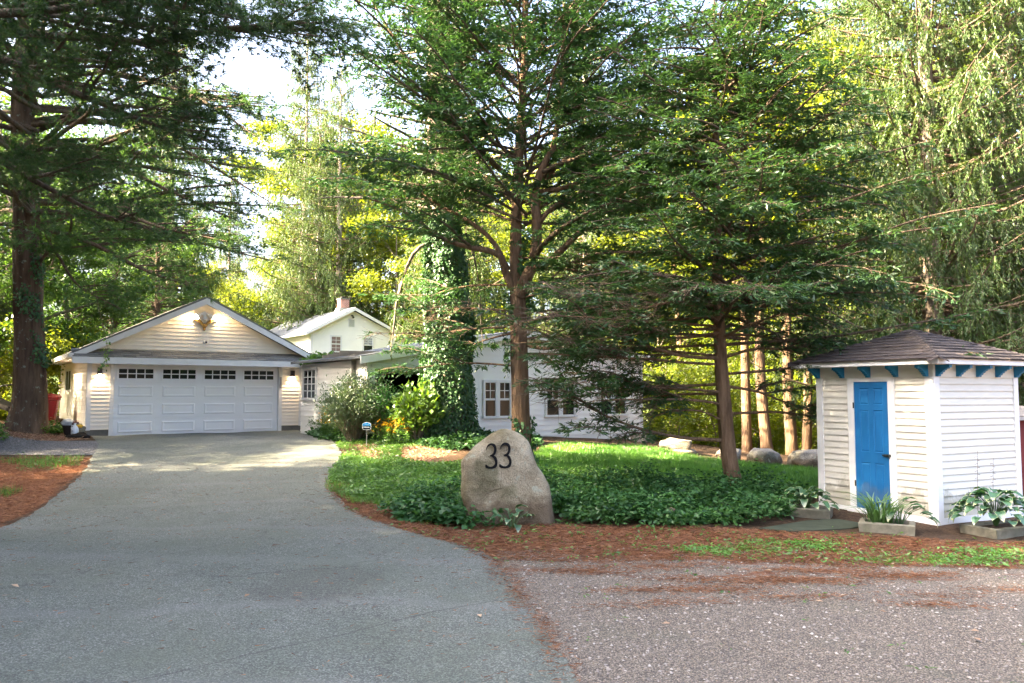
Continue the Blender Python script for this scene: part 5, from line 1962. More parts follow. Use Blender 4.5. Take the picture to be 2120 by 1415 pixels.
droopy = smooth_path([P_(885, 505, 19.95, .05), P_(860, 520, 19.6, .045), P_(840, 560, 19.4, .04), P_(822, 620, 19.2, .034), P_(815, 680, 19.1, .02), P_(808, 730, 19.1, .008)], 9)
sp_l.append(droopy)
for l in sp_l:
    paths.append(l)
    hangs(lv, tb, l, rgi, .15, .95, .2, .11, .034, 30, (.0, .7))
pa = np.stack(paths)
tb.add(pa[..., :3], pa[..., 3], 6)
turned(tag(obj('limbs', local(tb.mesh('limbs', M['bark_grey']), ib), root), kind='stuff'), 2, .3)
turned(obj('crown', local(lv.mesh('crown', M['spruce']), ib), root), 2, .3)

# ivy creeping on the hemlock and pine trunks
def trunk_ivy(parent, base, trunk, z0, z1, a0, a1, n, seed, extra=.06, mat='ivy'):
    rg = np.random.default_rng(seed)
    tr = smooth_path(trunk, 160)
    zz = rg.uniform(z0, z1, n)
    ang = rg.uniform(a0, a1, n) + .5 * np.sin(zz * 2.5)
    ii = np.argmin(np.abs(tr[None, :, 2] - zz[:, None]), axis=1)
    cl = rg.random(n) < .5 + .5 * np.sin(zz * 5.1 + ang * 2)
    zz, ang, ii = zz[cl], ang[cl], ii[cl]
    n = len(zz)
    out = np.stack([np.cos(ang), np.sin(ang), np.zeros(n)], 1)
    P = np.stack([tr[ii, 0], tr[ii, 1], zz], 1) + out * (tr[ii, 3] + rg.uniform(.01, extra, n))[:, None]
    lv = Leaves()
    lv.diamonds(P, np.array([0, 0, -1.]) + out * .4 + rg.normal(size=(n, 3)) * .5, out + rg.normal(size=(n, 3)) * .4, rg.uniform(.06, .12, n), rg.uniform(.05, .10, n), np.clip(rg.normal(.4, .25, n), 0, 1), .1)
    obj('ivy', local(lv.mesh('ivy', M[mat]), base), parent)


trunk_ivy(hem, cb_, C_trunk, 3.0, 5.2, -.9, 1.0, 900, 61, .16)
trunk_ivy(hem, cb_, C_trunk, 2.2, 4.0, 2.4, 3.9, 520, 62, .14)
trunk_ivy(hem, cb_, C_trunk, .4, 1.4, -2.2, .6, 420, 63, .10)
pine_l = bpy.data.objects['pine_tree']
trunk_ivy(pine_l, lb, L_trunk, 2.6, 6.0, -1.3, .1, 1100, 64, .14)

# ------------------------------------------------------------------ trees of the wood
G_R = 'spruces at the right'
spA = spruce('norway_spruce', 71, 22, 2.6, 4.6, 110, M['spruce'], M['bark_grey'], 'tall sunlit spruce with hanging twigs above the shed roof', G_R, .30, 1.3, 58, .12, .029, .13)
spB = spruce('norway_spruce', 72, 25, 4.5, 4.2, 80, M['spruce'], M['bark_pale'], 'tall spruce with bare pale lower trunk rising right behind the chimney', None, .30, 1.5, 44, .16, .034, .17, .10)
brA = broadleaf('maple_tree', 81, 15, 4.6, 3.0, 26000, .17, M['broad'], M['bark_grey'], 'sunlit leafy tree in the bright wood behind the houses', group='leafy trees of the wood')
brB = broadleaf('maple_tree', 82, 18, 5.2, 4.0, 30000, .18, M['broad'], M['bark_grey'], 'sunlit leafy tree in the bright wood behind the houses', group='leafy trees of the wood', trunk_r=.2)
brC = broadleaf('young_maple', 83, 8, 2.8, .9, 7500, .15, M['broad'], M['bark_grey'], 'slender young leafy tree at the edge of the sunny wood', group='young trees at the wood edge', trunk_r=.08, clump=.55, ntips=110)
brD = broadleaf('oak_tree', 84, 14, 5.0, 2.2, 28000, .15, M['broad_dark'], M['bark_grey'], 'dark green leafy tree beside the pine at the left', group='leafy trees at the left', trunk_r=.2)
bsh = broadleaf('wood_shrub', 85, 3.2, 2.0, .15, 5600, .13, M['broad'], M['bark_grey'], 'bright undergrowth shrub at the foot of the wood', 'shrub', .04, .5, 90, 'undergrowth shrubs')
brE = broadleaf('wood_tree', 87, 13, 2.4, 5.5, 5000, .16, M['broad'], M['bark_hemlock'], 'straight-trunked tree in the sunny wood left of the shed', trunk_r=.17)
pnA = pine_kind('white_pine', 86, 20, 4., 4.8, 60, M['pine'], M['bark_pine'], 'dark green pine rising behind the garage roof', 'pines behind the garage')


def put(kind, u_or_x, y, rz, s, label=None, group=None, px=True, first=[]):
    x = (u_or_x - 1060) / F_PX * y if px else u_or_x
    loc = (x, y, tz(x, y) - .1)
    if kind.name not in first:
        first.append(kind.name)
        kind.location = loc
        kind.rotation_euler = (0, 0, rz)
        kind.scale = (s, s, s)
        if label:
            kind['label'] = label
        if group:
            kind['group'] = group
        return kind
    return copy_tree(kind, loc, rz, s, label, group)


put(spA, 1935, 21.5, .4, 1.0)
put(spA, 2110, 25.0, 2.1, 1.1, 'tall spruce at the right edge behind the red shed')
put(spA, 1780, 35.0, 4.0, 1.15, 'tall spruce with drooping boughs left of the shed roof peak')
put(spB, 698, 58., .0, 1.05)
put(spB, 655, 60., 1.3, .95, 'tall spruce with bare pale lower trunk rising left behind the chimney')
put(spB, 625, 66., 2.2, 1.3, 'tall sunlit spruce left above the white house roof')
put(spB, 345, 54., 5.2, 1.15, 'tall spruce showing through the pine boughs above the garage')
put(spB, 470, 72., 4.2, .85, 'distant sunlit spruce above the garage gable peak')
put(spB, 935, 46., 3.2, 1.0, 'tall spruce behind the low wing roof')
put(spB, 1215, 44., 4.4, 1.0, 'tall spruce behind the right end of the low wing')
put(pnA, 320, 40., .3, .62)
put(pnA, 235, 43., 2.3, .66, 'dark green pine left behind the garage roof')
put(pnA, -150, 30., 1.0, 1., 'pine in the wood at the left edge')
gl = 'sunlit leafy tree in the bright wood behind the houses'
ROW = []
for k, (u, y, s) in enumerate([(430, 78, .82), (500, 84, .78), (560, 74, .72), (610, 82, .95), (755, 66, 1.0), (830, 58, 1.05), (890, 66, 1.2), (985, 54, 1.05), (1060, 60, 1.2), (1130, 52, 1.0), (1190, 64, 1.2), (1290, 50, 1.0), (1360, 58, 1.15), (380, 66, .85), (665, 76, 1.6), (775, 70, 1.5), (850, 66, 1.5), (1385, 56, 1.5), (1470, 60, 1.6), (590, 90, 1.25), (730, 84, 1.7), (960, 74, 1.5),
                              (345, 60, .8), (680, 88, 1.2), (1420, 44, 1.0), (1480, 52, 1.15), (1560, 42, 1.0), (1610, 50, 1.15), (1680, 42, 1.05), (1750, 50, 1.15), (1830, 38, .9), (1900, 44, 1.1), (1830, 31, 1.1), (2030, 34, 1.15), (1990, 40, 1.0), (2070, 46, 1.15), (2160, 38, 1.0)]):
    ROW.append((put(brA if k % 2 else brB, u, y, k * 1.7, s, gl), u, y, 'sunlit leafy tree'))
for k, (u, y, s) in enumerate([(1385, 33, .75), (1470, 37, .9), (1560, 35, .8), (1690, 36, .9), (1760, 31, .8), (1860, 31, .9), (1960, 30, .9), (2060, 31, .9)]):
    ROW.append((put(brC, u, y, k * 2.1, s), u, y, 'slender young leafy tree'))
for k, (u, y, s, lab) in enumerate([(1543, 24.5, .9, 'slim leaning trunk of a leafy tree just right of the young hemlock trunk'), (1587, 23.5, 1., 'second straight tree trunk right of the young hemlock, in the sunny wood'), (1637, 24.5, 1.05, 'pale sunlit tree trunk third right of the young hemlock'), (1664, 26., .95, 'straight tree trunk in the wood nearest the shed'), (1400, 33., 1., 'straight-trunked tree behind the right corner of the low wing')]):
    put(brE, u, y, k * 1.3, s, lab)
for k, (u, y, s) in enumerate([(1350, 29, .9), (1400, 27, .7), (1440, 31, 1.), (1480, 28, .8), (1530, 31, 1.), (1570, 29, .8), (1620, 31, 1.), (1665, 27, .7), (1700, 31, 1.), (1750, 28, .8), (1820, 27, .9), (1900, 26, .8), (1980, 26, .9), (2070, 25, .9), (1370, 36, 1.2), (1500, 38, 1.3), (1600, 38, 1.3), (1700, 38, 1.3)]):
    ROW.append((put(bsh, u, y, k * 1.3, s), u, y, 'bright undergrowth shrub'))
for k, (u, y, s) in enumerate([(150, 34, .75), (90, 31, .8), (10, 30, .9), (-60, 27, .9), (215, 42, .8), (40, 44, 1.1), (290, 52, .9), (-140, 36, 1.1), (130, 54, 1.1)]):
    ROW.append((put(brD, u, y, k * 1.1, s), u, y, 'dark green leafy tree'))
for k, (u, y, s) in enumerate([(10, 27, .9), (60, 30, 1.), (110, 30, .9), (-40, 26, 1.)]):
    ROW.append((put(bsh, u, y, k * 1.9 + .5, s, None, 'shrubs at the left'), u, y, 'leafy shrub'))
PLACES = [(-400, -20, 'beyond the left edge of the picture'), (-20, 30, 'left of the big pine trunk'), (30, 130, 'behind the pine trunk and red bin'), (130, 260, 'behind the left end of the garage'), (260, 400, 'above the left slope of the garage roof'), (400, 520, 'above the garage gable peak'), (520, 640, 'between garage peak and white house'),
          (640, 745, 'behind the white house chimney'), (745, 860, 'right of the white house gable'), (860, 1000, 'behind the ivy-clad trunk'), (1000, 1100, 'behind the forked hemlock trunk'), (1100, 1230, 'right of the forked hemlock trunk'), (1230, 1340, 'behind the right end of the low wing'), (1340, 1420, 'just right of the low wing'),
          (1420, 1510, 'left behind the young hemlock trunk'), (1510, 1600, 'right behind the young hemlock trunk'), (1600, 1710, 'behind the boulders left of the shed'), (1710, 1800, 'behind the left eave of the shed'), (1800, 1900, 'behind the left slope of the shed roof'), (1900, 2000, 'behind the shed roof peak'), (2000, 2500, 'behind the right end of the shed roof')]
ORD = ['nearest', 'second nearest', 'third nearest', 'fourth nearest', 'fifth nearest', 'farthest']
for lo_, hi_, place in PLACES:
    for kd in sorted({r[3] for r in ROW}):
        rr_ = sorted([r for r in ROW if r[3] == kd and lo_ <= r[1] < hi_], key=lambda r: r[2])
        for q, r in enumerate(rr_):
            r[0]['label'] = (kd if len(rr_) == 1 else ORD[min(q, 5)] + ' ' + kd) + ' ' + place
for k, (x, y, s) in enumerate([(-18.6, 20.6, 1.), (-24., 17.5, 1.), (-14.5, 5, .9), (-18.5, 8.5, 1.), (-23, 10.2, 1.05), (-22, 4, 1.), (-16.5, .5, 1.), (-12, -1.5, .85), (-20, -3, 1.), (-26, -1, 1.1), (-15, -7, 1.), (-25, -8, 1.1), (-10.5, 3., .8), (-9., -8, .9)]):
    put(spA, x, y, k * 1.9, s, 'spruce of the wood beyond the left edge', 'wood beyond the left edge', False)
# the wood goes on to the left and behind the photographer: it is what shades the drive
for k, (x, y, s) in enumerate([(-19, 6, 1.0), (-26, 2, 1.1), (-30, 8, 1.1), (-20, -9, 1.), (-17, 4, 1.), (-29, -5, 1.), (-12, -11, 1.), (-7, -13, 1.)]):
    put(pnA if k % 3 else spA, x, y, k * 1.37, s, 'tree of the wood beyond the left edge of the picture', 'wood beyond the left edge', False)
for k, (x, y, s) in enumerate([(-21, 1.5, 1.), (-27, 13, 1.1), (-17, 17.5, .8), (-34, 4, 1.2), (-13, -7, 1.), (-5, -12, 1.)]):
    put(brD, x, y, k * 2.2, s, 'leafy tree of the wood beyond the left edge', 'wood beyond the left edge', False)
# ------------------------------------------------------------------ boulder with the house number
from mathutils import noise as mnoise
SO = [(145, 520), (150, 610), (160, 700), (157, 800), (155, 900), (172, 1000), (190, 1080), (200, 1180), (205, 1300), (215, 1420), (700, 1430), (1100, 1430), (1405, 1420), (1402, 1340), (1392, 1230), (1380, 1130), (1355, 980), (1330, 830), (1260, 700), (1190, 590), (1120, 420), (1050, 250), (980, 180), (900, 130), (800, 92), (730, 84), (660, 92), (560, 150), (450, 230), (340, 310), (250, 410), (165, 495)]
K = .1555 * 11.35 / 1649
S_Y = 11.45
sx0, sz0 = (930 + .1555 * 770 - 1060) / F_PX * 11.3, None
outl = np.array([((X - 770) * K, (1340 - Y) * K) for X, Y in SO])
# resample the outline evenly
seg = np.linalg.norm(np.diff(np.vstack([outl, outl[:1]]), axis=0), axis=1)
cum = np.concatenate([[0], np.cumsum(seg)])
tt = np.linspace(0, cum[-1], 97)[:-1]
oc = np.vstack([outl, outl[:1]])
ring = np.stack([np.interp(tt, cum, oc[:, 0]), np.interp(tt, cum, oc[:, 1])], 1)
ctr = np.array([.0, .55])
layers = [(.0, -.235), (.25, -.232), (.5, -.228), (.72, -.215), (.86, -.19), (.94, -.14), (.985, -.07), (1., .02), (.99, .12), (.95, .22), (.86, .31), (.70, .37), (.45, .40), (.0, .41)]
V, Fs = [], []
nR = len(ring)
for s, y in layers:
    q = ctr + (ring - ctr) * s
    lean = .10 * q[:, 1]
    V.append(np.stack([q[:, 0], np.full(nR, y) + lean, q[:, 1]], 1))
V = np.concatenate(V)
for v in V:
    p = Vector(v)
    a = mnoise.fractal(p * 2.3, .9, 2.1, 5) * .045 + mnoise.noise(p * 7) * .010
    flat = abs(v[0] + .2) < .35 and v[1] < .1 and .5 < v[2] < 1.1
    v[1] += a * (.4 if flat else 1.)
    v[0] += mnoise.noise(p * 3.1 + Vector((5, 5, 5))) * .03
    v[2] += mnoise.noise(p * 3.3 + Vector((9, 1, 5))) * .015
i = np.arange(len(V)).reshape(len(layers), nR)
nx = np.roll(i, -1, 1)
Fc = np.stack([i[:-1], nx[:-1], nx[1:], i[1:]], -1).reshape(-1, 4)
bz_ = tz(-.07, S_Y) - .02
st_ = thing('boulder', (-.07, S_Y, bz_), 'upright granite boulder bearing the black house number 33', 'boulder')
obj('stone', mesh_np('stone', V, [Fc], M['stone'], smooth=True), st_)


def numeral(x, z, s, tilt):
    cl_ = [(-.5, .73, .03), (-.42, .85, .07), (-.28, .94, .10), (-.08, .985, .11), (.14, .96, .15), (.30, .87, .24), (.33, .75, .26), (.25, .62, .20), (.08, .54, .10), (-.14, .505, .04)]
    cl2 = [(-.16, .505, .04), (.10, .49, .09), (.30, .41, .20), (.41, .28, .27), (.40, .15, .25), (.27, .06, .17), (.05, .01, .11), (-.22, .01, .11), (-.40, .045, .15), (-.50, .075, .16), (-.55, .08, .08)]
    m = MB()
    for c in (cl_, cl2):
        p = smooth_path([(a, 0, b, w) for a, b, w in c], 28)
        T = np.gradient(p[:, [0, 2]], axis=0)
        T = T / np.linalg.norm(T, axis=1, keepdims=True)
        Nn = np.stack([-T[:, 1], T[:, 0]], 1)
        a = p[:, [0, 2]] + Nn * p[:, 3:4] * .42
        b = p[:, [0, 2]] - Nn * p[:, 3:4] * .42
        n = len(p)
        vs = [(q[0], -.03, q[1]) for q in a] + [(q[0], -.03, q[1]) for q in b] + [(q[0], .06, q[1]) for q in a] + [(q[0], .06, q[1]) for q in b]
        fs = []
        for k in range(n - 1):
            fs += [(k, k + 1, n + k + 1, n + k), (2 * n + k, 3 * n + k, 3 * n + k + 1, 2 * n + k + 1), (k, 2 * n + k, 2 * n + k + 1, k + 1), (n + k, n + k + 1, 3 * n + k + 1, 3 * n + k)]
        fs += [(0, n, 3 * n, 2 * n), (n - 1, 3 * n - 1, 4 * n - 1, 2 * n - 1)]
        m.add(vs, fs)
    y = -.232 + .10 * (z + s * .5) - .008
    return m.obj('numeral', M['numeral'], st_, loc=(x, y, z), rot=(-.10, 0, 0), scale=(s * .475, s, s))


zb = (1340 - 590) * K
numeral((566 - 770) * K, zb + .002, 312 * K, -.01)
numeral((750 - 770) * K, zb + .008, 315 * K, -.02)


# ------------------------------------------------------------------ boulders
def boulder(name, loc, r, seed, label, mat='boulder', sub=4, cuts=14, group=None):
    import bmesh
    rg = np.random.default_rng(seed)
    bm = bmesh.new()
    bmesh.ops.create_icosphere(bm, subdivisions=sub, radius=1.)
    co = np.array([v.co[:] for v in bm.verts])
    for k in range(cuts):
        n = nrm(rg.normal(size=3))
        d = rg.uniform(.62, .86)
        q = co @ n - d
        co = co - np.clip(q, 0, None)[:, None] * n * .92
    for j, v in enumerate(bm.verts):
        p = Vector(co[j])
        f = 1 + mnoise.fractal(p * 1.7 + Vector((seed, 0, 0)), .9, 2., 4) * .07
        v.co = Vector((co[j][0] * r[0], co[j][1] * r[1], co[j][2] * r[2])) * f
    me = bpy.data.meshes.new(name)
    bm.to_mesh(me)
    bm.free()
    me.polygons.foreach_set('use_smooth', [True] * len(me.polygons))
    me.materials.append(M[mat])
    o = obj(name, me, None, (loc[0], loc[1], tz(loc[0], loc[1]) + loc[2]), (0, 0, rg.uniform(0, 6)))
    return tag(o, label, 'boulder', group)


boulder('boulder', (6.85, 18.6, .14), (.55, .42, .34), 3, 'pale cracked boulder at the lawn edge nearest the shed')
boulder('boulder', (5.95, 18.75, .16), (.46, .38, .34), 4, 'pale peaked boulder second from the shed along the lawn')
boulder('boulder', (5.2, 19.1, .10), (.36, .34, .24), 5, 'tan boulder just right of the young hemlock trunk')
boulder('boulder', (4.25, 20.6, .22), (.58, .42, .24), 6, 'long flat tan boulder left of the young hemlock trunk')
boulder('boulder', (4.35, 20.35, .02), (.38, .28, .14), 8, 'low mossy stone under the long flat boulder')
boulder('boulder', (-14.05, 21.0, .22), (.42, .40, .42), 7, 'rounded tan boulder at the left edge beside the pine trunk')
boulder('boulder', (2.25, 11.55, .06), (.17, .14, .15), 9, 'small brown stone half hidden in the groundcover', 'stone')
boulder('boulder', (3.95, 24.6, .05), (.34, .28, .20), 10, 'grey stone at the right foot of the low wing')


# ------------------------------------------------------------------ low planting
def scatter(poly, n, rg, dens=None):
    p = np.array(poly)
    lo, hi = p.min(0), p.max(0)
    out = []
    tot = 0
    while tot < n:
        c = rg.uniform(lo, hi, (n * 3, 2))
        c = c[inpoly(c[:, 0], c[:, 1], poly)]
        if dens is not None:
            c = c[rg.random(len(c)) < dens(c[:, 0], c[:, 1])]
        out.append(c)
        tot += len(c)
    return np.concatenate(out)[:n]


def leafy_cover(name, poly, nplant, per, hgt, leaf, mat, label, seed, dens=None, spread=.10, wr=.8, avoid=None, cat='groundcover'):
    rg = np.random.default_rng(seed)
    b = scatter(poly, nplant, rg, dens)
    if avoid is not None:
        b = b[~avoid(b[:, 0], b[:, 1])]
    z = terr(b[:, 0], b[:, 1])
    hb = hgt * rg.uniform(.3, 1.25, len(b)) * (.78 + .42 * np.sin(b[:, 0] * 2.9 + 1.3 * np.sin(b[:, 1] * 1.9)) * np.sin(b[:, 1] * 3.7))
    i = np.repeat(np.arange(len(b)), per)
    n = len(i)
    a = rg.uniform(0, 2 * np.pi, n)
    f = rg.uniform(.35, 1., n)
    P = np.stack([b[i, 0] + np.cos(a) * spread * f, b[i, 1] + np.sin(a) * spread * f, z[i] + hb[i] * rg.uniform(.45, 1.05, n)], 1)
    D = np.stack([np.cos(a), np.sin(a), rg.normal(size=n) * .35 - .15], 1)
    Nn = np.array([0, 0, 1.]) + rg.normal(size=(n, 3)) * .45
    lv = Leaves()
    tp = np.clip(rg.normal(.5, .22, len(b)), 0, 1)
    lv.diamonds(P, D, Nn, (leaf * rg.uniform(.6, 1.45, len(b)))[i] * rg.uniform(.7, 1.2, n), (leaf * wr * rg.uniform(.6, 1.3, len(b)))[i], np.clip(tp[i] * .8 + rg.uniform(0, .25, n), 0, 1), .10)
    me = lv.mesh(name, M[mat])
    # stems
    tb = Tubes()
    top = np.stack([b[:, 0] + rg.normal(size=len(b)) * .02, b[:, 1] + rg.normal(size=len(b)) * .02, z + hb], 1)
    bot = np.stack([b[:, 0], b[:, 1], z - .02], 1)
    o = obj(name, me)
    tag(o, label, cat, None, 'stuff')
    return o


def not_stone(x, y):
    return ((np.abs(x + .02) < .78) & (np.abs(y - 11.55) < .38)) | (np.hypot(x - .18, y - 16.5) < .3) | (np.hypot(x - 3.86, y - 13.8) < .22)


leafy_cover('groundcover', BED, 3900, 9, .38, .072, 'groundcover', 'dark leafy groundcover around the numbered boulder', 101, lambda x, y: .25 + .75 * (np.sin(x * 3.3 + 2 * np.sin(y * 2.1)) * np.sin(y * 4.1 + x) > -.45), .13, .75, not_stone)
leafy_cover('groundcover', [(-1.7, 11.7), (-.75, 11.0), (-.2, 11.02), (.1, 11.1), (-.2, 11.3), (-.8, 12.0), (-1.6, 12.4)], 250, 10, .26, .10, 'groundcover', 'leafy plants at the lower left foot of the numbered boulder', 102, None, .13, .8, not_stone)
leafy_cover('weeds', GREEN_B, 6500, 6, .16, .055, 'bright_cover', 'bright green low weeds between drive and numbered boulder', 103, lambda x, y: .35 + .65 * (np.sin(x * 3.1 + 1) * np.sin(y * 2.3) > -.35), .08, .6, not_stone)
leafy_cover('weeds', [(-1.5, 12.4), (-.5, 12.), (.6, 12.4), (.6, 15.5), (-.6, 15.8), (-1.3, 14.2)], 1600, 9, .34, .065, 'bright_cover', 'taller light green plants left behind the numbered boulder', 104, None, .11, .5, not_stone)
leafy_cover('weeds', [(.7, 12.2), (2.2, 12.6), (2.4, 14.8), (.8, 15.2)], 500, 9, .34, .07, 'bright_cover', 'light green plants right behind the numbered boulder', 105, None, .11, .5, not_stone)
leafy_cover('ivy_patch', IVY_BED, 4200, 8, .20, .10, 'ivy', 'dark ivy carpet around the ivy-clad trunk', 106, None, .14, .85)
leafy_cover('weeds', [(-4.4, 20.), (-3.7, 18.), (-3.3, 16.9), (-2.4, 17.), (-2.6, 18.6), (-1.2, 18.4), (-2.6, 19.4)], 900, 6, .10, .05, 'bright_cover', 'thin weeds along the mulch beside the drive', 107, lambda x, y: .3 + .7 * (np.sin(x * 4 + y) > 0), .08, .6)
WEEDY = [(3.2, 10.2), (4.6, 9.5), (6.6, 9.6), (8.5, 9.4), (8.5, 8.7), (5., 8.6), (3.4, 8.75), (2.2, 9.1), (1.8, 9.5)]
leafy_cover('weeds', WEEDY, 900, 6, .07, .05, 'bright_cover', 'sparse weeds between the gravel and the shed', 108, lambda x, y: (np.sin(x * 2.3 + .5) * np.sin(y * 5 + x) > -.1) * .9 + .1, .07, .55)
leafy_cover('weeds', RED_C, 420, 5, .08, .05, 'bright_cover', 'scattered small weeds on the rust-coloured needles', 109, None, .06, .5)
leafy_cover('weeds', [(.2, 5.), (.2, 8.8), (7, 8.8), (7, 5.)], 46, 5, .05, .05, 'bright_cover', 'single small weeds growing through the gravel', 110, None, .05, .4)
leafy_cover('weeds', [(-9.4, 17.5), (-8.8, 16.2), (-9.4, 15.6), (-10.5, 16.8), (-12, 17.6)], 90, 6, .12, .06, 'bright_cover', 'grassy weeds at the left edge of the drive', 111, None, .07, .3)
leafy_cover('weeds', [(-12.6, 22.6), (-13.1, 23.4), (-13.6, 23.0), (-13.0, 22.0)], 260, 9, .28, .07, 'bright_cover', 'green weeds in front of the red bin', 112, None, .10, .6)
leafy_cover('groundcover', [(-12.4, 18.4), (-12.8, 20.3), (-15., 20.6), (-15., 18.)], 900, 9, .50, .08, 'bright_cover', 'leafy green plants at the left edge beside the gravel path', 113, None, .12, .55)


leafy_cover('groundcover', [(.75, 11.2), (2., 10.95), (3.7, 11.2), (4.1, 11.9), (2.6, 12.1), (.9, 12.3)], 420, 9, .30, .075, 'mid_cover', 'lighter leafy plants along the front of the planting bed', 114, lambda x, y: .2 + .8 * (np.sin(x * 4.1) * np.sin(y * 3 + x * 2) > -.2), .12, .55, not_stone)
leafy_cover('groundcover', BED, 420, 8, .50, .06, 'mid_cover', 'taller mid green plants rising from the groundcover', 115, lambda x, y: 1. * (np.sin(x * 2.3 + 2) * np.sin(y * 2.9) > .25), .13, .5, not_stone)


def blades(name, poly, n, h, w, mat, label, seed, dens=None, tilt=.45, cat='grass'):
    rg = np.random.default_rng(seed)
    b = scatter(poly, n, rg, dens)
    z = terr(b[:, 0], b[:, 1])
    P = np.stack([b[:, 0], b[:, 1], z - .005], 1)
    pat = .5 + .25 * np.sin(b[:, 0] * 3.1 + np.sin(b[:, 1] * 2.3) * 2) + .2 * np.sin(b[:, 1] * 5.3 + b[:, 0] * 1.7)
    D = np.array([0, 0, 1.]) + rg.normal(size=(n, 3)) * np.array([tilt, tilt, .1])
    lv = Leaves()
    lv.needles(P, D, h * rg.uniform(.4, 1.5, n), w, np.clip(pat + rg.normal(0, .25, n), 0, 1), rg)
    return tag(obj(name, lv.mesh(name, M[mat])), label, cat, None, 'stuff')


blades('lawn_grass', LAWN, 85000, .11, .020, 'grass', 'mown bright green lawn behind the planting bed', 121, None, .4)
blades('grass', [(-3.6, 16.), (-3.3, 14.2), (-2.6, 13.), (-1.4, 12.6), (-.6, 14.), (-1., 16.4), (-2.6, 16.8)], 16000, .10, .010, 'grass', 'rough grass between the drive and the numbered boulder', 122, None, .5)
blades('grass', WEEDY, 2600, .06, .008, 'grass', 'thin grass in front of the shed', 123, lambda x, y: (np.sin(x * 2.3 + .5) * np.sin(y * 5 + x) > .0) * 1., .6)
blades('grass', [(-9.35, 17.5), (-8.9, 16.5), (-9.7, 16.2), (-11., 17.2)], 900, .14, .010, 'grass', 'grass tufts at the left edge of the drive', 124, None, .5)
blades('grass', [(-9., 13.6), (-8.4, 13.4), (-8.5, 14.0), (-9.1, 14.1)], 260, .14, .010, 'grass', 'small grass tuft on the rust-coloured needles at the left', 125, None, .5)

# needles and chips on the ground
rg = np.random.default_rng(131)
for poly, n, lab in (([(-7., 10.4), (-7.5, 12.9), (-8.1, 14.6), (-8.7, 16.3), (-9.2, 17.5), (-12.5, 17.7), (-11, 14), (-9, 10.5)], 26000, 'rust-coloured pine needles left of the drive'), (RED_C, 40000, 'rust-coloured pine needles between gravel and planting bed')):
    b = scatter(poly, n, rg)
    b = b[(b[:, 1] > 6) & (b[:, 0] > -14)]
    n = len(b)
    lv = Leaves()
    P = np.stack([b[:, 0], b[:, 1], terr(b[:, 0], b[:, 1]) + rg.uniform(.014, .03, n)], 1)
    a = rg.uniform(0, 6.28, n)
    lv.needles(P, np.stack([np.cos(a), np.sin(a), rg.normal(size=n) * .12], 1), rg.uniform(.05, .13, n), .0075, np.clip(rg.normal(.5, .25, n), 0, 1), rg)
    tag(obj('pine_needles', lv.mesh('pine_needles', M['needle_brown'])), lab, 'needles', None, 'stuff')
# drifts of needles along the edge of the drive and across the gravel
lv = Leaves()
for k in range(62):
    if k < 20:
        y = rg.uniform(5.2, 9.)
        c = np.array([rx_f(y) + rg.uniform(-.04, .06), y])
        sp_ = np.array([.05, .35])
    else:
        c = np.array([rg.uniform(.6, 4.6), rg.uniform(7.0, 9.3)])
        sp_ = np.array([.30, .07])
    n = int(rg.integers(15, 90)) if k < 20 else int(rg.integers(80, 380))
    b = c + rg.normal(size=(n, 2)) * sp_
    a = rg.uniform(0, 6.28, n)
    P = np.stack([b[:, 0], b[:, 1], terr(b[:, 0], b[:, 1]) + rg.uniform(.024, .036, n)], 1)
    lv.needles(P, np.stack([np.cos(a), np.sin(a), rg.normal(size=n) * .1], 1), rg.uniform(.04, .10, n), .006, np.clip(rg.normal(.55, .25, n), 0, 1), rg)
tag(obj('needle_drifts', lv.mesh('needle_drifts', M['needle_brown'])), 'drifts of rust-coloured needles on the gravel', 'needles', None, 'stuff')
# a few needles blown over the asphalt, more of them along its edges
lv = Leaves()
yy_ = rg.uniform(5, 17, 2600)
ea, eb = np.interp(yy_, LY, LX), np.interp(yy_, RY, RX)
q = rg.beta(.35, .35, 2600)
xx_ = ea + (eb - ea) * q
a = rg.uniform(0, 6.28, 2600)
lv.needles(np.stack([xx_, yy_, terr(xx_, yy_) + .028], 1), np.stack([np.cos(a), np.sin(a), rg.normal(size=2600) * .05], 1), rg.uniform(.04, .10, 2600), .006, rg.random(2600), rg)
tag(obj('pine_needles', lv.mesh('pine_needles', M['needle_brown'])), 'loose needles scattered on the asphalt drive', 'needles', None, 'stuff')
# wood chips in the mulch beds
lv = Leaves()
b = np.concatenate([scatter(CHIP_M, 9000, rg), scatter(CHIP_L, 9000, rg)])
n = len(b)
a = rg.uniform(0, 6.28, n)
lv.diamonds(np.stack([b[:, 0], b[:, 1], terr(b[:, 0], b[:, 1]) + rg.uniform(.004, .03, n)], 1), np.stack([np.cos(a), np.sin(a), rg.normal(size=n) * .3], 1), np.array([0, 0, 1.]) + rg.normal(size=(n, 3)) * .5, rg.uniform(.03, .09, n), rg.uniform(.012, .03, n), np.clip(rg.normal(.35, .25, n), 0, 1))
tag(obj('wood_chips', lv.mesh('wood_chips', M['dry_leaf'])), 'reddish wood chip mulch beside drive and garage', 'mulch', None, 'stuff')
# fallen leaves
lv = Leaves()
b = np.concatenate([rg.uniform((.6, 5.2), (7, 9), (34, 2)), rg.uniform((-6, 6), (0, 16), (16, 2))])
n = len(b)
a = rg.uniform(0, 6.28, n)
lv.diamonds(np.stack([b[:, 0], b[:, 1], terr(b[:, 0], b[:, 1]) + .035], 1), np.stack([np.cos(a), np.sin(a), rg.normal(size=n) * .15], 1), np.array([0, 0, 1.]) + rg.normal(size=(n, 3)) * .25, rg.uniform(.04, .10, n), rg.uniform(.025, .05, n), rg.random(n), .2)
tag(obj('fallen_leaves', lv.mesh('fallen_leaves', M['dry_leaf'])), 'few dry leaves lying on gravel and drive', 'leaves', None, 'stuff')
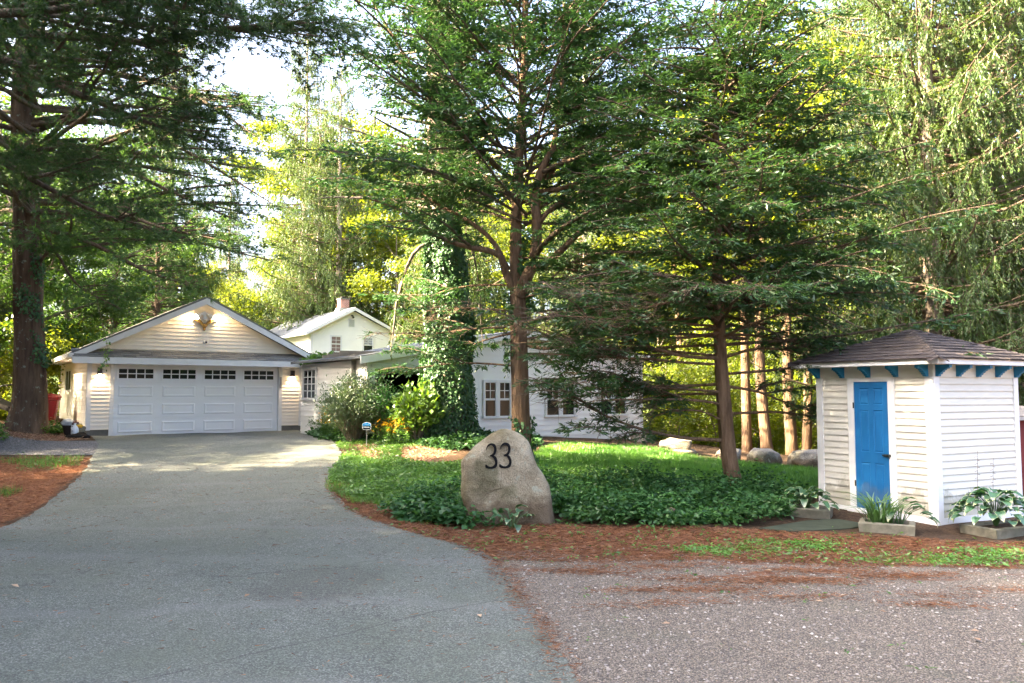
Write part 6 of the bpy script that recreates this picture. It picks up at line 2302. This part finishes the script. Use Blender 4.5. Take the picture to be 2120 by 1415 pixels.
# loose pebbles on the gravel
b = rg.uniform((.1, 5.), (8.5, 9.6), (9000, 2))
ex = np.interp(b[:, 1], RY, RX)
b = b[b[:, 0] > ex + .05]
n = len(b)
oct_v = np.array([(1, 0, 0), (0, 1, 0), (-1, 0, 0), (0, -1, 0), (0, 0, 1), (0, 0, -.6)], float)
oct_f = np.array([(0, 1, 4), (1, 2, 4), (2, 3, 4), (3, 0, 4), (1, 0, 5), (2, 1, 5), (3, 2, 5), (0, 3, 5)])
r_ = rg.uniform(.004, .014, n) * rg.uniform(.7, 1.3, n)
a = rg.uniform(0, 6.28, n)
sc3 = np.stack([r_ * rg.uniform(.8, 1.5, n), r_, r_ * rg.uniform(.4, .8, n)], 1)
v = oct_v[None] * sc3[:, None]
v = np.stack([v[..., 0] * np.cos(a)[:, None] - v[..., 1] * np.sin(a)[:, None], v[..., 0] * np.sin(a)[:, None] + v[..., 1] * np.cos(a)[:, None], v[..., 2]], -1)
v = v * (1 + rg.normal(size=v.shape[:2] + (1,)) * .15)
v += np.stack([b[:, 0], b[:, 1], terr(b[:, 0], b[:, 1]) + .014], 1)[:, None]
m_, t_, o_ = nt('pebble')
at_ = N(t_, 'ShaderNodeAttribute', attribute_name='tint')
bsdf(t_, o_, ramp(t_, at_.outputs['Fac'], [(0, (.10, .09, .085)), (.4, (.24, .21, .185)), (.75, (.33, .30, .265)), (1, (.44, .40, .36))]), .8, None, spec=.25)
pe = mesh_np('pebbles', v.reshape(-1, 3), [(oct_f[None] + (np.arange(n) * 6)[:, None, None]).reshape(-1, 3)], m_, np.repeat(rg.random(n), 6))
tag(obj('pebbles', pe), 'loose pale pebbles on the gravel court', 'pebbles', None, 'stuff')


# ------------------------------------------------------------------ hostas, daylilies, planters
def hosta_leaf(name, ln, w, arch, seed):
    rg = np.random.default_rng(seed)
    nu = 8
    us = np.linspace(0, 1, nu)
    prof = np.sin(np.pi * np.clip(us, 0.0, 1) ** .72) ** .8
    prof[0], prof[-1] = .10, .02
    cs = [-1., -.92, 0, .92, 1.]
    V, Tn = [], []
    for u, pw in zip(us, prof):
        x = ln * (u - .18 * arch * u * u)
        z = ln * (.35 * u - arch * .75 * u * u)
        for c in cs:
            yy = c * pw * w * .5
            V.append((x, yy, z + abs(c) * pw * w * .16 + .006 * math.sin(u * 16 + c)))
            Tn.append(.5 + .5 * rg.random())
    Fs, mi = [], []
    for a in range(nu - 1):
        for c in range(4):
            Fs.append((a * 5 + c, a * 5 + c + 1, (a + 1) * 5 + c + 1, (a + 1) * 5 + c))
            mi.append(1 if c in (0, 3) or a == nu - 2 else 0)
    # petiole
    b = len(V)
    V += [(0, -.006, 0), (0, .006, 0), (-.02, .005, -.02), (-.02, -.005, -.02)]
    Tn += [.5] * 4
    Fs.append((b, b + 1, b + 2, b + 3))
    mi.append(0)
    return mesh_np(name, V, [np.array(Fs)], [M['hosta_green'], M['hosta_white']], Tn, True, mi)


HL = [hosta_leaf('leaf', .30, .17, .75, 1), hosta_leaf('leaf', .34, .18, .95, 2), hosta_leaf('leaf', .26, .16, .55, 3)]


def hosta(x, y, z, n, size, label, seed, sweep=None):
    rg = np.random.default_rng(seed)
    o = thing('hosta', (x, y, z), label, 'plant', 'hostas')
    for k in range(n):
        f = (k + .5) / n
        a = k * 2.399 + rg.normal() * .2
        if sweep is not None and rg.random() < .5:
            a = rg.uniform(*sweep)
        rr = size * (.05 + .52 * f ** .8)
        zz = size * (.46 - .34 * f ** 1.2) * rg.uniform(.85, 1.12)
        tilt = .15 + .55 * f
        obj('leaf', HL[k % 3], o, (rr * math.cos(a), rr * math.sin(a), zz), (rg.normal() * .15, tilt - .45 + rg.normal() * .12, a), (max(size, .72) * rg.uniform(.75, 1.05),) * 3)
    m = MB()
    for k in range(min(n, 30)):
        a = k * 2.399
        rr = size * (.05 + .50 * ((k + .5) / n) ** .8)
        m.tube([(0.02 * math.cos(a), .02 * math.sin(a), -.02), (rr * .45 * math.cos(a), rr * .45 * math.sin(a), size * .25), (rr * math.cos(a), rr * math.sin(a), size * .40)], [.006, .005, .004], 4)
    m.obj('stems', M['daylily'], o)
    return o


def planter(x, y, rz, lx, ly, h, label):
    o = thing('planter', (x, y, tz(x, y) - .01), label, 'planter', 'concrete planters', rz)
    w = .07
    m = MB()
    outer = [(-lx / 2, -ly / 2), (lx / 2, -ly / 2), (lx / 2, ly / 2), (-lx / 2, ly / 2)]
    jr = random.Random(int(x * 100))
    def ringz(ins, z, j=.006):
        return [(math.copysign(abs(a) - ins, a) + jr.uniform(-j, j), math.copysign(abs(b) - ins, b) + jr.uniform(-j, j), z + jr.uniform(-j, j)) for a, b in outer]
    rs_ = [ringz(.0, 0), ringz(-.01, h * .9), ringz(.01, h), ringz(w - .01, h), ringz(w, h * .9), ringz(w, h * .55)]
    vs = [p for r in rs_ for p in r]
    fs = [(r * 4 + k, r * 4 + (k + 1) % 4, r * 4 + 4 + (k + 1) % 4, r * 4 + 4 + k) for r in range(5) for k in range(4)]
    m.add(vs, fs)
    m.obj('trough', M['planter'], o)
    MB().box(-lx / 2 + w - .012, lx / 2 - w + .012, -ly / 2 + w - .012, ly / 2 - w + .012, h * .5, h * .72).obj('soil', M['ground'], o)
    return o


# along the door wall the local wall direction is (.458,-.889)
planter(5.02, 10.80, -.48, .66, .44, .14, 'concrete planter with daylilies at the near corner of the shed')
planter(4.50, 12.12, -.48, .56, .40, .15, 'concrete planter with hosta left of the blue door')
planter(6.55, 10.75, .42, 1.0, .50, .12, 'concrete planter with big hosta below the right shed wall')
hosta(4.42, 12.08, .12, 46, .62, 'variegated hosta in the planter left of the blue door', 5)
hosta(6.45, 10.75, .11, 84, .84, 'large variegated hosta in the planter below the right shed wall', 6)
hosta(5.22, 10.86, .10, 14, .62, 'few hosta leaves among the daylilies at the shed corner', 7, (-.9, .3))
hosta(-.0, 11.02, tz(0, 11.02), 12, .55, 'small variegated hosta at the foot of the numbered boulder', 8)
for x, y, hh in ((6.30, 10.9, .95), (6.52, 10.92, .85)):
    o = thing('flower_stalk', (x, y, .12), 'thin dry hosta flower stalk against the shed wall' + (', left one' if hh > .9 else ', right one'), 'flower stalk', 'hosta flower stalks')
    MB().tube([(0, 0, 0), (.01, 0, hh * .5), (.03, 0, hh)], [.004, .003, .002], 5).obj('stalk', M['dead_twig'], o)
    m = MB()
    for k in range(7):
        z = hh * (.62 + .05 * k)
        m.tube([(.02, 0, z), (.035 * (1 if k % 2 else -1) + .02, .01, z - .01)], [.003, .004], 4)
    m.obj('seed_pods', M['dead_twig'], o)

rgd = np.random.default_rng(141)
dl = thing('daylily', (4.93, 10.80, .10), 'clump of arching daylily blades in the corner planter', 'plant')
bl = []
for j in range(4):
    ln, ar = .42 + .05 * j, .7 + .2 * j
    V, Fs = [], []
    for k in range(7):
        u = k / 6
        x, z = ln * (.25 * u + .45 * ar * u * u), ln * (u - .35 * ar * u ** 3)
        w = .011 * (1 - u) ** .6 + .001
        V += [(x, -w, z + w * .4), (x, 0, z), (x, w, z + w * .4)]
    for k in range(6):
        Fs += [(k * 3, k * 3 + 1, k * 3 + 4, k * 3 + 3), (k * 3 + 1, k * 3 + 2, k * 3 + 5, k * 3 + 4)]
    bl.append(mesh_np('blade', V, [np.array(Fs)], M['daylily'], np.linspace(.1, .9, 21), True))
for k in range(110):
    a = rgd.uniform(0, 6.28)
    r = rgd.uniform(0, .14)
    obj('blade', bl[k % 4], dl, (r * math.cos(a) * 1.5, r * math.sin(a), 0), (rgd.normal() * .1, rgd.normal() * .12, a + rgd.normal() * .5), (rgd.uniform(.75, 1.15),) * 3)

# slate step before the shed door
m = MB()
m.prism([(3.35, 10.95), (3.75, 10.72), (4.6, 10.95), (5.0, 11.25), (4.75, 11.75), (4.25, 11.62)], 'z', .004, .026)
tag(m.obj('slate_step', M['slate']), 'mossy dark slate slab on the ground before the blue door', 'step')

# ------------------------------------------------------------------ shrubs and flowers near the garage
def bushy(name, base, label, nst, hgt, spread, nleaf, leaf, wr, mat, seed, bark='bark_grey', cat='shrub', basew=.15, rise=.0):
    rg = np.random.default_rng(seed)
    root = thing(name, base, label, cat)
    a = rg.uniform(0, 6.28, nst)
    sp_ = spread * np.sqrt(rg.random(nst))
    P0 = np.stack([np.cos(a) * basew * rg.random(nst), np.sin(a) * basew * rg.random(nst), np.full(nst, -.02)], 1)
    P1 = np.stack([np.cos(a) * sp_, np.sin(a) * sp_, hgt * (1 - .45 * (sp_ / spread) ** 2) * rg.uniform(.7, 1.05, nst)], 1)
    t = np.linspace(0, 1, 5)[None, :, None]
    mid = P0 * .4 + P1 * .6
    mid[:, 2] *= 1.15
    pa = (1 - t) ** 2 * P0[:, None] + 2 * t * (1 - t) * (P0 * .55 + P1 * .45 + np.array([0, 0, .15 * hgt]))[:, None] + t ** 2 * P1[:, None]
    tb = Tubes()
    tb.add(pa, np.repeat(np.array([[.012, .010, .007, .005, .002]]), nst, 0), 4)
    tag(obj('stems', tb.mesh('stems', M[bark]), root), kind='stuff')
    i = rg.integers(0, nst, nleaf)
    u = rise + (1 - rise) * rg.random(nleaf) ** .6
    Pq = (1 - u)[:, None] ** 2 * P0[i] + (2 * u * (1 - u))[:, None] * (P0[i] * .55 + P1[i] * .45 + np.array([0, 0, .15 * hgt])) + (u ** 2)[:, None] * P1[i]
    Pq = Pq + rg.normal(size=Pq.shape) * .075 * min(1.3, hgt)
    D = nrm(nrm(P1[i]) * .6 + rg.normal(size=Pq.shape) * .7)
    lv = Leaves()
    tn = np.clip(rg.normal(.5, .25, nst)[i] * .6 + rg.uniform(0, .4, nleaf), 0, 1)
    lv.diamonds(Pq, D, np.array([0, 0, 1.]) + rg.normal(size=Pq.shape) * .6, leaf * rg.uniform(.6, 1.3, nleaf), leaf * wr * rg.uniform(.7, 1.2, nleaf), tn, .1)
    obj('foliage', lv.mesh('foliage', M[mat]), root)
    return root


def G_at(x, y):
    return (x, y, tz(x, y))


bushy('butterfly_bush', G_at(-3.95, 20.1), 'large grey-green vase-shaped bush between garage and ivy-clad trunk', 190, 1.75, .95, 13000, .085, .36, 'shrub', 151, rise=.3)
bushy('butterfly_bush', G_at(-3.2, 20.0), 'smaller dark bush leaning against the grey-green bush', 90, 1.55, .62, 5000, .085, .36, 'groundcover', 152, rise=.3)
bushy('lime_bush', G_at(-2.28, 19.3), 'lime green leafy bush left of the ivy-clad trunk', 45, 1.55, .60, 1500, .15, .62, 'lime', 153, rise=.25)
bushy('perennial_clump', G_at(-5.3, 23.6), 'bushy green perennials at the right corner of the garage', 120, .75, .7, 4500, .07, .35, 'bright_cover', 154)
bushy('edge_shrub', G_at(-12.9, 18.9), 'leafy green shrub cut by the left edge beside the gravel path', 90, .95, .75, 4500, .085, .5, 'bright_cover', 155)


def flowers(poly, n, hmin, hmax, mat, label, seed, size=.065):
    rg = np.random.default_rng(seed)
    b = scatter(poly, n, rg)
    z = terr(b[:, 0], b[:, 1])
    hh = rg.uniform(hmin, hmax, n)
    lv = Leaves()
    i = np.repeat(np.arange(n), 8)
    a = np.tile(np.arange(8) * 2 * np.pi / 8, n) + np.repeat(rg.uniform(0, 1, n), 8)
    P = np.stack([b[i, 0], b[i, 1], z[i] + hh[i]], 1)
    tl = rg.normal(size=(n, 3)) * .45
    D = np.stack([np.cos(a), np.sin(a), tl[i, 0] * np.cos(a) + tl[i, 1] * np.sin(a) - .1], 1)
    lv.diamonds(P, D, np.array([0, 0, 1.]) + rg.normal(size=(len(i), 3)) * .1, size, size * .42, np.repeat(rg.random(n), 8))
    o = obj('flowers', lv.mesh('flowers', M[mat]))
    tag(o, label, 'flowers', None, 'stuff')
    tb = Tubes()
    pa = np.stack([np.stack([b[:, 0], b[:, 1], z], 1), np.stack([b[:, 0], b[:, 1], z + hh - .005], 1)], 1)
    tb.add(pa, np.full((n, 2), .004), 3)
    o2 = obj('flower_stems', tb.mesh('flower_stems', M['daylily']), o)
    # leaves on the stems
    lv = Leaves()
    k = np.repeat(np.arange(n), 9)
    aa = rg.uniform(0, 6.28, len(k))
    Pq = np.stack([b[k, 0], b[k, 1], z[k] + hh[k] * rg.uniform(.05, .85, len(k))], 1)
    lv.diamonds(Pq, np.stack([np.cos(aa), np.sin(aa), rg.normal(size=len(k)) * .4 + .3], 1), np.array([0, 0, 1.]) + rg.normal(size=(len(k), 3)) * .4, .10, .03, np.clip(rg.normal(.5, .2, len(k)), 0, 1), .1)
    obj('flower_leaves', lv.mesh('flower_leaves', M['bright_cover']), o)


flowers([(-5.9, 24.), (-5.0, 21.4), (-4.5, 20.6), (-4.2, 20.9), (-4.6, 22.2), (-5.4, 24.2)], 420, .4, .85, 'petal_yellow', 'yellow daisies beside the right corner of the garage', 161)
flowers([(-3.4, 19.3), (-2.5, 18.9), (-2.3, 19.3), (-3.0, 19.9)], 120, .3, .62, 'petal_yellow', 'yellow daisies between the bushes and the ivy-clad trunk', 162)
flowers([(-6.2, 26.2), (-4.5, 22.), (-3.0, 20.), (-2.6, 20.1), (-4.0, 22.)], 80, .7, 1.15, 'petal_pink', 'pink coneflowers at the back of the flower bed', 163, .06)

# climbing vine on the pergola
rg = np.random.default_rng(171)
n = 3600
f = rg.uniform(.05, .55, n)
c = np.stack([A_.x + dv.x * f, A_.y + dv.y * f, A_.z + dv.z * f + .16], 1)
lt = rg.uniform(-.4, 2.2, n)
P = c + np.stack([lat[0] * lt, lat[1] * lt, rg.random(n) ** 1.5 * .24 * (.6 + .4 * np.sin(f * 30))], 1)
vn = thing('climbing_vine', (A_.x, A_.y, A_.z), 'leafy vine climbing over the pergola right of the garage', 'vine')
lv = Leaves()
lv.diamonds(P, rg.normal(size=(n, 3)), np.array([0, 0, 1.]) + rg.normal(size=(n, 3)) * .6, rg.uniform(.08, .15, n), rg.uniform(.07, .12, n), np.clip(rg.normal(.5, .25, n), 0, 1), .1)
obj('leaves', local(lv.mesh('leaves', M['bright_cover']), (A_.x, A_.y, A_.z)), vn)
tb = MB()
for k in range(5):
    ff = np.linspace(.03, .6, 8)
    tb.tube([(dv.x * q + lat[0] * (.2 + .35 * k), dv.y * q + lat[1] * (.2 + .35 * k), dv.z * q + .27 + .05 * math.sin(q * 20 + k)) for q in ff], .012, 5)
tb.obj('stems', M['bark_grey'], vn)

# ------------------------------------------------------------------ small things by the garage
bn = thing('trash_bin', (-14.62, 24.8, tz(-14.6, 24.8) - .12), 'big red plastic bin behind the pine trunk', 'bin')
m = MB()
prof = [(.36, 0), (.38, .02), (.50, .78), (.53, .80), (.53, .86), (.49, .87)]
vs, k4 = [], 24
m.lathe(prof, 24)
m.obj('tub', M['red_plastic'], bn)
MB().lathe([(.55, .86), (.56, .89), (.52, .95), (.30, 1.0), (.02, 1.01)], 24).obj('lid', M['red_plastic'], bn)
m = MB()
for k in range(7):
    a0, a1 = -1.15 + k * .05, -1.15 + (k + 1) * .05
    m.add([(.487 * math.cos(a0), .487 * math.sin(a0), .60), (.487 * math.cos(a1), .487 * math.sin(a1), .60), (.512 * math.cos(a1), .512 * math.sin(a1), .74), (.512 * math.cos(a0), .512 * math.sin(a0), .74)], [(0, 1, 2, 3)])
m.obj('sticker', M['sign_white'], bn)

jx, jy = at(155, 890, 21.9)[:2]
jg = thing('jug', (jx, jy, tz(jx, jy)), 'white plastic jug with printed label standing by the garage corner', 'jug')
MB().lathe([(.085, 0), (.095, .02), (.095, .21), (.09, .25), (.05, .32), (.025, .345), (.025, .37)], 16).obj('body', M['white_plastic'], jg, smooth=True)
MB().lathe([(.03, .365), (.03, .40), (.005, .402)], 14).obj('cap', M['white_plastic'], jg)
MB().tube([(-.03, 0, .345), (-.09, 0, .33), (-.10, 0, .27), (-.085, 0, .22)], .014, 7).obj('handle', M['white_plastic'], jg)


def arc_print(parent, name, mat, r, a0, a1, z0, z1, n=5):
    m = MB()
    for k in range(n):
        p, q = a0 + (a1 - a0) * k / n, a0 + (a1 - a0) * (k + 1) / n
        m.add([(r * math.cos(p), r * math.sin(p), z0), (r * math.cos(q), r * math.sin(q), z0), (r * math.cos(q), r * math.sin(q), z1), (r * math.cos(p), r * math.sin(p), z1)], [(0, 1, 2, 3)])
    return m.obj(name, mat, parent)


arc_print(jg, 'label_text', M['label_ink'], .0965, -2.1, -1.55, .185, .20)
arc_print(jg, 'label_text', M['bag'], .0965, -2.1, -1.2, .155, .172)
arc_print(jg, 'label_picture', M['label_ink'], .0965, -1.75, -1.15, .06, .12)

px_, py_ = at(145, 885, 22.35)[:2]
pt_ = thing('plant_pot', (px_, py_, tz(px_, py_)), 'black plant pot holding bags beside the white jug', 'pot')
MB().lathe([(.13, 0), (.19, .26), (.205, .265), (.205, .30), (.185, .30), (.18, .25), (.02, .24)], 18).obj('pot', M['black_plastic'], pt_)


def lump(name, loc, r, seed, mat, label, cat, parent=None):
    import bmesh
    bm = bmesh.new()
    bmesh.ops.create_icosphere(bm, subdivisions=3, radius=1.)
    for v in bm.verts:
        f = 1 + mnoise.fractal(v.co * 1.9 + Vector((seed, 2, 1)), .8, 2.2, 4) * .35
        v.co = Vector((v.co.x * r[0], v.co.y * r[1], v.co.z * r[2])) * f
    me = bpy.data.meshes.new(name)
    bm.to_mesh(me)
    bm.free()
    me.polygons.foreach_set('use_smooth', [True] * len(me.polygons))
    me.materials.append(M[mat])
    return tag(obj(name, me, None, loc), label, cat)


lump('plastic_bag', (px_ - .06, py_, tz(px_, py_) + .36), (.17, .13, .11), 3, 'bag', 'crumpled pale plastic bag on the black pot', 'bag')
lump('plastic_bag', (px_ + .10, py_ + .04, tz(px_, py_) + .34), (.12, .11, .07), 5, 'bag_dark', 'dark red bag on the black pot', 'bag')
qx, qy = at(166, 872, 22.2)[:2]
lump('work_glove', (qx, qy, tz(qx, qy) + .30), (.08, .07, .05), 8, 'yellow', 'yellow work glove behind the white jug', 'glove')
lump('cloth_bundle', (qx - .02, qy + .05, tz(qx, qy) + .17), (.13, .10, .20), 11, 'planter', 'pale cloth bundle behind the white jug', 'cloth')
lump('soil_heap', (qx + .12, qy - .35, tz(qx, qy) + .0), (.30, .25, .14), 13, 'dark_room', 'dark soil heap at the garage corner', 'soil')

# dark garden cart at the left edge
gx_, gy_ = at(2, 835, 24.5)[:2]
gc = thing('garden_cart', (gx_, gy_, tz(gx_, gy_)), 'black garden cart tipped behind the tan boulder at the left edge', 'cart')
MB().prism([(-.9, .75), (.55, .30), (.60, .42), (-.85, 1.0)], 'y', -.3, .3).obj('tray', M['black_plastic'], gc)
MB().tube([(-.2, -.33, .95), (.25, -.33, 1.12), (.7, -.33, 1.16)], .018, 8).obj('handle', M['black_metal'], gc)
MB().tube([(-.3, -.1, 0.2), (-.3, .1, .2)], .2, 16).obj('wheel', M['black_plastic'], gc)
MB().tube([(.45, -.25, 0), (.4, -.25, .36)], .018, 8).obj('leg', M['black_metal'], gc)
MB().tube([(.45, .25, 0), (.4, .25, .36)], .018, 8).obj('leg', M['black_metal'], gc)

# yard sign
yx, yy, yz = at(759, 893, 18.7)
ys_ = thing('yard_sign', (yx, yy, tz(yx, yy)), 'small blue and black yard sign in the ivy', 'sign', None, -.05)
zb = yz - tz(yx, yy) + .03
MB().tube([(0, .012, 0), (0, .012, zb + .05)], .008, 6).obj('stake', M['grey_metal'], ys_)
shp = [(-.085, 0), (.085, 0), (.105, .05), (.10, .15), (.05, .165), (.0, .18), (-.05, .165), (-.10, .15), (-.105, .05)]
MB().prism([(a, b + zb) for a, b in shp], 'y', -.002, .006).obj('board', M['sign_white'], ys_)
MB().prism([(-.093, zb + .095), (.093, zb + .095), (.09, zb + .143), (.045, zb + .156), (0, zb + .17), (-.045, zb + .156), (-.09, zb + .143)], 'y', -.004, -.0021).obj('blue_field', M['sign_blue'], ys_)
MB().prism([(-.078, zb + .008), (.078, zb + .008), (.094, zb + .05), (.093, zb + .0935), (-.093, zb + .0935), (-.094, zb + .05)], 'y', -.004, -.0021).obj('dark_field', M['sign_dark'], ys_)
m = MB()
for k in range(9):
    m.box(-.075 + k * .017, -.075 + k * .017 + .012, -.0055, -.0041, zb + .052, zb + .076 - .004 * (k % 3))
m.obj('lettering', M['sign_white'], ys_)
m = MB()
for k in range(8):
    m.box(-.055 + k * .014, -.055 + k * .014 + .008, -.0055, -.0041, zb + .118, zb + .128)
m.obj('lettering', M['sign_white'], ys_)

# overhead cables
for k, (x, z, r, lab) in enumerate(((3.66, 7.9, .014, 'thick black overhead cable crossing the hemlock tops, lowest right'), (3.60, 8.0, .009, 'thin black cable close beside the thick overhead cable'), (3.06, 7.95, .010, 'black overhead cable left of the thick one'))):
    pts = []
    for q in range(30):
        f = q / 29
        y = -14 + 62 * f
        pts.append((x - .3 * f * (1 + .2 * k), y, z + .9 * (2 * f - 1) ** 2 - .25))
    tag(MB().tube(pts, r, 6).obj('overhead_cable', M['black_metal']), lab, 'cable', 'overhead cables')

# twig with leaves dangling in front of the garage corner
dg = at(215, 640, 12.5)
tw_ = thing('dangling_twig', dg, 'thin leafy twig dangling before the left corner of the garage roof', 'twig')
rg = np.random.default_rng(181)
pts = [at(u, v, 12.5) for u, v in ((190, 560), (205, 640), (217, 690), (222, 720), (218, 745), (210, 765))]
MB().tube([tuple(np.array(p) - np.array(dg)) for p in pts], [.005, .004, .003, .003, .002, .001], 5).obj('stem', M['bark_dark'], tw_)
lv = Leaves()
pp = smooth_path([(*p, 0) for p in pts], 60)[:, :3]
sel = pp[rg.integers(24, 60, 60)] + rg.normal(size=(60, 3)) * .035
lv.diamonds(sel, rg.normal(size=(60, 3)) + np.array([0, 0, -.4]), rg.normal(size=(60, 3)), .055, .03, rg.random(60), .1)
obj('leaves', local(lv.mesh('leaves', M['broad_dark']), dg), tw_)
